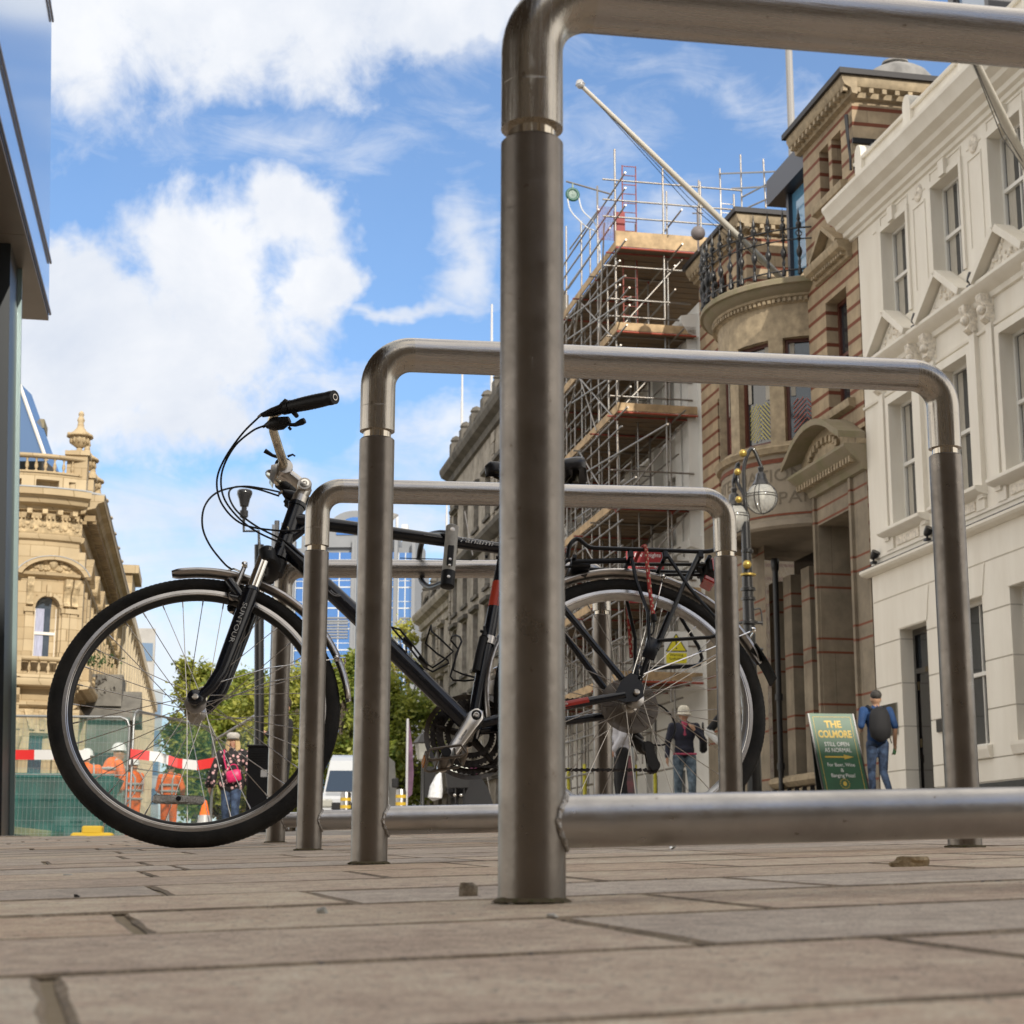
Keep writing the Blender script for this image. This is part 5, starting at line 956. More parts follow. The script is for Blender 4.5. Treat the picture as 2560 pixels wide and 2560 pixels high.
# ---- scaffolded white building
sw,T=bld('white_terrace',-58,'white stucco building wrapped in scaffolding beyond the banded building'); wh=mat('white_stucco',(.70,.69,.65),.7,nscale=1,namt=.06,bump=.1,bscale=20)
ws=[-46.3-2.75*i for i in range(6)]; ops=[(c-.55,c+.55,z,z+2.0) for c in ws for z in (5.9,9.2,12.4)]+[(c-.6,c+.6,1.2,4.6) for c in ws]
m=MB(); m.T=T; wallg(m,-62,-43.6,.5,15.6,ops,0,.3); 
for c in [-44.2]+[w_+1.37 for w_ in ws]: m.box(c-.28,c+.28,-.28,0,5.2,14.6); m.box(c-.34,c+.34,-.34,0,8.2,8.5)
m.add([(-43.6,0,.5),(-43.6,8,.5),(-43.6,8,15.6),(-43.6,0,15.6)],[(0,1,2,3)]); m.build('wall',wh,sw)
m=MB(); m.T=T; prism_x(m,[(0,14.6),(-.3,14.7),(-.5,15.0),(-.5,15.2),(0,15.3)],-62,-43.7); prism_x(m,[(0,8.6),(-.35,8.7),(-.4,8.9),(0,9.0)],-62,-43.7); prism_x(m,[(0,4.85),(-.35,4.95),(-.4,5.15),(0,5.2)],-62,-43.7)
for c in ws: m.mark(); prism_x(m,[(0,8.0),(-.2,8.05),(-.25,8.15),(0,8.2)],c-.8,c+.8)
m.build('cornice',wh,sw); 
for c in ws[:5]:
    for z in (5.9,9.2,12.4): sash(sw,T,c-.55,c+.55,z,z+2.0,.25)
    sash(sw,T,c-.6,c+.6,1.2,4.6,.25,fw=.09)
bk_m=mat('buff_brick',(.33,.27,.18),.85,nscale=30,namt=.25,stretch=(1,1,3)); m=MB(); m.T=T; wallg(m,-63,-52,15.3,19.4,[(-60,-58.6,16.5,18.6)],2.2,.3); m.add([(-52,2.2,15.3),(-52,6,15.3),(-52,6,19.4),(-52,2.2,19.4)],[(0,1,2,3)]); m.build('brick_attic',bk_m,sw); m=MB(); m.T=T; m.prism([(-63,19.4),(-52,19.4),(-57,21.4),(-63,21.4)],2.1,5,'y'); m.build('roof',lead,sw)
sc,T=bld('scaffolding',-58,'tall tube scaffolding with plank decks in front of the white building','scaffolding'); tube_m=mat('galvanised_tube',(.42,.42,.41),.42,.9,nscale=3,namt=.3,col2=(.30,.26,.22)); tube_r=mat('red_oxide_tube',(.24,.045,.03),.6,nscale=4,namt=.4); plank=mat('scaffold_plank',(.38,.25,.13),.85,nscale=3,namt=.5,stretch=(4,.6,1),col2=(.13,.10,.07),lo=.4,hi=.6); plankl=mat('toe_board_wood',(.42,.30,.17),.8,nscale=3,namt=.3)
lifts=[17.05,14.62,12.33,9.75,7.30,5.0,2.9]; YO,YI=-2.25,-.75; xs=[-44.1-2.02*i for i in range(8)]
rn=random.Random(3)
def tb(name,a,b,mt_=None,r=.026):
    m=MB(); m.T=T; m.cyl(a,b,r,seg=7); return m.build(name,mt_ or tube_m,sc,smooth=60)
for i,x in enumerate(xs):
    top=19.65+(.5 if i%3==0 else rn.uniform(-.6,.3)); tb('standard',(x,YO,.6),(x,YO,top),r=.030); tb('standard',(x+.02,YI,.6),(x+.02,YI,17.9 if i%2 else 19.0))
for z in lifts+[18.05,18.55,19.0]:
    for y in (YO-.05,YI+.05):
        if z>17.1 and y>YO and z>18.5: continue
        for s in range(3):
            a=-43.3-s*5.3; tb('ledger',(a+.5,y,z-.10+(.012 if s%2 else 0)),(a-5.6,y,z-.10+(.012 if s%2 else 0)))
for z in lifts[1:6]:
    for g in (.5,1.0):
        for s in range(3): a=-43.3-s*5.3; tb('guard_rail',(a+.4,YO+.06,z+g),(a-5.5,YO+.06,z+g))
        tb('guard_rail',(-43.9,YO-.25,z+g),(-43.9,YI+.6,z+g))
for z in (18.05,18.55,19.15,16.6): tb('guard_rail',(-43.95,YO-.4,z),(-43.95,YI+2.2,z))
for k,(x,y) in enumerate(((-43.95,-.9),(-43.95,.2),(-43.95,1.2))): tb('standard',(x+.03,y,14 if k else 4.5),(x+.03,y,19.6-.3*k),r=.030)
n=0
for zi,z in enumerate(lifts[:6]):
    for i,x in enumerate(xs):
        if n>=96: break
        tb('transom',(x+.08,YO-.3,z-.04),(x+.08,YI+.65,z-.04),tube_r if (i+zi)%3!=1 else tube_m,.025); n+=1
for z in lifts[:6]:
    y1=-.08 if z<14.7 else (2.0 if z>17 else .0); m=MB(); m.T=T; x=-43.75; k=0
    while x>-59: m.box(x-.222,x,YO-.02 if z<17 else YO-.02,y1 if z<17 or x>-50 else -.1,z+.0+.012*(k%2),z+.038+.012*(k%2)); x-=.235; k+=1
    # planks run across; a few long ones at the end read as the striped underside
    m.build('deck',plank,sc)
    m=MB(); m.T=T; m.box(-59,-43.8,YO-.075,YO-.04,z+.05,z+.27); m.box(-43.74,-43.70,YO-.1,y1,z+.05,z+(.27 if z<17 else .5)); m.build('toe_board',plankl,sc)
    m=MB(); m.T=T; m.cyl((-43.68,YO-.1,z-.005),(-43.68,y1,z-.005),.028,seg=7); m.build('deck_edge_tube',mat('orange_tube',(.33,.06,.03),.6),sc)
for k in range(7):
    x=xs[1]-4.04*(k%6) ; z=lifts[min(5,1+k%5)]; tb('brace',(x,YO-.08,z-2.2),(x-2.0,YO-.08,z)); 
for z,z2 in zip(lifts[1:6],lifts[:5]): tb('brace',(-43.98,YO,z+.1),(-43.98,YI+.4,z2-.1)); tb('brace',(-44.2,YO-.1,z),(-48.2,YO-.1,z2)); tb('brace',(-52.2,YO-.1,z),(-48.2,YO-.1,z2))
def ladder(x,y,z0,z1,mt_):
    m=MB(); m.T=T
    for s in (0,.4): m.cyl((x+s*.0,y+s,z0),(x,y+s,z1),.019,seg=6)
    z=z0+.2
    while z<z1: m.cyl((x,y,z),(x,y+.4,z),.014,seg=6); z+=.28
    m.build('ladder',mt_,sc)
for i,x in enumerate(xs[:7]):
    tb('standard',(x-1.0,YO+.02,.6),(x-1.0,YO+.02,17.0+1.9*(i%2)),r=.026); tb('standard',(x-.6,(YO+YI)/2,2.9),(x-.6,(YO+YI)/2,18.2-.5*(i%3)),r=.024)
for z in [l-1.15 for l in lifts[:6]]+[l-.45 for l in lifts[:6]]:
    tb('ledger',(-43.5,YO-.04,z),(-53.5,YO-.04,z)); tb('ledger',(-43.7,YI+.1,z+.05),(-59,YI+.1,z+.05))
for i in range(10): a=rn.uniform(-58,-44.5); z=rn.choice(lifts[1:6]); tb('brace',(a,YO+.1,z),(a-rn.uniform(.8,1.8),YI,z+2.2))
for i,x in enumerate(xs[:6]):
    for z in lifts[:5]:
        m=MB(); m.T=T; m.rbox((x,YO-.03,z-.08),(.11,.12,.10),None,.02); m.rbox((x+.01,YI+.03,z-.08),(.10,.10,.09),None,.02); m.build('coupler',tube_m if (i+int(z))%3 else tube_r,sc)
ladder(-44.6,-1.9,15.2,19.9,tube_r); ladder(-45.4,1.3,16.6,19.6,tube_m)
for (xa,ya),(xb,yb) in (((1397,292),(1400,400)),((1358,318),(1361,410)),((1357,328),(1462,324)),((1380,356),(1452,352)),((1318,440),(1318,340)),((1440,300),(1445,392)),((1400,372),(1480,330)),((1410,392),(1500,352))):
    p=onR(xa,ya,15.8); q=onR(xb,yb,15.8); tb('guard_rail',p,q)
for (xa,ya),(xb,yb) in (((1072,545),(1150,430)),((1072,640),(1190,560)),((1075,600),(1180,520)),((1080,760),(1230,660)),((1075,470),(1130,395)),((1090,900),(1260,800)),((1085,980),(1200,900)),((1095,560),(1075,700)),((1140,420),(1128,700))):
    p=onR(xa,ya,11.6); q=onR(xb,yb,11.6); tb('brace',p,q); ladder(-46,-1.2,9.8,14.0,tube_m); ladder(-44.9,-1.6,3,6.4,tube_m)
m=MB(); m.T=T; 
for k in range(9):
    m.add([(-44.15-.02*k,YO-.04,17.4),(-44.15-.02*k,YO+.30,17.4),(-44.17-.02*k,YO+.30,18.3),(-44.17-.02*k,YO-.04,18.3)],[(0,1,2,3)]) if k==0 else None
for k in range(12): m.cyl((-44.1,YO-.5+.045*k,17.4),(-44.1,YO-.5+.045*k,18.4),.006,seg=4)
m.build('brick_guard',mat('red_mesh',(.25,.03,.03),.6),sc)
# red contractor boards and the warning sign on the scaffold
def signb(name,px,py,w_,h_,dep,col,label,lines,tc,ts,cat='sign'):
    p=onR(px,py,dep); r=empty(name,Rw_((p.x,p.y,p.z)),0,label,cat); r.rotation_euler=(0,0,R_(4)); m=MB(); m.box(-w_/2,w_/2,0,.02,-h_/2,h_/2); m.build('board',col,r)
    if lines:
        m=MB()
        for i,(t_,s_) in enumerate(lines): put_text(m,t_,s_,basis((0,-.006,h_*.5-h_*(i+.5)/len(lines)),(1,0,0),(0,0,1),(0,-1,0)),.001)
        m.build('lettering',tc,r)
    return r
redb=mat('red_board',(.26,.012,.018),.6); wl=mat('white_lettering',(.75,.75,.75),.5); yb=mat('yellow_board',(.62,.55,.02),.5); bl=mat('black_lettering',(.01,.01,.01),.5)
signb('contractor_sign',1217,1057,.95,.50,11.5,redb,'upper red contractor board on the scaffolding behind the bicycle rack',[('A & V Knights',.14),('Scaffolding',.14)],wl,1)
signb('contractor_sign',1213,1127,.95,.28,11.5,redb,'lower red contractor board on the scaffolding behind the rear wheel',[('01 7 of 3 x k',.15)],wl,1)
r=signb('warning_sign',1276,1222,.56,.76,11.5,mat('white_board',(.6,.6,.58),.5),'white sign with a yellow warning triangle tied to the scaffolding',None,None,1)
m=MB(); m.prism([(-.24,-.08),(.24,-.08),(0,.32)],-.006,-.002,'y'); m.box(-.24,.24,-.006,-.002,-.36,-.12); m.build('yellow_panel',yb,r); m=MB()
for a,b in (((-.24,-.08),(.24,-.08)),((.24,-.08),(0,.32)),((0,.32),(-.24,-.08))): m.tube([(a[0],-.008,a[1]),(b[0],-.008,b[1])],.009,4)
put_text(m,'!',.30,basis((0,-.009,.06),(1,0,0),(0,0,1),(0,-1,0)),.001); put_text(m,'Warning',.09,basis((0,-.009,-.17),(1,0,0),(0,0,1),(0,-1,0)),.001); put_text(m,'Scaffolding',.08,basis((0,-.009,-.26),(1,0,0),(0,0,1),(0,-1,0)),.001); m.build('lettering',bl,r)
# gin wheel hoist
p=onR(1127,372,11.8); r=empty('hoist_wheel',Rw_(p),THR,'small green pulley wheel hung with white rope from the top corner of the scaffolding','hoist')
m=MB(); m.cyl((0,0,-1.9),(0,0,.35),.03,seg=8); m.cyl((0,.45,.12),(0,-.95,.42),.028,seg=8); m.build('arm',tube_m,r); m=MB(); m.torus((0,-.75,.02),.17,.05,20,8,'x'); m.torus((0,-.75,.02),.10,.02,16,6,'x'); m.box(-.03,.03,-.77,-.73,.0,.36); m.lathe([(0,-.02),(.15,-.015),(.15,.015),(0,.02)],(0,-.75,.02),18,'x'); m.build('wheel',mat('green_hoist',(.02,.10,.07),.4),r,smooth=50); m=MB(); m.tube(spline([(0,-.92,0),(0,-.80,-.5),(0,-.35,-.95),(0,0,-1.2),(0,.1,-2.4)]),.02,6); m.tube(spline([(0,-.58,0),(0,-.45,-.45),(0,-.1,-.8),(0,.03,-1.2)]),.02,6); m.build('rope',mat('white_rope',(.7,.7,.68),.8),r)
p=onR(1317,440,13.0); m=MB(); m.sphere((0,0,0),.19,14,8); m.cyl((0,0,-.5),(0,0,.7),.03,seg=6); m.cyl((-.14,0,.55),(.14,0,.55),.02,seg=6); o=m.build('roof_finial',mat('finial_lead',(.16,.14,.14),.6),smooth=50,label='round ball finial above the far eave of the banded building',cat='finial'); o.location=Rw_(p)
# ---- weathered grey stone building farther down
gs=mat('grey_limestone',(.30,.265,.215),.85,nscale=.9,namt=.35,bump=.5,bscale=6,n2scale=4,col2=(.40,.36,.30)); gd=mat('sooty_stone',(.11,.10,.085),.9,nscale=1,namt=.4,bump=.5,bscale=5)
gb,T=bld('limestone_building',-80,'soot stained grey limestone building with parapet beyond the scaffolding')
def greyblk(x0,x1,zt,nb,floors,y=0,flank=12):
    ops=[]; w_=(x1-x0)/nb
    for i in range(nb):
        c=x0+w_*(i+.5)
        for z,h in floors: ops.append((c-w_*.22,c+w_*.22,z,z+h))
    m=MB(); m.T=T; wallg(m,x0,x1,.5,zt,ops,y,.45); m.add([(x1,y,.5),(x1,y+flank,.5),(x1,y+flank,zt),(x1,y,zt)],[(0,1,2,3)])
    for i in (0,nb,nb//2):
        c=x0+w_*i
        for k in range(int((zt-5)/.55)): e=.42 if k%2 else .26; m.box(c-e if i else c,c+e if i<nb else c,y-.07,y,4.3+.55*k,4.3+.55*k+.50)
    m.build('wall',gs,gb)
    m=MB(); m.T=T; prism_x(m,[(y,zt-.9),(y-.15,zt-.85),(y-.2,zt-.55),(y-.5,zt-.4),(y-.6,zt-.15),(y-.6,zt),(y,zt)],x0-.2,x1+.6); prism_x(m,[(y,zt*.71),(y-.15,zt*.71+.05),(y-.45,zt*.71+.3),(y-.5,zt*.71+.5),(y,zt*.71+.55)],x0-.1,x1+.3); m.box(x0,x1,y-.14,y,4.0,4.28)
    m.prism([(x1,zt-.9),(x1+.2,zt-.85),(x1+.35,zt-.55),(x1+.6,zt-.35),(x1+.6,zt-.002),(x1,zt-.002)],y,flank,'y')
    for o in ops: prism_x(m,[(y,o[3]+.05),(y-.2,o[3]+.1),(y-.22,o[3]+.25),(y,o[3]+.3)],o[0]-.2,o[1]+.2); m.box(o[0]-.15,o[1]+.15,y-.12,y,o[2]-.15,o[2]); 
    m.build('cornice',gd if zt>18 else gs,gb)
    m=MB(); m.T=T; m.box(x0,x1,y+.1,y+.5,zt,zt+.35); m.box(x0,x1,y+.1,y+.5,zt+1.0,zt+1.2)
    k=x0
    while k<x1-.3: m.box(k,k+.14,y+.2,y+.4,zt+.35,zt+1.0); k+=.34
    for i in range(nb+1): c=x0+w_*i; m.box(c-.35,c+.35,y-.05,y+.6,zt,zt+1.45); m.lathe([(.0,zt+1.9),(.2,zt+1.8),(.32,zt+1.6),(.2,zt+1.45)],(c,y+.25,0),8)
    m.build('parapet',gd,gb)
    for o in ops: sash(gb,T,o[0],o[1],o[2],o[3],y+.4,mat('dark_sash',(.06,.055,.05),.5),fw=.08,bar=False)
greyblk(-86.3,-62.3,20.6,8,[(1.4,2.6),(5.4,2.8),(9.4,2.6),(12.8,1.8),(16.0,2.0)])
greyblk(-98,-86.4,14.6,4,[(1.4,2.6),(5.2,2.6),(8.8,1.4),(11.4,1.6)],.3)
for (a,b,Y) in (((870,703),(871,850),90),((926,574),(927,780),85),((842,950),(842,1040),100)):
    p=at(b[0],b[1],Y); q=at(a[0],a[1],Y); m=MB(); m.tube([(0,0,-1),(0,0,(q.z-p.z)*.55),(0,0,q.z-p.z)],[.07,.07,.05],8); o=m.build('roof_pole',mat('pole_white',(.55,.55,.55),.5),label={870:'thin white roof pole, middle one of the three above the limestone building',926:'tallest thin roof pole above the limestone building by the near stand post',842:'short thin roof pole above the lower limestone wing'}[a[0]],cat='pole',group='thin poles on the limestone roofs'); o.location=p
# ------------------------------------------------------------------ sandstone corner building on the left
def blockstone(name,col,bw,rh):
    m=mat(name,col,.8,nscale=.8,namt=.12,bump=.25,bscale=10,lo=.3,hi=.7); t=m.node_tree; b=t.nodes['Principled BSDF']; src=b.inputs['Base Color'].links[0].from_socket
    tc=t.nodes.new('ShaderNodeTexCoord'); sp=t.nodes.new('ShaderNodeSeparateXYZ'); t.links.new(tc.outputs['Object'],sp.inputs[0]); cb=t.nodes.new('ShaderNodeCombineXYZ'); ad=t.nodes.new('ShaderNodeMath'); ad.operation='ADD'; t.links.new(sp.outputs[0],ad.inputs[0]); t.links.new(sp.outputs[1],ad.inputs[1]); t.links.new(ad.outputs[0],cb.inputs[0]); t.links.new(sp.outputs[2],cb.inputs[1])
    br=t.nodes.new('ShaderNodeTexBrick'); t.links.new(cb.outputs[0],br.inputs[0]); br.inputs['Scale'].default_value=1; br.inputs['Brick Width'].default_value=bw; br.inputs['Row Height'].default_value=rh; br.inputs['Mortar Size'].default_value=.012; br.inputs['Color1'].default_value=(1,1,1,1); br.inputs['Color2'].default_value=(.78,.74,.68,1); br.inputs['Mortar'].default_value=(.55,.5,.42,1)
    x=t.nodes.new('ShaderNodeMixRGB'); x.blend_type='MULTIPLY'; x.inputs[0].default_value=1; t.links.new(src,x.inputs[1]); t.links.new(br.outputs[0],x.inputs[2]); t.links.new(x.outputs[0],b.inputs['Base Color']); return m
THL=R_(100.1); dL=Vector((math.cos(THL),math.sin(THL),0)); nL=Vector((-math.sin(THL),math.cos(THL),0)); OL=Vector((-15.45,60.3,0))
snd=blockstone('sandstone',(.50,.395,.245),.75,.42); sndc=mat('carved_sandstone',(.46,.355,.21),.85,nscale=5,namt=.35,bump=2,bscale=9); sndd=mat('darker_sandstone',(.30,.22,.12),.85,nscale=1.2,namt=.3,bump=.4,bscale=8)
lb=empty('sandstone_building',OL,THL,'ornate golden sandstone corner building with urns and balustrades on the left','building')
inv=(Matrix.Translation(OL)@Matrix.Rotation(THL,4,'Z')).inverted()
DC=Vector((-18.25,63.82,0)); DR=4.5
def bendL(s,y,z): a=s/DR; return inv@Vector((DC.x+(DR-y)*math.sin(a),DC.y-(DR-y)*math.cos(a),z))
sm0,sm1=-5.6,DR*math.asin(2.8/4.5)
def ringL(name,prof,mt_,nm=None):
    m=MB(); m.T=lambda x,y,z:inv@Vector((x,y,z)); m.lathe([(DR+r,z) for r,z in prof],(DC.x,DC.y,0),36,'z',R_(-90)+sm0/DR,R_(-90)+sm1/DR); return m.build(name,mt_,lb,smooth=30)
wl_=[(2.0-.42,2.0+.42,7.35,9.55),(.15-.42,.15+.42,7.35,9.55)]; wg=[(2.05-.42,2.05+.42,1.6,4.75),(.15-.5,.15+.5,1.6,4.75)]; wa=[(1.35,2.15,13.42,13.72),(-.2,.85,13.42,13.72),(2.5,2.75,13.42,13.72)]
m=MB(); m.T=bendL; wallg(m,sm0,sm1,.4,13.95,wl_+wg+wa,0,.40,nx=30); m.build('bay_wall',snd,lb,smooth=25)
# main street front
ops=[]
for i in range(7):
    c=1.9+3.7*i
    ops+= [(c-.6,c+.6,7.35,9.9),(c-.6,c+.6,1.8,4.8)]
m=MB(); wallg(m,0,26.5,.4,13.9,ops,0,.4); m.add([(0,0,.4),(0,0,13.9),(0,3,13.9),(0,3,.4)],[(3,2,1,0)])
for i in range(8): c=.35+3.72*i; m.box(c-.35,c+.35,-.22,0,6.2,11.2); m.box(c-.35,c+.35,-.30,0,.4,5.6)
m.build('street_wall',snd,lb)
def both(name,prof,mt_,x0=0,x1=26.5,dz=0):
    ringL(name,[(-y,z) for y,z in prof],mt_); m=MB(); prism_x(m,[(y,z) for y,z in prof]+[(0,prof[-1][1]),(0,prof[0][1])],x0,x1); return m.build(name,mt_,lb,smooth=25)
both('cornice',[(0,12.55),(-.15,12.58),(-.2,12.7),(-.5,12.78),(-.58,12.95),(-.78,13.02),(-.80,13.25),(0,13.35)],snd,-.3); both('lead_top',[(-.82,13.255),(-.82,13.30),(0,13.40)],mat('lead_pale',(.34,.36,.38),.5),-.3)
both('frieze',[(-.03,11.75),(-.05,11.8),(-.05,12.22),(-.03,12.28)],sndc); both('string_course',[(0,11.5),(-.12,11.55),(-.16,11.66),(-.16,11.72),(-.05,11.76)],snd); both('string_course',[(0,6.25),(-.15,6.28),(-.55,6.35),(-.62,6.48),(-.62,6.58),(0,6.6)],snd); both('string_course',[(0,10.15),(-.1,10.18),(-.25,10.25),(-.28,10.35),(0,10.38)],snd,.0); both('string_course',[(0,5.6),(-.1,5.62),(-.2,5.7),(-.2,5.8),(0,5.82)],snd)
m=MB(); m.T=bendL; k=sm0
while k<sm1: m.box(k,k+.16,-.46,-.10,12.40,12.56); k+=.48
k=sm0
while k<sm1: m.box(k,k+.07,-.16,-.02,12.28,12.38); k+=.14
for i in range(60):                                  # scrolls carved on the frieze
    s=sm0+(sm1-sm0)*i/60; zc=12.01+.03*math.sin(i); m.sphere((s,-.07,zc+.08*math.sin(i*1.9)),.07,7,5,(1,.7,1))
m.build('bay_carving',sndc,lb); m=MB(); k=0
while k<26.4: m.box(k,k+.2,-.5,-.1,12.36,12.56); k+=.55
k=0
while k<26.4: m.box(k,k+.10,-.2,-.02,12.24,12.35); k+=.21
m.build('modillion',sndd,lb)  # modillions under the cornice take a darker sandstone tone
# attic balustrade
def baluster(m,x,y,z,h,r=.055): m.lathe([(r,z),(r,z+h*.08),(r*.5,z+h*.14),(r*1.25,z+h*.34),(r*1.1,z+h*.5),(r*.45,z+h*.75),(r*.8,z+h*.86),(r,z+h*.92),(r,z+h)],(x,y,0),7)
ringL('attic_rail',[(.02,13.94),(.06,13.96),(.06,14.02),(-.2,14.02)],snd); ringL('attic_rail',[(-.2,14.52),(.06,14.52),(.10,14.56),(.10,14.64),(-.2,14.66)],snd)
for k in range(26):
    s=sm0+.1+(sm1-sm0-.5)*k/25; p=bendL(s,.07,0); m=MB(); baluster(m,p.x,p.y,14.02,.5); m.build('baluster',snd,lb,smooth=40)
m=MB(); m.box(0,26.4,.05,.5,13.9,14.1); m.box(0,26.4,.05,.5,14.75,14.95)
k=.6
while k<26: m.box(k,k+.16,.15,.38,14.1,14.75); k+=.36
m.build('street_parapet',snd,lb)
def urn(x,y,z,s=1.0):
    m=MB(); m.lathe([(.28*s,z),(.28*s,z+.12*s),(.14*s,z+.18*s),(.12*s,z+.26*s),(.34*s,z+.42*s),(.42*s,z+.62*s),(.44*s,z+.78*s),(.62*s,z+.80*s),(.60*s,z+.88*s),(.30*s,z+1.08*s),(.17*s,z+1.25*s),(.13*s,z+1.5*s),(.18*s,z+1.6*s),(.14*s,z+1.72*s),(.10*s,z+1.8*s),(.14*s,z+1.88*s),(.10*s,z+2.0*s),(0,z+2.08*s)],(x,y,0),14)
    for k in range(12): a=2*PI*k/12; m.sphere((x+.42*s*math.cos(a),y+.42*s*math.sin(a),z+.62*s),.07*s,6,4,(1,1,2.4))
    for k in range(4): a=2*PI*k/4+.6; m.sphere((x+.58*s*math.cos(a),y+.58*s*math.sin(a),z+.86*s),.10*s,6,4)
    m.build('urn',snd,lb,smooth=50)
for i in range(8):
    x=.35+3.72*i; m=MB(); m.box(x-.42,x+.42,-.12,.6,13.4,14.75); m.box(x-.5,x+.5,-.2,.68,14.75,14.9); m.build('pedestal',snd,lb); urn(x,.22,14.9,.78)
m=MB(); m.box(22.6,26.6,-.9,.2,12.3,14.3); m.box(22.4,26.8,-1.2,.2,14.3,14.7); m.build('end_pavilion',snd,lb)
# chimney and skylight behind the balustrade
p=inv@at(55,850,64); m=MB(); m.box(p.x-.6,p.x+.6,p.y-.45,p.y+.45,13,16.6); m.build('chimney',mat('mossy_stone',(.26,.22,.11),.9,nscale=3,namt=.3),lb); m=MB(); m.box(p.x-.72,p.x+.72,p.y-.57,p.y+.57,16.6,16.95); m.build('chimney_cap',stond,lb)
p=inv@at(34,845,61.5); m=MB(); m.T=Matrix.Translation(p)@Matrix.Rotation(-THL,4,'Z'); m.prism([(-2.5,-.5),(1.05,-.5),(-.2,2.6),(-2.5,2.6)],0,2,'y'); m.build('skylight',mat('skylight_glass',(.10,.16,.28),.05,0,spec=1),lb); m=MB(); m.T=Matrix.Translation(p)@Matrix.Rotation(-THL,4,'Z'); m.tube([(1.10,-.05,-.5),(-.15,-.05,2.6)],.07,6); m.build('skylight_frame',wpaint,lb)
# bay windows with arches, columns, consoles, pediment and balcony
def arched(c,z0,zs,w_):
    f=MB(); f.T=bendL; n=10; r=w_/2; ar=[(c+r*math.cos(PI*i/n),zs+r*math.sin(PI*i/n)) for i in range(n+1)]
    # spandrel filling the square head
    for i in range(n): a,b=ar[i],ar[i+1]; f.add([(a[0],.03,a[1]),(b[0],.03,b[1]),(b[0],.03,9.56),(a[0],.03,9.56)],[(0,1,2,3)]); f.add([(a[0],.03,a[1]),(b[0],.03,b[1]),(b[0],.4,b[1]),(a[0],.4,a[1])],[(0,1,2,3)])
    f.build('arch_head',snd,lb)
    f=MB(); f.T=bendL; wi=.05
    f.box(c-r,c-r+wi,.28,.36,z0,zs); f.box(c+r-wi,c+r,.28,.36,z0,zs); f.box(c-r+wi,c+r-wi,.27,.37,z0+.85,z0+.95); f.box(c-r+wi,c+r-wi,.28,.36,z0,z0+.08); o=f.build('window',wpaint,lb)
    g=MB(); g.T=bendL; g.add([(c-r,.33,z0),(c+r,.33,z0),(c+r,.33,zs)]+[(x,.33,z) for x,z in ar[1:-1]]+[(c-r,.33,zs)],[tuple(range(n+3))]); g.build('pane',gold('blue_window_glass',(.05,.07,.10)),o)
    g=MB(); g.T=bendL; g.box(c-r+.06,c-.05,.322,.326,z0+.08,zs); g.build('curtain',mat('lilac_curtain',(.40,.42,.55),.9,nscale=10,namt=.2,stretch=(5,5,.3)),o)
    m=MB(); m.T=bendL
    for i in range(n): a,b=ar[i],ar[i+1]; k=1.28; A=(c+(a[0]-c)*k,zs+(a[1]-zs)*k); B=(c+(b[0]-c)*k,zs+(b[1]-zs)*k); m.prism([a,b,B,A],-.07,.03,'y')
    m.box(c-.08,c+.08,-.16,0,zs+r-.05,zs+r+.38); m.build('arch_moulding',snd,lb)
for c in (2.0,.15): arched(c,7.35,9.13,.84)
for c in (1.38,.80,2.62,2.90,-.5):
    m=MB(); m.T=bendL; m.box(c-.17,c+.17,-.16,0,7.3,7.55); m.box(c-.13,c+.13,-.12,0,7.55,8.95); m.box(c-.18,c+.18,-.17,0,8.95,9.12); m.build('pilaster',snd,lb); m=MB(); m.T=bendL; m.prism([(0,10.14),(-.34,10.14),(-.30,9.85),(-.16,9.6),(-.14,9.35),(-.22,9.2),(0,9.15)],c-.11,c+.11,'x'); m.sphere((c,-.22,9.9),.12,8,6); m.build('console',sndc,lb)
# segmental pediment
m=MB(); m.T=bendL; n=16; c=2.08; W_=1.22
arc_=lambda k,R1:(c+R1*math.cos(PI*(.09+.82*k/n)),10.05+R1*.70*math.sin(PI*(.09+.82*k/n)))
for k in range(n): m.prism([arc_(k,W_*.86),arc_(k+1,W_*.86),arc_(k+1,W_*1.0),arc_(k,W_*1.0)],-.42,-.02,'y')
m.build('bay_pediment',snd,lb,smooth=25); m=MB(); m.T=bendL
for k in range(n): m.add([(c,-.14,10.38),(arc_(k,W_*.87)[0],-.14,max(10.38,arc_(k,W_*.87)[1])),(arc_(k+1,W_*.87)[0],-.14,max(10.38,arc_(k+1,W_*.87)[1]))],[(0,1,2)])
rn=random.Random(4)
for k in range(60):
    a=rn.uniform(.15,PI-.15); rr=rn.uniform(.1,.85); m.sphere((c+rr*math.cos(a),-.16,10.45+rr*.55*math.sin(a)),rn.uniform(.05,.10),7,5,(1,.7,1))
m.sphere((c,-.2,10.75),.2,10,8,(.8,.6,1.3)); m.build('tympanum',sndc,lb)
m=MB(); m.T=bendL; wlead=MB(); wlead.T=bendL
for k in range(n): wlead.prism([arc_(k,W_*1.002),arc_(k+1,W_*1.002),arc_(k+1,W_*1.03),arc_(k,W_*1.03)],-.44,0,'y')
wlead.build('lead_top',D.materials['lead_pale'],lb)
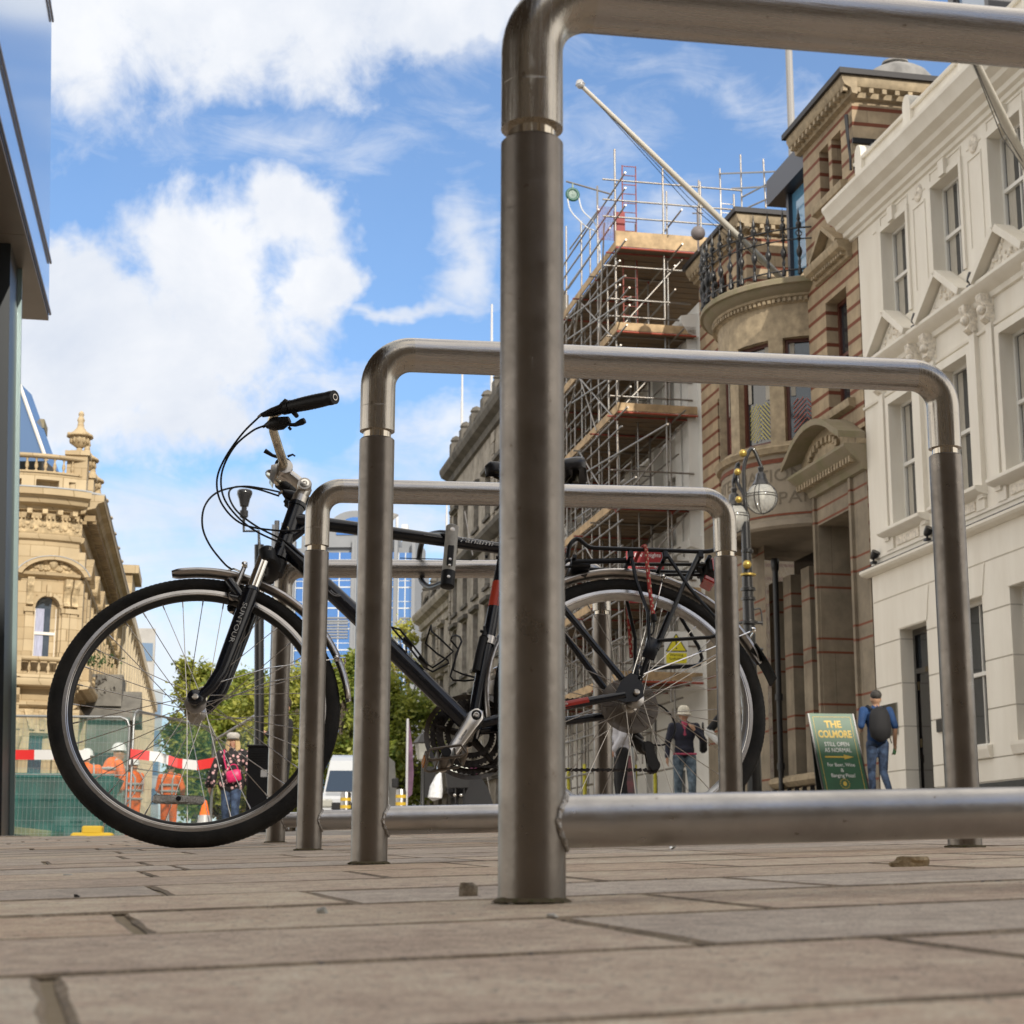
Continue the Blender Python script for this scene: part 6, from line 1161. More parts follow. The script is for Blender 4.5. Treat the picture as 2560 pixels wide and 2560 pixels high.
# balcony with balusters
ringL('balcony_rail',[(.30,7.20),(.62,7.20),(.66,7.25),(.66,7.33),(.30,7.35)],snd); ringL('balcony_base',[(.30,6.6),(.60,6.6),(.60,6.75),(.30,6.75)],snd)
for k in range(30):
    s=sm0+.1+(sm1-sm0-.2)*k/29; p=bendL(s,-.46,0); m=MB(); baluster(m,p.x,p.y,6.75,.45,.05); m.build('baluster',snd,lb,smooth=40)
m=MB(); m.T=bendL
for c in (1.0,2.85,-1): m.mark(); m.box(c-.22,c+.22,-.68,-.28,6.62,7.34)
for c in (1.05,2.75,-1): m.mark(); m.prism([(0,6.24),(-.55,6.24),(-.5,6.0),(-.2,5.75),(-.12,5.45),(0,5.4)],c-.18,c+.18,'x')
m.build('balcony_pier',snd,lb)
m=MB(); m.T=bendL                                     # keystones over the ground floor windows
for c in (2.05,.15):
    m.mark()
    for k in (-1,0,1): m.prism([(c+k*.34-.09,4.85),(c+k*.34+.09,4.85),(c+k*.5+.15,5.55),(c+k*.5-.15,5.55)],-.08,0,'y')
for c in (1.15,2.8,-.7): m.mark(); m.box(c-.22,c+.22,-.14,0,4.6,4.85); m.box(c-.16,c+.16,-.2,-.0,4.85,5.5)
m.build('ground_floor_dressing',sndc,lb)
for c in (1.15,2.78): 
    p=bendL(c,-.16,0); m=MB(); m.lathe([(.22,1.2),(.22,1.4),(.17,1.5),(.17,4.3),(.2,4.35),(.26,4.6)],(p.x,p.y,0),14); m.build('column',snd,lb,smooth=40)
for c in (2.0,.15): 
    f=MB(); f.T=bendL; f.box(c-.5,c-.44,.28,.36,1.6,4.75); f.box(c+.44,c+.5,.28,.36,1.6,4.75); f.box(c-.44,c+.44,.28,.36,4.67,4.75); o=f.build('window',wpaint,lb); g=MB(); g.T=bendL; g.add([(c-.5,.33,1.6),(c+.5,.33,1.6),(c+.5,.33,4.75),(c-.5,.33,4.75)],[(0,1,2,3)]); g.build('pane',D.materials['blue_window_glass'],o)
# windows and pediments along the street front
for i in range(7):
    c=1.9+3.7*i; sash(lb,None,c-.6,c+.6,7.35,9.9,.36); sash(lb,None,c-.6,c+.6,1.8,4.8,.36)
    m=MB(); 
    for s in (-1,1):
        p0,p1=Vector((c+s*1.05,0,10.35)),Vector((c,0,11.15)); d=(p1-p0).normalized(); n_=Vector((-d.z,0,d.x)); n_=n_ if n_.z>0 else -n_; q=[p0,p1,p1+n_*.16,p0+n_*.16]; m.prism([(v.x,v.z) for v in q],-.42,-.002*(s+2),'y'); m.box(c+s*.85-.16,c+s*.85+.16,-.30,0,6.7,9.9)
    m.prism([(c-1,10.38),(c+1,10.38),(c,11.1)],-.14,0,'y'); m.box(c-1.0,c+1.0,-.5,-.1,6.62,7.25); m.build('window_dressing',sndc if i%2 else snd,lb)
# dark stone porch
m=MB(); m.box(4.3,8.2,-1.9,0,.4,5.6); m.prism([(4.0,5.6),(8.5,5.6),(6.25,6.9)],-2.2,0,'y'); m.box(4.8,7.7,-1.5,0,6.2,7.4); m.build('porch',mat('porch_grey_stone',(.16,.15,.13),.8,nscale=1.5,namt=.3),lb); m=MB(); m.add([(4.9,-1.92,.8),(7.4,-1.92,.8),(7.4,-1.92,4.6),(4.9,-1.92,4.6)],[(0,1,2,3)]); m.add([(4.28,-1.5,.8),(4.28,-.4,.8),(4.28,-.4,4.4),(4.28,-1.5,4.4)],[(3,2,1,0)]); m.build('porch_door',mat('porch_dark',(.02,.02,.02),.6),lb)
leafm=mat('pot_foliage',(.04,.08,.02),.7); r=empty('balcony_plant',OL+dL*3.2+nL*-.4+Vector((0,0,7.55)),0,'green bushy plant on the ledge above the dark porch','plant'); m=MB()
for k in range(160):
    p=Vector((rn.gauss(0,.45),rn.gauss(0,.3),abs(rn.gauss(0,.3)))); u=Vector((rn.gauss(0,1),rn.gauss(0,1),rn.gauss(0,1))).normalized()*.13; v=Vector((rn.gauss(0,1),rn.gauss(0,1),rn.gauss(0,1))).normalized()*.08; m.add([p,p+u,p+u+v,p+v],[(0,1,2,3)])
m.build('foliage',leafm,r,recalc=False)
# plainer stone terrace farther along the same street side
r=empty('stone_terrace',OL+dL*26.7,THL,'plain pale stone terrace continuing beyond the ornate sandstone building','building'); m=MB(); ops=[(c-.7,c+.7,z,z+1.9) for c in [2+3.4*i for i in range(19)] for z in (2,5.2,8.4,11.2)]; wallg(m,0,66,.4,14.4,ops,0,.4); m.box(0,66,-.5,0,13.8,14.4); m.box(0,66,-.25,0,10.3,10.6); m.box(0,66,-.25,0,7.5,7.8); m.box(0,66,-.3,0,4.6,4.9); m.box(0,66,.1,5,14.4,15.0)
for i in range(20): m.box(.3+3.4*i-.3,.3+3.4*i+.3,-.35,0,.4,13.8)
m.build('wall',mat('pale_stone',(.50,.42,.29),.8,nscale=1,namt=.12),r)
for o in ops[:12]: sash(r,None,o[0],o[1],o[2],o[3],.35)
def modern(name,px0,px1,pyt,Y,label,wallc,glc,cols,rows,depth=12,z0=0):
    a=at(px0,pyt,Y); b=at(px1,pyt,Y); w_=b.x-a.x; r=empty(name,(a.x,Y,0),R_(11.5),label,'building'); m=MB(); m.box(0,w_,0.0,depth,z0,a.z); m.build('wall',wallc,r)
    fl=(a.z-z0-1)/rows
    for i in range(rows): m=MB(); m.box(.2,w_-.2,-.06,-.01,z0+1+fl*i,z0+1+fl*i+fl*.55); m.build('window',glc,r)
    return r
conc=mat('grey_concrete',(.36,.35,.33),.8,nscale=.5,namt=.12); bg_gl=mat('blue_office_glass',(.10,.17,.27),.08,0,spec=1)
modern('office_block',262,293,1185,190,'grey concrete office block seen beyond the end of the sandstone terrace',conc,bg_gl,1,7); modern('office_block',286,308,1300,205,'bluish glazed office block at the far end of the left street side',mat('blue_grey_panel',(.30,.34,.37),.6),bg_gl,1,6)
# ------------------------------------------------------------------ glass tower in the distance
r=empty('glass_tower',(at(555,1040,300).x,300,0),R_(-3),'tall pale office tower with blue glass grid far down the street','tower'); W_=at(785,1000,300).x-at(555,1000,300).x; tp=mat('tower_stone',(.21,.22,.235),.7,nscale=.1,namt=.08); tg=mat('tower_glass',(.13,.25,.48),.12,.75)
ht=at(700,1035,300).z
m=MB(); m.box(0,W_,0,24,0,ht); m.box(W_*.22,W_*.80,-.8,20,ht,ht+4.0); m.box(W_*.88,W_*.985,1,20,ht,ht+3.0); m.box(W_*.05,W_*.14,1,20,ht,ht+2.5); pts=[(W_*.5+W_*.20*math.cos(PI*i/14),ht+4.0+2.6*math.sin(PI*i/14)) for i in range(15)]; m.prism(pts,-.8,20,'y')
for u in (0.005,.170,.50,.525,.845,.99): m.box(W_*u-.30,W_*u+.30,-1.6,0,0,ht+1.2)
m.build('frame',tp,r)
m=MB()
for u0,u1,yy in ((.02,.155,-.3),(.188,.482,-1.0),(.543,.83,-1.0),(.862,.975,-.3)): m.box(W_*u0,W_*u1,yy,yy+.25,10,ht-1)
pts=[(W_*.5+W_*.15*math.cos(PI*i/14),ht+2.2+3.2*math.sin(PI*i/14)) for i in range(15)]; m.prism(pts,-1.0,-.85,'y'); m.build('glazing',tg,r)
m=MB()
for u0,u1,yy,nv in ((.02,.155,-.42,2),(.188,.482,-1.12,3),(.543,.83,-1.12,3),(.862,.975,-.42,2)):
    for k in range(nv+1): x=W_*(u0+(u1-u0)*k/nv); m.box(x-.09,x+.09,yy,yy+.1,10,ht-1)
    z=12
    while z<ht-1: m.box(W_*u0,W_*u1,yy+.01,yy+.08,z,z+.22); m.box(W_*u0,W_*u1,yy+.02,yy+.07,z+1.25,z+1.36); z+=3.7
m.build('mullion',mat('mullion_white',(.55,.57,.58),.5),r)
m=MB()
for z0_ in (22,40):
    for k in range(8): m.box(W_*.20,W_*.465,-1.3,-1.14,z0_+.5*k,z0_+.5*k+.28); m.box(W_*.875,W_*.97,-.6,-.44,z0_+.5*k,z0_+.5*k+.28)
m.build('louvre',tp,r)
m=MB(); m.cyl((W_*.83,2,ht),(W_*.83,2,ht+6),.25,seg=8); m.lathe([(0,0),(1.6,.3),(2.6,1.2)],(W_*.74,-1,ht+4.5),16); m.box(W_*.88,W_*.93,0,2,ht+3,ht+4.2); m.build('roof_plant',mat('white_metal',(.6,.6,.6),.5),r)
# ------------------------------------------------------------------ near glass and steel building on the left
gb2=empty('glass_building',(-6.22,22.0,0),R_(100.2),'modern glass clad building overhanging on a dark pillar at the left edge','building')
# local x away from camera along the facade, y inward
z0_=at(92,598,22.0).z
gm2=D.materials.new('facade_glass'); gm2.use_nodes=True; t=gm2.node_tree; b=t.nodes['Principled BSDF']; b.inputs['Base Color'].default_value=(.60,.68,.78,1); b.inputs['Metallic'].default_value=.9; b.inputs['Roughness'].default_value=.09; tc=t.nodes.new('ShaderNodeTexCoord'); mp=t.nodes.new('ShaderNodeMapping'); mp.inputs['Scale'].default_value=(9,1,.06); n=t.nodes.new('ShaderNodeTexNoise'); n.inputs['Scale'].default_value=1.5; t.links.new(tc.outputs['Object'],mp.inputs[0]); t.links.new(mp.outputs[0],n.inputs[0]); bp=t.nodes.new('ShaderNodeBump'); bp.inputs['Strength'].default_value=.025; bp.inputs['Distance'].default_value=.01; t.links.new(n.outputs[0],bp.inputs['Height']); t.links.new(bp.outputs[0],b.inputs['Normal'])
kx=-2.06/3.53; ex=lambda z:kx*(z-z0_)   # the end of the block rakes back as it rises
m=MB(); zt_=z0_+22; m.add([(-30,0,z0_+.02),(0,0,z0_+.02),(ex(zt_),0,zt_),(-30,0,zt_),(-30,14,z0_+.02),(0,14,z0_+.02),(ex(zt_),14,zt_),(-30,14,zt_)],[(0,1,2,3),(5,4,7,6),(1,5,6,2),(4,0,3,7),(3,2,6,7)]); m.build('curtain_wall',gm2,gb2); m=MB()
for z in (z0_+.02,z0_+.62,z0_+3.3,z0_+6.4,z0_+9.6,z0_+12.8,z0_+16): m.box(-30,.0+ex(z),-.03,-.005,z,z+.035)
m.build('glazing_bar',mat('glazing_bar_grey',(.22,.22,.25),.4,.5),gb2)
m=MB(); 
for i in range(9):
    for j in range(5):
        xa,xb=-30+3.35*i,-30+3.35*(i+1)-.012; ya,yb=[(.0,.62),(.635,2.6),(2.615,4.6),(4.615,6.6),(6.615,14)][j]
        if i==8: xb=-.0
        m.box(xa,xb,ya+.001,yb,z0_-.05,z0_)
m.build('soffit_panel',mat('soffit_bronze',(.21,.175,.14),.42,.25,nscale=1.5,namt=.06),gb2); m=MB(); m.box(-30,-.02,.02,14,z0_+.001,z0_+.015); m.build('soffit_backing',dark,gb2)
c=Matrix.Translation(gb2.location)@Matrix.Rotation(R_(100.2),4,'Z'); 
p=c.inverted()@at(33,600,20.0); q=c.inverted()@at(22,1335,20.0); dl=(p-q)/(p.z-q.z); P0_=q+dl*(-.5-q.z); P1_=q+dl*(z0_-.052-q.z); m=MB(); m.add([v+Vector(o) for v in (P0_,P1_) for o in ((-.9,0,0),(0,0,0),(0,1.6,0),(-.9,1.6,0))],[(0,1,5,4),(1,2,6,5),(2,3,7,6),(3,0,4,7)]); m.build('pillar',mat('pillar_dark',(.020,.025,.03),.35,.2),gb2); m=MB(); m.add([v+Vector(o) for v in (P0_,P1_) for o in ((-.04,-.05,0),(.012,-.05,0),(.012,.08,0),(-.04,.08,0))],[(0,1,5,4),(1,2,6,5),(2,3,7,6),(3,0,4,7)]); m.build('pillar_trim',mat('pillar_trim',(.20,.27,.27),.35,.3),gb2)
# ------------------------------------------------------------------ unseen blocks added behind the camera to shade the square, gapped for steel reflections
r=empty('sun_blocker',(10,-24,0),0,'unseen stone blocks added behind the camera to shade the square','building'); m=MB(); m.box(-55,4.5,-14,0,-2,27); m.box(10.5,38,-14,0,-2,30); m.box(4.5,10.5,-12,-5,-2,10); m.box(-55.6,5.0,-14.6,.6,25.4,26.2); m.box(10.0,38.6,-14.6,.6,28.6,29.4); m.build('wall',mat('sun_blocker_stone',(.27,.205,.135),.8,nscale=.5,namt=.12),r)
for i in range(16):
    for z in (1.5,7,12,17): m=MB(); x_=(-32+4.2*i) if i<8 else (11.5+3.3*(i-8)); m.box(x_,x_+1.6,-.02,.03,z,z+3.4); m.build('window',glass,r)
# ------------------------------------------------------------------ trees
def leafmat(name,a,b_):
    m=D.materials.new(name); m.use_nodes=True; t=m.node_tree; b=t.nodes['Principled BSDF']; oi=t.nodes.new('ShaderNodeTexCoord'); n=t.nodes.new('ShaderNodeTexNoise'); n.inputs['Scale'].default_value=1.1; n.inputs['Detail'].default_value=6; t.links.new(oi.outputs['Object'],n.inputs[0]); n2=t.nodes.new('ShaderNodeTexWhiteNoise'); gi=t.nodes.new('ShaderNodeNewGeometry'); t.links.new(gi.outputs['Random Per Island'],n2.inputs['Vector']); 
    x=t.nodes.new('ShaderNodeMixRGB'); r=t.nodes.new('ShaderNodeMath'); r.operation='ADD'; mr=t.nodes.new('ShaderNodeMapRange'); t.links.new(n.outputs[0],mr.inputs[0]); mr.inputs[1].default_value=.3; mr.inputs[2].default_value=.7; mr.inputs[3].default_value=-.2; mr.inputs[4].default_value=.7; t.links.new(mr.outputs[0],r.inputs[0]); mu=t.nodes.new('ShaderNodeMath'); mu.operation='MULTIPLY'; mu.inputs[1].default_value=.5; t.links.new(gi.outputs['Random Per Island'],mu.inputs[0]); t.links.new(mu.outputs[0],r.inputs[1]); t.links.new(r.outputs[0],x.inputs[0]); x.inputs[1].default_value=a+(1,); x.inputs[2].default_value=b_+(1,); t.links.new(x.outputs[0],b.inputs['Base Color']); b.inputs['Roughness'].default_value=.5
    tr=t.nodes.new('ShaderNodeBsdfTranslucent'); t.links.new(x.outputs[0],tr.inputs[0]); ms=t.nodes.new('ShaderNodeMixShader'); ms.inputs[0].default_value=.4; t.links.new(b.outputs[0],ms.inputs[1]); t.links.new(tr.outputs[0],ms.inputs[2]); t.links.new(ms.outputs[0],t.nodes['Material Output'].inputs[0]); return m
lf=[leafmat('plane_leaves',(.11,.17,.025),(.58,.56,.12)),leafmat('lime_leaves',(.10,.17,.025),(.52,.54,.11)),leafmat('young_leaves',(.30,.34,.06),(.68,.62,.17))]
bark=mat('bark',(.10,.08,.06),.9,nscale=6,namt=.4,bump=1,bscale=12)
def tree(px,top,Y,w_,base,label,mi,n=9000,ls=.135,seed=1,sparse=1.0):
    rn=random.Random(seed); a=at(px,top,Y); x0=a.x; zt=a.z; r=empty('street_tree',(x0,Y,base),0,label,'tree','trees far down the street'); H=zt-base; R=w_/2
    m=MB(); limbs=[]; m.tube([(0,0,-.5),(.05,0,H*.25),(-.03,.05,H*.45),(.02,0,H*.8)],[.22,.17,.13,.04],8)
    cl=[]
    for k in range(34):
        an=rn.random()*2*PI; hz=rn.uniform(.22,.93); rad=R*math.sqrt(max(.03,1-((hz-.52)/.5)**2))*rn.uniform(.25,.95); c=Vector((rad*math.cos(an),rad*math.sin(an),H*hz)); cl.append((c,R*rn.uniform(.22,.40))); s=Vector((0,0,H*max(.2,hz-.25))); m.tube([s,s.lerp(c,.5)+Vector((0,0,.2)),c],[.07,.045,.015],6)
    m.build('trunk',bark,r,smooth=60)
    m=MB(); V=[];F=[]
    while len(F)<n:
        c,rr=rn.choice(cl); d=Vector((rn.gauss(0,1),rn.gauss(0,1),rn.gauss(0,1))).normalized(); p=c+d*rr*rn.random()**.6*(1.15 if rn.random()<.7 else rn.uniform(1.1,1.9)); p.z=max(H*.14,p.z); u=Vector((rn.gauss(0,1),rn.gauss(0,1),rn.gauss(0,.6))).normalized(); v=u.cross(Vector((rn.gauss(0,1),rn.gauss(0,1),rn.gauss(0,1)))).normalized(); s=ls*rn.uniform(.6,1.3); o=len(V); V+=[p-u*s,p-v*s*.55,p+u*s,p+v*s*.55]; F.append((o,o+1,o+2,o+3))
    m.add(V,F); m.build('crown',lf[mi],r,recalc=False); return r
tree(378,1232,92,3.7,.9,'leftmost bushy green tree, seen through the front wheel spokes',0,seed=2,n=14000)
tree(470,1262,86,4.4,.9,'rounded green tree behind the black camera pole',1,seed=5,n=14000)
tree(560,1238,95,4.6,.9,'green tree behind the third stand post and the tyre',0,seed=8,n=14000)
tree(648,1222,88,3.8,.9,'green tree between the second and third stand posts, below the tower',1,seed=11,n=14000)
tree(735,1245,84,4.6,.9,'dense sunlit green tree right of the second stand post',1,seed=14,n=16000)
tree(425,1290,80,4.2,.9,'lower shaded tree between the two left trees behind the wheel',1,seed=21,n=9000)
tree(515,1285,78,4.0,.9,'low green tree between the camera pole and the third stand post',0,seed=23,n=9000)
tree(690,1270,92,4.6,.9,'green tree mostly hidden behind the second stand post',0,seed=25,n=12000)
tree(772,1150,98,2.8,.9,'tall sparse yellow green tree in front of the tower corner',2,seed=17,n=2600,ls=.14)
# ------------------------------------------------------------------ people: one continuous surface from tapered limbs, remeshed
def caps(m,a,b,r0,r1,seg=12):
    a=Vector(a);b=Vector(b); d=(b-a); n=d.normalized() if d.length>1e-6 else Vector((0,0,1)); pts=[];rr=[]
    for k in range(5): t=PI/2*k/4; pts.append(a-n*r0*math.cos(t)); rr.append(max(1e-4,r0*math.sin(t)))
    for k in range(5): t=PI/2*k/4; pts.append(b+n*r1*math.sin(t)); rr.append(max(1e-4,r1*math.cos(t)))
    m.tube(pts,rr,seg)
def person(loc,h,heading,J,mats_,label,group=None,lean=0,vox=.0135):
    """J: list of (a,b,ra,rb,material index) capsules and ('e',c,radii,mi) ellipsoids in a 1.75 m frame: x to the person's left, y forward... z up"""
    k=h/1.75; m=MB()
    for q in J:
        if q[0]=='e': m.sphere(q[1],1,16,12,q[2])
        else: caps(m,q[0],q[1],q[2],q[3])
    me=D.meshes.new('tmp'); me.from_pydata(m.v,[],m.f); o=D.objects.new('tmp',me); COL.objects.link(o); md=o.modifiers.new('r','REMESH'); md.mode='VOXEL'; md.voxel_size=vox; md2=o.modifiers.new('s','SMOOTH'); md2.iterations=4; md2.factor=.5
    bpy.context.view_layer.update(); dg=bpy.context.evaluated_depsgraph_get(); b=D.meshes.new_from_object(o.evaluated_get(dg)); D.objects.remove(o); D.meshes.remove(me)
    for mt_ in mats_: b.materials.append(mt_)
    prim=[]
    for q in J:
        if q[0]=='e': prim.append((Vector(q[1]),None,q[2],None,q[3]))
        else: prim.append((Vector(q[0]),Vector(q[1]),q[2],q[3],q[4]))
    co=np.empty(len(b.vertices)*3,np.float32); b.vertices.foreach_get('co',co); co=co.reshape(-1,3); pc=np.array([co[list(p.vertices)].mean(0) for p in b.polygons]) if len(b.polygons) else np.zeros((0,3)); best=np.full(len(pc),1e9); mi=np.zeros(len(pc),np.int32)
    for a,bb,r0,r1,ix in prim:
        if bb is None: dd=np.linalg.norm((pc-np.array(a))/np.array(r0),axis=1)-1; dd=dd*min(r0)
        else:
            A=np.array(a);dv=np.array(bb)-A; t=np.clip(((pc-A)@dv)/max(1e-9,dv@dv),0,1); dd=np.linalg.norm(pc-(A+t[:,None]*dv),axis=1)-(r0+(r1-r0)*t)
        s=dd<best; best[s]=dd[s]; mi[s]=ix
    b.polygons.foreach_set('material_index',mi); b.polygons.foreach_set('use_smooth',[True]*len(b.polygons)); b.transform(Matrix.Scale(k,4)); b.name='body'
    r=empty('person',loc,heading,label,'person',group); r.rotation_euler=(lean,0,heading); body=D.objects.new('body',b); COL.objects.link(body); body.parent=r; r['k']=k; return r,body,k
skin=mat('skin',(.50,.28,.19),.5,nscale=20,namt=.1); skin2=mat('skin_tan',(.42,.24,.15),.5)
def limb(a,b,c,r,mi,mi2=None): return [(a,b,r[0],r[1],mi),(b,c,r[1]*.97,r[2],mi if mi2 is None else mi2)]
def hand(w_,d,up,mi=0,curl=.5):
    """palm and five fingers from the wrist along d"""
    w_=Vector(w_); d=Vector(d).normalized(); up=Vector(up); s=d.cross(up).normalized(); n=s.cross(d).normalized(); o=[(w_,w_+d*.05,.022,.030,mi),(w_+d*.05,w_+d*.078,.030,.028,mi)]
    for k,l in ((-1.5,.058),(-.5,.070),(.5,.074),(1.5,.066)): b=w_+d*.085+s*.0135*k; q=b+d*l*.55-n*l*.25*curl; o+=[(b,q,.0095,.0085,mi),(q,q+d*l*.35-n*l*.4*curl,.0085,.007,mi)]
    t=w_+d*.025+s*.026; q=t+d*.035+s*.022; o+=[(t,q,.012,.010,mi),(q,q+d*.030-n*.008,.010,.008,mi)]; return o
def head(mi=0,turn=0,x=0,y=.0,z=1.60):
    c=Vector((x,y,z)); f=Vector((math.sin(turn),math.cos(turn),0)); return [((x,y-.02,z-.16),(x,y-.005,z-.07),.056,.050,mi),('e',(x,y,z+.015),(.078,.095,.112),mi),('e',tuple(c+f*.035+Vector((0,0,-.055))),(.050,.055,.055),mi),('e',tuple(c+f*.098+Vector((0,0,-.008))),(.012,.018,.022),mi),('e',(x-.078,y,z),(.012,.022,.032),mi),('e',(x+.078,y,z),(.012,.022,.032),mi)]
def face(body,k,turn=0,x=0,y=0,z=1.60):
    c=Vector((x,y,z)); f=Vector((math.sin(turn),math.cos(turn),0)); s=Vector((f.y,-f.x,0)); m=MB(); 
    for q in (-1,1): m.sphere((c+f*.083+s*.031*q+Vector((0,0,.018)))*k,.0105*k,8,6)
    m.build('eye',mat('eye_dark',(.02,.015,.012),.2),body,smooth=60); m=MB(); m.sphere((c+f*.088+Vector((0,0,-.052)))*k,.012*k,8,5,(2.0,.6,.5)); m.build('mouth',mat('lips',(.40,.10,.09),.5),body,smooth=60)
def torso(mi,w_=.165,d=.11,z0=.92,hip=.155): return [('e',(0,0,1.30),(w_,d,.22),mi),('e',(0,0,1.12),(w_*.86,d*.92,.20),mi),('e',(0,0,z0+.05),(hip,d*1.02,.14),mi),((-.15,0,1.42),(.15,0,1.42),.062,.062,mi),((0,0,1.40),(0,0,1.50),.07,.055,mi)]
def legs(mi,sh,L=((-.09,0,.92),(-.10,.02,.50),(-.10,-.02,.09)),R=((.09,0,.92),(.10,.02,.50),(.10,-.02,.09)),r=(.088,.062,.046)):
    o=[]
    for a,b,c in (L,R): o+=limb(a,b,c,r,mi)+[((c[0],c[1]-.03,c[2]-.045),(c[0]*1.1,c[1]+.15,c[2]-.055),.040,.034,sh)]
    return o
def dotmat(name,base,spot,scale=16,thr=.33):
    m=D.materials.new(name); m.use_nodes=True; t=m.node_tree; b=t.nodes['Principled BSDF']; tc=t.nodes.new('ShaderNodeTexCoord'); v=t.nodes.new('ShaderNodeTexVoronoi'); v.inputs['Scale'].default_value=scale; t.links.new(tc.outputs['Object'],v.inputs[0]); c=t.nodes.new('ShaderNodeMath'); c.operation='LESS_THAN'; c.inputs[1].default_value=thr; t.links.new(v.outputs['Distance'],c.inputs[0]); x=t.nodes.new('ShaderNodeMixRGB'); t.links.new(c.outputs[0],x.inputs[0]); x.inputs[1].default_value=base+(1,); x.inputs[2].default_value=spot+(1,); t.links.new(x.outputs[0],b.inputs['Base Color']); b.inputs['Roughness'].default_value=.8; return m
shoe=mat('shoe_dark',(.05,.035,.025),.5); jean=mat('denim',(.018,.032,.07),.85,nscale=14,namt=.4,col2=(.05,.085,.16)); jeanw=mat('washed_denim',(.05,.085,.13),.85,nscale=9,namt=.4,col2=(.20,.27,.33)); blackc=mat('black_cloth',(.010,.010,.012),.8); 
# woman in the spotted coat
gz=zfar(-4.05,25); coat=dotmat('spotted_coat',(.012,.010,.012),(.60,.36,.36))
J=torso(1,.20,.14,.95,.21)+[('e',(0,0,.90),(.235,.16,.16),1),((-.21,0,1.40),(-.29,.02,1.14),.070,.072,1),((-.29,.02,1.14),(-.33,.10,.92),.072,.092,1),((.21,0,1.40),(.30,.0,1.14),.070,.072,1),((.30,.0,1.14),(.35,.06,.90),.072,.092,1)]+hand((-.33,.12,.88),(0,.25,-1),(1,0,0))+hand((.35,.09,.85),(0,.2,-1),(1,0,0))+legs(2,3,((-.08,0,.86),(-.09,.12,.50),(-.08,.02,.10)),((.08,0,.86),(.09,.0,.48),(.09,-.16,.12)),(.100,.075,.055))+head(0,-.35)
pr,body,k=person((-4.03,25,gz),1.50,PI,J,[skin,coat,jean,shoe],'woman in black spotted coat and grey cap, seen through the front wheel'); face(body,k,-.35)
m=MB()
for q in range(90):
    a=random.uniform(-2.6,2.6); r0=.088; top=Vector((r0*math.sin(a+PI),r0*math.cos(a+PI)*1.0,1.66)); low=Vector((.115*math.sin(a+PI),.10*math.cos(a+PI),random.uniform(1.36,1.44))); mid=Vector((.110*math.sin(a+PI),.105*math.cos(a+PI),1.55)); m.tube([top*k,mid*k,low*k],[.014*k,.018*k,.010*k],5)
m.build('hair',mat('blond_hair',(.48,.34,.17),.5,nscale=60,namt=.3),body,smooth=60); m=MB(); m.lathe([(.0,.10),(.07,.095),(.108,.065),(.115,.03),(.098,-.005),(.094,-.02)],(0,-.01,1.665),20); m.v=[(x*k,y*k,z*k) for x,y,z in m.v]; cp=m.build('cap',mat('grey_wool',(.42,.40,.37),.9,nscale=40,namt=.2),body,smooth=60)
m=MB(); m.lathe([(.075,.0),(.145,-.018),(.145,-.010),(.075,.012)],(0,-.0,1.655),20,'z',R_(20),R_(160)); m.v=[(x*k,y*k,z*k) for x,y,z in m.v]; m.build('peak',mat('dark_peak',(.05,.045,.04),.5),cp,smooth=60)
pink=mat('pink_leather',(.60,.02,.12),.45,nscale=20,namt=.15); wm=pr.matrix_world
hb=empty('handbag',(-4.03,25,gz),PI,'bright pink handbag hanging across the woman in the spotted coat','bag'); m=MB(); m.rbox((-.07*k,.235*k,1.02*k),(.24*k,.11*k,.20*k),Matrix.Rotation(R_(12),3,'Y'),.03*k); m.build('bag_body',pink,hb,smooth=50); m=MB(); m.tube(spline([(.13*k,.09*k,1.46*k),(.11*k,.165*k,1.30*k),(.06*k,.215*k,1.14*k)]),.014*k,6); m.tube(spline([(-.14*k,.24*k,1.12*k),(-.10*k,.25*k,1.20*k),(-.02*k,.25*k,1.20*k),(.02*k,.24*k,1.12*k)]),.010*k,6); m.build('strap',pink,hb,smooth=60)
# man in black half hidden behind the third post
x_=at(532,1400,22).x; gz=zfar(x_,22)
J=torso(1,.19,.13)+[((.20,0,1.42),(.27,.06,1.16),.065,.055,1),((.27,.06,1.16),(.26,.30,1.28),.055,.045,1),((-.20,0,1.42),(-.25,0,1.12),.065,.055,1),((-.25,0,1.12),(-.27,.05,.88),.055,.045,1)]+hand((.26,.33,1.30),(0,1,.3),(1,0,0))+hand((-.27,.06,.85),(0,.1,-1),(1,0,0))+legs(1,2)+head(0)
pr,body,k=person((x_,22,gz),1.74,R_(75),J,[skin,blackc,shoe],'man in black coat standing behind the third stand post with his hand raised'); face(body,k); m=MB(); m.sphere((0,-.015*k,1.66*k),.1*k,14,9,(.86,1.02,.85)); m.build('hair',mat('dark_hair',(.03,.022,.018),.6),body,smooth=60)
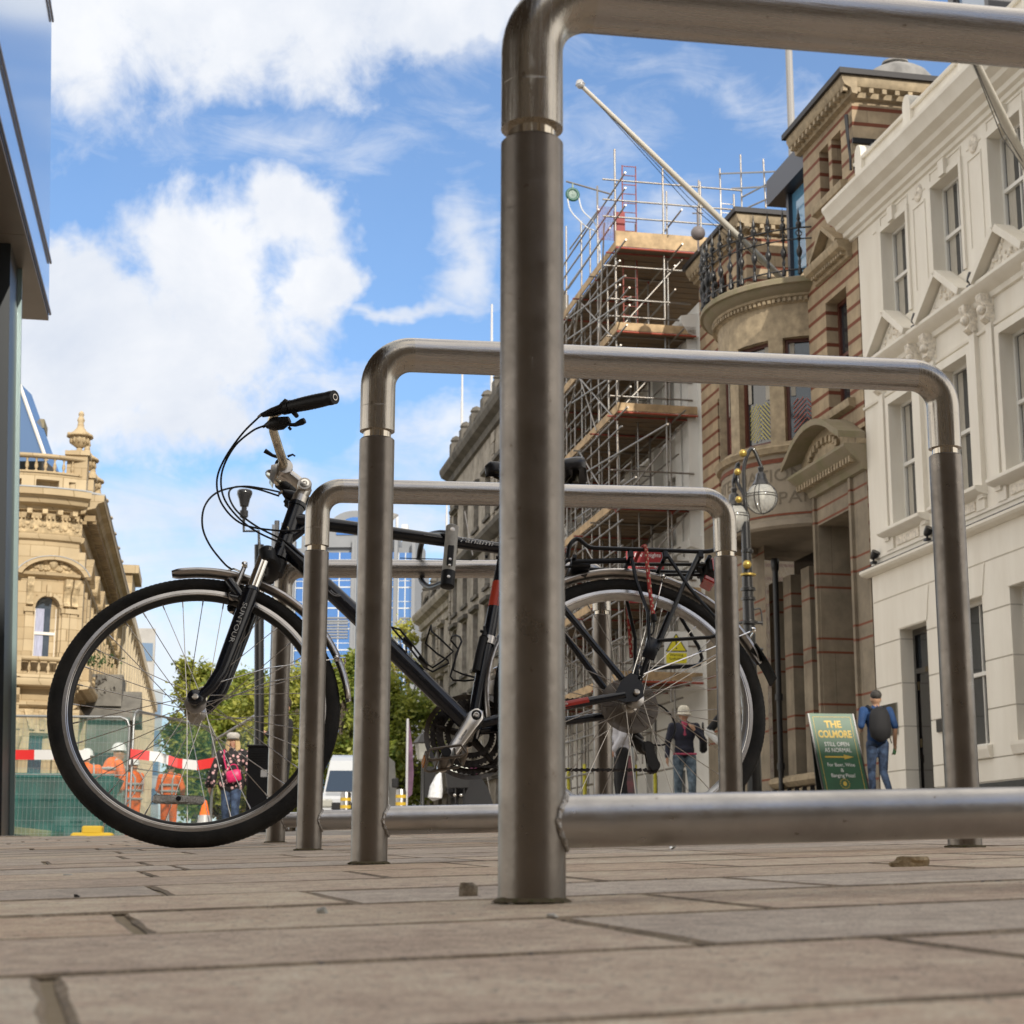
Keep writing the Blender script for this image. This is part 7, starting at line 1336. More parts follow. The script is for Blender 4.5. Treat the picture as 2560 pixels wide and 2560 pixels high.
# man with the backpack, walking away
gz=1.09; blu=mat('blue_polo',(.010,.045,.14),.8,nscale=8,namt=.2)
J=torso(1,.18,.12,.98,.16)+[((-.20,0,1.43),(-.255,-.05,1.20),.068,.055,1),((-.255,-.05,1.20),(-.20,.16,1.14),.042,.032,0),((.20,0,1.43),(.27,-.04,1.20),.068,.055,1),((.27,-.04,1.20),(.275,.02,.93),.042,.032,0)]+hand((-.20,.18,1.15),(0.2,1,.1),(0,0,1))+hand((.275,.025,.91),(0,.2,-1),(1,0,0),0,1.2)+legs(2,3,((-.09,0,.92),(-.08,.10,.52),(-.08,.06,.10)),((.09,0,.92),(.07,-.02,.50),(.06,-.34,.20)),(.090,.064,.048))+head(0)
pr,body,k=person((5.72,27,gz),1.80,R_(4),J,[skin2,blu,jean,shoe],'man in blue polo shirt with a black backpack walking away past the green sign'); m=MB(); m.sphere((0,-.026*k,1.665*k),.1*k,14,10,(.86,.98,.84)); m.build('hair',mat('short_dark_hair',(.018,.014,.012),.7,nscale=60,namt=.4,col2=(.06,.055,.05)),body,smooth=60); m=MB(); m.tube([(-.05*k,.02*k,1.475*k),(0,-.06*k,1.49*k),(.05*k,.02*k,1.475*k)],.022*k,8); m.build('collar',blu,body,smooth=60)
bpk=empty('backpack',(5.72,27,gz),R_(4),'black backpack on the back of the man in blue','bag'); m=MB(); 
for q in range(12):
    pass
pts=[(.60+.0,.0)]; m.tube([(0,-.17*k,.96*k),(0,-.20*k,1.02*k),(0,-.205*k,1.15*k),(0,-.19*k,1.32*k),(0,-.17*k,1.42*k),(0,-.15*k,1.465*k)],[.05*k,.150*k,.170*k,.160*k,.125*k,.04*k],16); m.v=[(x*1.0,-.12*k+(y+.12*k)*.72,z) for x,y,z in m.v]; m.build('pack_body',blackc,bpk,smooth=60); m=MB()
for s in (-1,1): m.tube(spline([(s*.10*k,-.12*k,1.44*k),(s*.14*k,-.02*k,1.50*k),(s*.14*k,.10*k,1.42*k),(s*.15*k,.12*k,1.25*k)]),.02*k,6)
m.tube([(.16*k,-.12*k,1.02*k),(.19*k,-.10*k,.93*k)],.008*k,6); m.build('strap',blackc,bpk,smooth=60)
b_=empty('bottle',(5.72,27,gz),R_(4),'small green bottle in the right hand of the man in blue','bottle'); m=MB(); m.tube([(.25*k,.0,.78*k),(.29*k,.05*k,.90*k)],[.028,.026],10); m.build('bottle_body',mat('green_bottle',(.06,.22,.07),.3),b_,smooth=50); m=MB(); m.tube([(.29*k,.05*k,.90*k),(.30*k,.06*k,.93*k)],[.02,.016],8); m.build('bottle_cap',mat('pale_cap',(.5,.55,.5),.4),b_,smooth=50)
# lady in the cream hat
gz=zfar(2.5,25)+.02; navy=mat('navy_jacket',(.018,.020,.035),.85,nscale=10,namt=.3)
J=torso(1,.185,.125,.98,.17)+[((-.20,0,1.42),(-.30,.06,1.20),.066,.058,1),((-.30,.06,1.20),(-.17,.17,1.32),.052,.040,1),((.20,0,1.42),(.27,0,1.16),.066,.058,1),((.27,0,1.16),(.29,.04,.92),.052,.042,1)]+hand((-.15,.18,1.34),(.6,.0,.8),(0,1,0),0,1.3)+hand((.29,.05,.90),(0,.2,-1),(1,0,0))+[((0,.085,1.28),(0,.055,1.46),.045,.055,3)]+legs(2,4,((-.10,0,.90),(-.11,.10,.50),(-.11,.04,.10)),((.10,0,.90),(.11,0,.50),(.11,-.10,.10)),(.10,.072,.058))+head(0,.15)
pr,body,k=person((2.50,25,gz),1.53,PI,J,[skin2,navy,jeanw,mat('pink_top',(.45,.07,.13),.8),shoe],'woman in navy jacket and cream hat walking towards the camera behind the rear wheel'); face(body,k,.15); m=MB(); m.lathe([(0,.115),(.05,.11),(.088,.08),(.10,.03),(.098,-.01),(.135,-.045),(.133,-.05),(.094,-.02)],(0,0,1.655),22); m.v=[(x*k,y*k,z*k) for x,y,z in m.v]; m.build('hat',mat('cream_knit',(.62,.58,.48),.95,nscale=60,namt=.15),body,smooth=60)
m=MB(); m.tube([(-.19*k,.115*k,.96*k),(0,.135*k,.955*k),(.19*k,.115*k,.96*k)],.016*k,8); m.build('shirt_hem',D.materials['pink_top'],body,smooth=60)
m=MB(); m.rbox((0,0,0),(.10,.20,.22),None,.03); m.tube(spline([(0,-.07,.1),(0,-.03,.3),(0,.03,.3),(0,.07,.1)]),.012,6); o=m.build('shoulder_bag',blackc,smooth=50,label='black bag hanging behind the arm of the woman in the cream hat',cat='bag'); o.location=(2.79,25.14,gz+.98)
# person in white shirt behind the far right stand post
x_=at(1172,1400,24).x; gz=zfar(x_,24); whc=mat('white_shirt',(.52,.52,.56),.8)
J=torso(1,.185,.125)+[((-.20,0,1.42),(-.26,.02,1.14),.07,.06,1),((-.26,.02,1.14),(-.24,.14,.96),.055,.045,1),((.20,0,1.42),(.26,.04,1.16),.07,.06,1),((.26,.04,1.16),(.22,.2,1.05),.055,.045,1)]+hand((-.24,.16,.94),(0,.5,-1),(1,0,0))+hand((.22,.22,1.04),(0,1,-.2),(1,0,0))+legs(2,3,r=(.10,.085,.075))+head(0)
pr,body,k=person((x_,24,gz),1.66,R_(95),J,[skin,whc,blackc,shoe],'person in loose white shirt and black trousers behind the farthest stand post'); face(body,k); m=MB(); m.sphere((0,-.015*k,1.65*k),.1*k,14,9,(.86,1.02,.9)); m.build('hair',mat('brown_hair',(.06,.04,.025),.6),body,smooth=60)
# person in black and white half hidden by the third stand's right post
x_=at(1384,1400,23).x; gz=zfar(x_,23)
J=torso(1,.185,.125)+[((-.20,0,1.42),(-.36,-.03,1.20),.066,.056,1),((-.36,-.03,1.20),(-.22,.10,1.04),.05,.042,1),((.20,0,1.42),(.36,-.03,1.22),.066,.058,1),((.36,-.03,1.22),(.24,.10,1.06),.062,.045,3),((0,.09,1.15),(0,.10,1.40),.07,.06,3)]+hand((-.21,.11,1.03),(1,.2,-.3),(0,1,0))+hand((.23,.11,1.05),(-1,.2,-.3),(0,1,0))+legs(1,2)+head(0)
pr,body,k=person((x_,23,gz),1.58,PI,J,[skin,blackc,shoe,mat('white_front',(.6,.6,.58),.8)],'person in black and white with hands on hips behind the third stand'); face(body,k); m=MB(); m.sphere((0,-.015*k,1.65*k),.1*k,14,9,(.86,1.02,.9)); m.build('hair',D.materials['dark_hair'],body,smooth=60)
# road workers behind the fence
org=mat('hi_vis_orange',(.85,.16,.02),.7,nscale=8,namt=.15); ref=mat('reflective_band',(.42,.42,.42),.4); hat=mat('white_hard_hat',(.72,.72,.70),.35)
def worker(px,ytop,Y,hd,label,bend_=0,helmet=True,hgt=None,extra=None):
    a=at(px,ytop,Y); gz=zfar(a.x,Y); h=hgt or (a.z-gz)/1.02*(1+bend_*.35)
    b=bend_; J=[('e',(0,b*.22,1.30-b*.1),(.19,.14,.22),1),('e',(0,b*.08,1.10),(.175,.135,.20),1),('e',(0,0,.95),(.175,.14,.15),1),((-.16,b*.3,1.42-b*.13),(.16,b*.3,1.42-b*.13),.068,.068,1)]
    sy,sz=b*.3,1.42-b*.13
    for s in (-1,1): e_=(s*.28,sy+.06,sz-.26); w_=(s*.20,sy+.28,sz-.36); J+=[((s*.20,sy,sz),e_,.075,.064,1),(e_,w_,.062,.052,1)]+hand((w_[0],w_[1]+.02,w_[2]-.01),(0,1,-.3),(1,0,0))
    J+=legs(1,2,r=(.10,.08,.07)); hd_=head(0,0,0,sy+.03*(1+b),sz+.18); J+=hd_
    pr,body,k=person((a.x,Y,gz),h,hd,J,[skin2,org,shoe],label,'road workers in orange behind the fence'); cy,cz=sy+.03*(1+b),sz+.18; face(body,k,0,0,cy,cz)
    m=MB()
    for z,rx,ry,yy in ((.95,.185,.150,0),(1.12,.19,.15,b*.10),(1.25,.20,.155,b*.2)):
        m.tube([(rx*1.03*math.cos(t),yy+ry*1.03*math.sin(t),z) for t in [2*PI*q/20 for q in range(20)]],.022,5,closed=True)
    for s in (-1,1): m.tube([(s*.11,b*.2-.13,1.05),(s*.12,sy-.14,1.36-b*.1),(s*.12,sy-.02,1.50-b*.13),(s*.12,sy+.13,1.36-b*.1),(s*.11,b*.1+.14,1.08)],.018,5); m.tube([(s*.10+.088*math.cos(t),.01+.088*math.sin(t),.45) for t in [2*PI*q/14 for q in range(14)]],.018,5,closed=True)
    m.v=[(x*k,y*k,z*k) for x,y,z in m.v]; m.build('reflective_band',ref,body,smooth=60)
    if helmet: m=MB(); m.lathe([(0,.125),(.05,.120),(.095,.085),(.115,.03),(.118,.0),(.135,-.006),(.135,-.012),(.11,-.008)],(0,cy,cz+.055),20); m.v=[(x*k,y*k,z*k) for x,y,z in m.v]; m.build('hard_hat',hat,body,smooth=50)
    else: m=MB(); m.sphere((0,(cy-.02)*k,(cz+.045)*k),.1*k,12,8,(.9,1.02,.9)); m.build('hair',D.materials['dark_hair'],body,smooth=60)
worker(165,1411,31,R_(20),'worker in orange with white hard hat, standing nearest the left edge of the tyre'); worker(192,1431,32,R_(-60),'bending worker in orange with a white hard hat beside the leftmost one',.75); worker(255,1430,31.5,R_(60),'worker in orange behind the joint of the two fence panels'); worker(322,1434,32,R_(-10),'bareheaded worker in orange standing right of the fence joint',0,False)
# ------------------------------------------------------------------ works fence with green netting
fen=mat('fence_tube',(.30,.31,.31),.4,.8)
def netmat(name,c,a,vary=.25):
    m=D.materials.new(name); m.use_nodes=True; t=m.node_tree; b=t.nodes['Principled BSDF']; b.inputs['Base Color'].default_value=c+(1,); b.inputs['Roughness'].default_value=.7; tc=t.nodes.new('ShaderNodeTexCoord'); mp=t.nodes.new('ShaderNodeMapping'); mp.inputs['Scale'].default_value=(1.2,1,1); t.links.new(tc.outputs['Object'],mp.inputs[0]); n=t.nodes.new('ShaderNodeTexNoise'); n.inputs['Scale'].default_value=1.6; n.inputs['Detail'].default_value=5; t.links.new(mp.outputs[0],n.inputs[0]); r=t.nodes.new('ShaderNodeMapRange'); t.links.new(n.outputs[0],r.inputs[0]); r.inputs[1].default_value=.3; r.inputs[2].default_value=.7; r.inputs[3].default_value=max(0,a-vary); r.inputs[4].default_value=min(1,a+vary); t.links.new(r.outputs[0],b.inputs['Alpha']); return m
netm=netmat('green_netting',(.02,.20,.17),.26,.10); netd=netmat('green_netting_double',(.012,.12,.11),.22,.18)
def panel(a,b,label,h=2.0,nets=((.0,2.0,netm),)):
    A=Vector((a[0],a[1],0)); Bv=Vector((b[0],b[1],0)); L_=(Bv-A).length; rz=math.atan2(Bv.y-A.y,Bv.x-A.x); gz=(zfar(a[0],a[1])+zfar(b[0],b[1]))/2+.02; r=empty('mesh_fence',(A.x,A.y,gz),rz,label,'fence','mesh fence panels round the road works')
    m=MB(); m.tube([(0,0,0),(0,0,h-.14),(.04,0,h-.04),(.14,0,h),(L_-.14,0,h),(L_-.04,0,h-.04),(L_,0,h-.14),(L_,0,0)],.020,8); m.tube([(0,0,.12),(L_,0,.12)],.018,8); m.tube([(0,0,h*.55),(L_,0,h*.55)],.008,6); m.build('frame',fen,r,smooth=60)
    m=MB(); k=.06
    while k<L_: m.add([(k-.002,0,.12),(k+.002,0,.12),(k+.002,0,h),(k-.002,0,h)],[(0,1,2,3)]); k+=.065
    k=.2
    while k<h: m.add([(0,0,k-.002),(L_,0,k-.002),(L_,0,k+.002),(0,0,k+.002)],[(0,1,2,3)]); k+=.2
    m.build('wire_mesh',fen,r)
    for z0_,z1_,mt_ in nets:
        m=MB(); n=24; vs=[]
        for i in range(n+1):
            for j in range(7): x=L_*i/n; z=z0_+(z1_-z0_)*j/6; vs.append((x,.035+.02*math.sin(i*1.3+j)+.012*math.sin(i*3.1),z-(.05*math.sin(PI*i/n*3)**2 if j==6 and z1_<h else 0)))
        m.add(vs,[(i*7+j,(i+1)*7+j,(i+1)*7+j+1,i*7+j+1) for i in range(n) for j in range(6)]); m.build('netting',mt_,r,smooth=80)
    return r
q=lambda px,Y:(at(px,1500,Y).x,Y)
panel(q(-180,26.8),q(-6,26.8),'mesh fence panel with green netting at the far left, running out of the picture',nets=((.0,2.0,netm),(.02,1.2,netd)))
panel(q(-4,26.8),q(238,27),'mesh fence panel with green netting between the dark pillar and the panel joint',nets=((.0,2.0,netm),(.02,1.18,netd)))
panel(q(246,27),q(398,30.5),'mesh fence panel with green netting running back behind the wheel hub',nets=((0,2.0,netm),(.02,1.1,netd)))
panel(q(400,30.5),q(478,25.5),'short mesh fence panel with sagging green netting behind the woman',h=1.75,nets=((0,1.7,netd),))
m=MB(); rm=mat('tape_red',(.60,.02,.02),.5); wm_=mat('tape_white',(.62,.62,.62),.5)
def tape(P,sg,label,w_=.15):
    m=MB(); i=0; acc=0; prev=None
    for a,b in zip(P,P[1:]):
        a=Vector(a);b=Vector(b); L_=(b-a).length; n=max(1,int(L_/.07))
        for k in range(n):
            p=a.lerp(b,k/n); c=a.lerp(b,(k+1)/n); m.use(rm if int(acc/sg)%2==0 else wm_); u=Vector((0,.01*math.sin(acc*3),w_/2)); m.add([p-u,c-u,c+u,p+u],[(0,1,2,3)]); acc+=L_/n
    return m.build('barrier_tape',None,label=label,cat='tape')
tape([at(-120,1424,26.65),at(0,1424,26.65),at(120,1424,26.65),at(170,1425,26.7)],.29,'red and white barrier tape along the left fence panel'); tape([at(246,1422,26.8),at(300,1428,26.9),at(335,1440,27),at(372,1444,27),at(418,1436,27)],.26,'red and white barrier tape sagging beside the woman in the spotted coat')
def simple(name,label,cat,loc,rz,parts,group=None):
    r=empty(name,loc,rz,label,cat,group)
    for nm,fn,mt_,sm in parts: m=MB(); fn(m); m.build(nm,mt_,r,smooth=sm)
    return r
yel2=mat('yellow_plastic',(.50,.33,.02),.5); gry=mat('grey_plastic_block',(.13,.15,.15),.7,nscale=8,namt=.2)
p=at(175,1568,26.2); simple('fence_block','yellow block foot of the fence left of the front tyre','fence foot',(p.x,p.y,zfar(p.x,p.y)),.05,[('base',lambda m:m.rbox((0,0,.10),(.62,.24,.20),None,.03),yel2,40),('socket',lambda m:m.rbox((0,0,.24),(.30,.20,.12),None,.02),yel2,40)])
p=at(157,1525,27.6)
for i,(dx,dz,lab) in enumerate(((0,0,'lowest grey block in the stack behind the fence'),(.1,.16,'middle grey block in the stack behind the fence'),(-.06,.32,'top grey block in the stack behind the fence'))):
    simple('kerb_block',lab,'block',(p.x+dx,p.y,zfar(p.x,p.y)+dz+.0),0,[('block_body',lambda m:m.rbox((0,0,.078),(.72,.30,.15),None,.012),gry,40),('grip_slot',lambda m:m.rbox((0,-.148,.078),(.2,.012,.05)),dark,None)],'grey blocks stacked behind the fence')
p=at(30,1480,29); simple('site_skip','dark green site skip behind the fence at the far left','skip',(p.x,p.y,zfar(p.x,p.y)),.1,[('skip_body',lambda m:m.prism([(-1.6,.15),(1.1,.15),(1.6,1.25),(-2.0,1.25)],0,1.5,'y'),mat('skip_green',(.03,.045,.04),.6,nscale=3,namt=.3),None),('rim',lambda m:(m.tube([(-2.0,0,1.25),(1.6,0,1.25)],.04,6)),mat('skip_rim',(.03,.14,.13),.5),None)])
p=at(60,1540,27.8); simple('timber_baulk','pale timber baulk lying slanted behind the left fence panel','timber',(p.x,p.y,zfar(p.x,p.y)+.28),.0,[('timber_body',lambda m:m.rbox((0,0,0),(2.2,.14,.12),Matrix.Rotation(R_(6),3,'Y'),.01),mat('site_timber',(.35,.27,.12),.8,nscale=5,namt=.3),40)])
simple('rubble_sheet','dark sheet over rubble behind the left fence panel','sheet',(p.x-.4,p.y+.5,zfar(p.x,p.y)),0,[('sheet_body',lambda m:m.sphere((0,0,.05),1,14,8,(1.3,.5,.45)),mat('dark_sheet',(.03,.05,.045),.8,nscale=3,namt=.5,bump=2,bscale=4),60)])
p=at(385,1560,27.5); simple('traffic_cone','orange and white cone behind the netting beside the reflector','cone',(p.x,p.y,zfar(p.x,p.y)),0,[('cone_body',lambda m:m.lathe([(.17,.03),(.03,.62),(0,.64)],(0,0,0),14),org,50),('cone_base',lambda m:m.rbox((0,0,.02),(.40,.40,.04),None,.01),dark,None),('cone_band',lambda m:m.lathe([(.128,.24),(.088,.40)],(0,0,0),14),ref,50)])
# black cabinet and camera pole
p=at(489,1500,21); simple('utility_cabinet','tall black street cabinet beside the woman in the spotted coat','cabinet',(p.x,p.y,zfar(p.x,p.y)),0,[('cabinet_body',lambda m:m.rbox((0,0,.52),(.27,.30,1.04),None,.012),blackc,40),('cabinet_roof',lambda m:m.rbox((0,0,1.05),(.30,.33,.03),None,.008),dark,40),('sticker',lambda m:m.rbox((.07,-.153,.72),(.075,.003,.085)),wl,None),('vent',lambda m:[m.rbox((-.01,-.153,.85+.03*k),(.18,.004,.01)) for k in range(5)],dark,None)])
b0=at(490,1540,22); t0_=at(489,1028,22); a1_=at(488,1002,22); e1=at(460,1002,22); e2=at(460,975,22); c0_=at(461,945,22); gz=zfar(b0.x,22)
def f_(m): m.cyl((0,0,0),(t0_.x-b0.x,0,t0_.z-gz),.062,seg=16)
def g_(m): m.tube([(t0_.x-b0.x,0,t0_.z-gz),(a1_.x-b0.x,0,a1_.z-gz),(e1.x-b0.x,0,e1.z-gz),(e2.x-b0.x,0,e2.z-gz)],.020,8)
def h_(m): z=e2.z-gz; x=e2.x-b0.x; m.lathe([(.03,z-.02),(.055,z),(.055,z+.08),(.035,z+.09),(.035,z+.13),(.055,z+.14),(.075,z+.24),(.10,z+.30),(.10,z+.34),(.08,z+.36),(0,z+.36)],(x,0,0),18)
simple('camera_pole','black pole with a dome camera on a cranked arm, left of the handlebars stem','camera pole',(b0.x,22,gz),0,[('post',f_,dark,50),('arm',g_,dark,60),('dome_camera',h_,mat('camera_housing',(.04,.04,.042),.15,.3),50)])
b0=at(519,1100,40); gz=b0.z
simple('aerial_mast','mast with small grey aerials beside the bicycle head tube','mast',(b0.x,40,gz-6),0,[('post',lambda m:m.cyl((0,0,0),(0,0,7.5),.06,seg=10),mat('mast_dark',(.06,.06,.065),.5),50),('aerial',lambda m:[m.box(x-.05,x+.05,-.05,.05,6.4+dz,7.35+dz) for x,dz in ((-.06,.05),(.16,.10),(.30,-.05))],mat('aerial_grey',(.13,.14,.16),.5),None)])
# ------------------------------------------------------------------ van, bollards, banner, lantern, scooter
c=at(668,1540,50); gz=zfar(c.x,50); van=empty('parked_van',(c.x,50,gz),0,'white van facing the camera, seen between the second and third stand posts','van'); vw=mat('white_van_paint',(.46,.48,.50),.3,coat=.6)
ZS=1.25; m=MB(); prof=[(-.0,.35),(-.02,.88),(.06,.95),(.45,1.04),(.80,1.56),(.98,1.80),(1.5,1.96),(5,1.98),(5,.35)]; n=len(prof); ws_=(1,1,.98,.96,.88,.84,.82,.82,1); vs=[(-w_*.98,y,z) for (y,z),w_ in zip(prof,ws_)]+[(w_*.98,y,z) for (y,z),w_ in zip(prof,ws_)]; vs=[(x,y,z*ZS if z>.4 else z) for x,y,z in vs]; m.add(vs,[tuple(range(n)),tuple(range(2*n-1,n-1,-1))]+[(i,i+n,(i+1)%n+n,(i+1)%n) for i in range(n)]); m.build('body',vw,van,smooth=25)
m=MB(); m.add([(-.88,.455,1.06),(.88,.455,1.06),(.80,.79,1.55),(-.80,.79,1.55)],[(0,1,2,3)]); m.v=[(x,y-.03,z*ZS+.015) for x,y,z in m.v]; m.build('windscreen',mat('van_glass',(.012,.03,.06),.25),van)
m=MB(); m.rbox((0,-.03,.90),(1.3,.06,.20),None,.02); m.rbox((0,-.05,.42),(1.9,.10,.16),None,.02); m.build('grille',dark,van,smooth=40)
for s in (-1,1): m=MB(); m.rbox((s*.80,-.02,.98),(.34,.10,.24),None,.04); m.build('headlight',mat('headlight_glass',(.55,.55,.5),.1,.4),van,smooth=40); m=MB(); m.lathe([(0,-.12),(.30,-.12),(.34,-.08),(.34,.10),(0,.10)],(s*.86,.9,.34),20,'x'); m.build('wheel',rub,van,smooth=40); m=MB(); m.rbox((s*1.12,.75,1.60),(.20,.10,.28),None,.03); m.build('wing_mirror',dark,van,smooth=40)
m=MB(); m.rbox((0,-.062,.47),(.52,.012,.11)); m.build('number_plate',mat('plate_white',(.7,.7,.66),.4),van); m=MB(); m.cyl((0,2.2,1.98),(0,2.3,2.25),.01,seg=5); m.build('aerial',dark,van)
def bollard(px,Y,label):
    c=at(px,1520,Y); gz=zfar(c.x,Y); r=empty('bollard',(c.x,Y,gz),0,label,'bollard','steel bollards with yellow bands'); m=MB(); m.lathe([(.115,0),(.115,.90),(.10,.95),(0,.96)],(0,0,0),22); m.build('bollard_post',st_neck if False else mat('bollard_steel',(.3,.29,.28),.35,1,nscale=8,namt=.2),r,smooth=40)
    for z in (.60,.76): m=MB(); m.lathe([(.1175,z),(.1175,z+.07)],(0,0,0),22); m.build('yellow_band',yel2,r,smooth=40)
bollard(652,38,'steel bollard with yellow bands in front of the white van'); bollard(756,38,'steel bollard with yellow bands right of the second stand post'); bollard(702,39,'steel bollard hidden behind the second stand post')
p=at(767,1520,44); q_=at(767,1356,44); gz=zfar(p.x,44); simple('banner_pole','pale pole with a hanging purple banner in front of the green tree','banner',(p.x,44,gz),0,[('post',lambda m:m.cyl((0,0,0),(0,0,q_.z-gz),.035,seg=10),mat('banner_post',(.5,.5,.52),.4,.5),50),('banner',lambda m:m.prism([(.03,.9),(.14,1.0),(.17,1.5),(.13,2.2),(.03,q_.z-gz-.03)],-.006,.006,'y'),mat('purple_banner',(.10,.05,.09),.8,nscale=4,namt=.4),None)])
def lantern(m,z,s=1): m.lathe([(.05*s,z),(.14*s,z+.05*s),(.20*s,z+.42*s)],(0,0,0),6)
p=at(797,1520,40); q_=at(797,1375,40); gz=zfar(p.x,40); ht_=q_.z-gz
simple('lamp_post','black Victorian lamp post with a square lantern beside the limestone building','street lamp',(p.x,40,gz),0,[('post',lambda m:m.lathe([(.12,0),(.10,.3),(.05,.5),(.04,ht_-.75)],(0,0,0),12),dark,50),('lantern',lambda m:lantern(m,ht_-.75),mat('lantern_glass',(.45,.45,.42),.2,alpha=.5),None),('lantern_roof',lambda m:m.lathe([(.22,ht_-.34),(.24,ht_-.32),(.10,ht_-.15),(.05,ht_-.1),(.04,ht_-.04),(0,ht_)],(0,0,0),6),dark,None),('sign_plate',lambda m:m.box(.03,.30,-.01,.01,.8,1.5),dark,None)])
p=at(862,1500,28); gz=zfar(p.x,28); sr=empty('mobility_scooter',(p.x,28,gz),R_(5),'black mobility scooter with a front basket below the crank of the bicycle','scooter')
for nm,fn,mt_ in (('basket',lambda m:[m.prism([(-.17,.62),(.17,.62),(.20,.86),(-.20,.86)],-.34,-.06,'y')],blackpl),('tiller',lambda m:m.tube([(0,.05,.25),(0,-.02,.75),(0,.02,1.0)],.03,8),dark),('chassis',lambda m:m.rbox((0,.25,.22),(.50,1.0,.14),None,.04),dark),('seat',lambda m:m.rbox((.12,.62,.75),(.48,.45,.5),None,.08),blackc),('rain_cover',lambda m:m.prism([(.12,.25),(.62,.25),(.50,.62),(.30,.92),(.12,.90)],-.1,.4,'y'),blackc)): m=MB(); fn(m); m.build(nm,mt_,sr,smooth=40)
for s,y in ((-1,-.1),(1,-.1),(-1,.6),(1,.6)): m=MB(); m.lathe([(0,-.035),(.12,-.035),(.13,0),(.12,.035),(0,.035)],(s*.20,y,.13),14,'x'); m.build('wheel',rub,sr,smooth=40)
for s in (-1,1): m=MB(); m.sphere((s*.05,-.345,.50),.028,8,6); m.build('headlight',chrome,sr,smooth=60)
tr=empty('toilet_rolls',(p.x,28,gz),R_(5),'white pack of toilet rolls in the basket of the scooter','pack')
for i in range(3):
    for j in range(2): m=MB(); m.lathe([(.022,.80),(.022,1.00),(.058,1.00),(.058,.80)],(-.12+.12*i,-.26+.12*j,0),14); m.build('roll',mat('tissue_white',(.68,.70,.66),.8),tr,smooth=40)
m=MB(); m.rbox((.25,-.1,.93),(.26,.2,.16),Matrix.Rotation(R_(12),3,'Y'),.05); o=m.build('purple_coat',mat('purple_cloth',(.10,.02,.06),.9,nscale=12,namt=.4),smooth=50,label='folded purple cloth on the right of the scooter basket',cat='cloth'); o.location=(p.x,28,gz)
m=MB(); m.tube([(-.33,-.3,.42),(-.34,-.3,.46),(-.32,-.3,.62),(-.28,-.3,.80),(-.25,-.3,.86)],[.05,.115,.105,.05,.012],12); m.tube([(-.25,-.3,.85),(-.30,-.3,.93)],.012,6); m.tube([(-.25,-.3,.85),(-.20,-.3,.92)],.012,6); cbm=MB(); o=m.build('carrier_bag',mat('white_plastic_bag',(.66,.68,.70),.4,nscale=14,namt=.12,bump=2,bscale=18),smooth=60,label='knotted white carrier bag hanging left of the scooter basket',cat='bag'); o.location=(p.x,28,gz)
# ------------------------------------------------------------------ ornate twin lamp, sandwich board
blk=mat('lamp_black',(.012,.012,.013),.3,coat=.4); gld=mat('gilded_ball',(.45,.32,.08),.35,.6)
c=at(1424,1500,24); gz=zfar(c.x,24); top=at(1395,1090,24).z-gz; lr=empty('street_lamp',(c.x,24,gz),0,'tall black ornate street lamp with two hanging globes and gilded balls','street lamp')
xo=lambda px,py:(at(px,py,24).x-c.x); zo=lambda px,py:(at(px,py,24).z-gz)
m=MB(); tz=zo(1400,985); m.tube([(0,0,0),(0,0,1.2),(-.02,0,zo(1410,1130)),(-.03,0,tz)],[.105,.095,.080,.060],18)
for py,r_ in ((1225,.10),(1175,.12),(1130,.10),(1112,.105),(1040,.085)): z=zo(1410,py); m.lathe([(.06,z-.04),(r_,z-.02),(r_,z+.02),(.06,z+.04)],(-.015,0,0),18)
for py in (1225,1175): z=zo(1410,py); m.tube([(-.17,0,z),(.17,0,z)],.022,8)
m.tube(spline([(-.10,0,zo(1395,1265)),(-.19,0,zo(1385,1262)),(-.20,0,zo(1385,1245)),(-.14,0,zo(1390,1235)),(-.10,0,zo(1392,1225))]),.014,6); m.tube(spline([(.05,0,zo(1420,1150)),(.15,0,zo(1430,1150)),(.17,0,zo(1432,1180))]),.012,6)
m.build('post',blk,lr,smooth=50)
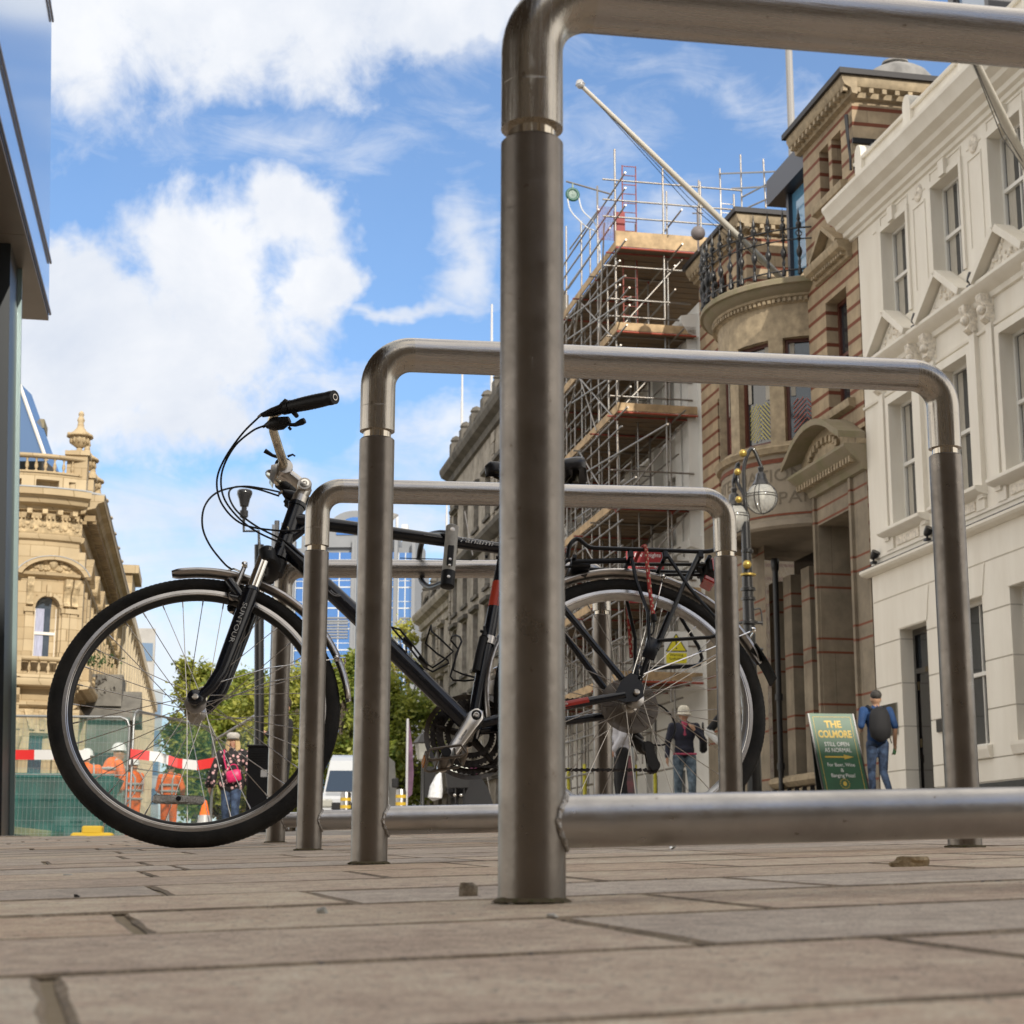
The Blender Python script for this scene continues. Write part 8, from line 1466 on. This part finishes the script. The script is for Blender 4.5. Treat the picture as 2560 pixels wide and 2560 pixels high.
for nm,gx,gy,px_,py_ in (('a',1437,940,1418,850),('b',1388,975,1384,875)):
    yy=0 if nm=='a' else .10; r_=(.225 if nm=='a' else .21); g=Vector((xo(gx,gy),yy,zo(gx,gy))); tp=Vector((xo(px_,py_),yy,zo(px_,py_)))
    m=MB(); base=Vector((-.03,0,tz)); m.tube(spline([base,base+Vector((0,0,.35)),Vector((base.x+(.0 if nm=='a' else -.08),yy,tp.z-.25)),Vector(((base.x+g.x)/2 if nm=='a' else (base.x+g.x)/2,yy,tp.z+.03)),Vector((g.x,yy,tp.z-.22)),Vector((g.x,yy,g.z+r_+.25))]),.028,8); arm=m.build('arm',blk,lr,smooth=60)
    m=MB(); z=g.z; m.lathe([(.03,z+r_+.24),(.045,z+r_+.22),(.035,z+r_+.16),(.07,z+r_+.13),(.08,z+r_+.06),(.105,z+r_+.01),(.14,z+r_-.035),(.13,z+r_-.05)],(g.x,yy,0),20); m.build('cap',blk,lr,smooth=45)
    gl=D.materials.get('globe_glass') or mat('globe_glass',(.70,.70,.66),.05,0,alpha=.42,spec=.8,nscale=5,namt=.1); m=MB(); m.sphere(g,r_,24,16); gb_=m.build('globe',gl,lr,smooth=80)
    m=MB()
    for q in (0,.035): m.torus((g.x,g.y,g.z+.01+q),math.sqrt(r_**2-(q+.01)**2)+.004,.006,30,5,'z')
    for ax in (R_(55),R_(72),R_(145),R_(162)):
        m.tube([g+Vector((math.cos(ax)*math.cos(t),math.sin(ax)*math.cos(t),math.sin(t)))*(r_+.003) for t in [2*PI*q/28 for q in range(28)]],.006,5,closed=True)
    m.build('cage',blk,gb_); m=MB(); m.sphere(g+Vector((0,0,.04)),.05,10,8,(1,1,1.6)); m.build('bulb',mat('bulb_white',(.7,.68,.6),.4),gb_,smooth=60)
for px_,py_,r_ in ((1400,858,.058),(1390,1163-270,.05),(1392,945,.05),(1408,1067,.062)): m=MB(); m.sphere((xo(px_,py_),-.09,zo(px_,py_)),r_,14,10); m.build('gilded_ball',gld,lr,smooth=80)
m=MB(); z=zo(1405,1085); m.lathe([(.07,z-.02),(.115,z-.01),(.115,z+.015),(.07,z+.025)],(-.015,0,0),20); m.build('gilded_ring',gld,lr,smooth=45)
sbx=at(1577,1420,26); gz=zfar(4.9,26)+.02; zt=at(1570,1346,26).z-gz; sg=empty('sandwich_board',(sbx.x+.10,26,gz),R_(5),'green and gold pub sandwich board standing on the pavement','sign'); grn=mat('sign_green',(.012,.085,.035),.45,nscale=3,namt=.15); gldl=mat('sign_gold',(.55,.38,.05),.5)
W2=.335; tilt=math.atan2(.34,zt); sk=-.17
def brd(m,x,z,y=0): return Vector((x+sk*(z/zt)*.9,-.30+.34*z/zt+y,z))
m=MB(); m.add([brd(m,-W2,.0),brd(m,W2,.0),brd(m,W2,zt),brd(m,-W2,zt),brd(m,-W2,.0,.02),brd(m,W2,.0,.02),brd(m,W2,zt,.02),brd(m,-W2,zt,.02)],[(0,1,2,3),(7,6,5,4),(0,4,5,1),(1,5,6,2),(2,6,7,3),(3,7,4,0)]); m.build('front_board',grn,sg)
m=MB(); m.add([(x+sk*(z/zt)*.9,.40-.36*z/zt,z) for x,z in ((-W2+.05,0),(W2+.12,0),(W2+.03,zt),(-W2,zt))]+[(x+sk*(z/zt)*.9,.43-.36*z/zt,z) for x,z in ((-W2+.05,0),(W2+.12,0),(W2+.03,zt),(-W2,zt))],[(0,1,2,3),(7,6,5,4),(0,4,5,1),(1,5,6,2),(2,6,7,3),(3,7,4,0)]); m.build('back_board',dark,sg)
m=MB()
for a,b in ((-W2-.02,-W2+.002),(W2-.002,W2+.02)): m.add([brd(m,a,0,-.008),brd(m,b,0,-.008),brd(m,b,zt,-.008),brd(m,a,zt,-.008),brd(m,a,0,.028),brd(m,b,0,.028),brd(m,b,zt,.028),brd(m,a,zt,.028)],[(0,1,2,3),(7,6,5,4),(0,4,5,1),(1,5,6,2),(2,6,7,3),(3,7,4,0)])
m.build('edge_trim',dark,sg)
def sign_text(mb,txt,size,z,sx=1,x=0,bold=0):
    vs,fs=text_mesh(txt,size,0,sx=sx,bold=bold); mb.add([brd(mb,x+a,z+b,-.004) for a,b,_ in vs],fs)
m=MB(); sign_text(m,'THE',.145,zt-.17,.95,bold=.006); sign_text(m,'COLMORE',.150,zt-.32,.72,bold=.006); z=zt-.66; m.add([brd(m,x,zz,-.004) for x,zz in ((-.22,z-.012),(.07,z-.012),(.07,z-.035),(.22,z),(.07,z+.035),(.07,z+.012),(-.22,z+.012))],[(0,1,2,3,4,5,6)]); sign_text(m,'Tel: 0121 236 3240',.045,zt-1.22)
for k in range(14): a=2*PI*k/14; m.add([brd(m,.07*math.cos(a+d_)*s_,zt-1.06+.07*math.sin(a+d_)*s_,-.004) for d_,s_ in ((-.08,.85),(.08,.85),(.08,1.1),(-.08,1.1))],[(0,1,2,3)])
m.add([brd(m,.03*math.cos(t),zt-1.06+.035*math.sin(t),-.004) for t in [2*PI*q/12 for q in range(12)]],[tuple(range(12))])
for x0_,x1_,z0_,z1_ in ((-.29,-.284,.06,zt-.05),(.284,.29,.06,zt-.05),(-.29,.29,zt-.056,zt-.05)): m.add([brd(m,x,z,-.003) for x,z in ((x0_,z0_),(x1_,z0_),(x1_,z1_),(x0_,z1_))],[(0,1,2,3)])
m.build('gold_lettering',gldl,sg); m=MB(); sign_text(m,'STILL OPEN',.090,zt-.47,.82); sign_text(m,'AS NORMAL',.090,zt-.56,.82); sign_text(m,'For Beer, Wine',.078,zt-.78,.85); sign_text(m,'&',.078,zt-.86); sign_text(m,'Banging Pizza!',.078,zt-.94,.85); m.build('white_lettering',wl,sg)
# yellow sleeves on the scaffold feet and a poster board
ysl=mat('yellow_sleeve',(.50,.46,.05),.7,nscale=6,namt=.25)
for i,x in enumerate(xs[:6]):
    for y in (YO,YI+.0):
        m=MB(); m.T=Matrix.Translation((58,0,0)); m.cyl((x+(.02 if y>YO else 0),y,.8),(x+(.02 if y>YO else 0),y,3.1),.050,seg=10); m.build('pole_sleeve',ysl,sc,smooth=60)
p=at(1190,1468,24.5); gz=zfar(p.x,24.5); simple('poster_board','narrow board with a colourful poster beside the person in the white shirt','sign',(p.x,24.5,gz),R_(-8),[('board_frame',lambda m:m.rbox((0,0,.5),(.16,.03,.95),Matrix.Rotation(R_(-5),3,'Y')),mat('grey_frame',(.4,.42,.42),.4),None),('poster',lambda m:m.rbox((-.012,-.018,.45),(.125,.005,.8),Matrix.Rotation(R_(-5),3,'Y')),mat('poster_print',(.02,.12,.12),.5,nscale=5,namt=.3,col2=(.35,.12,.14)),None)])
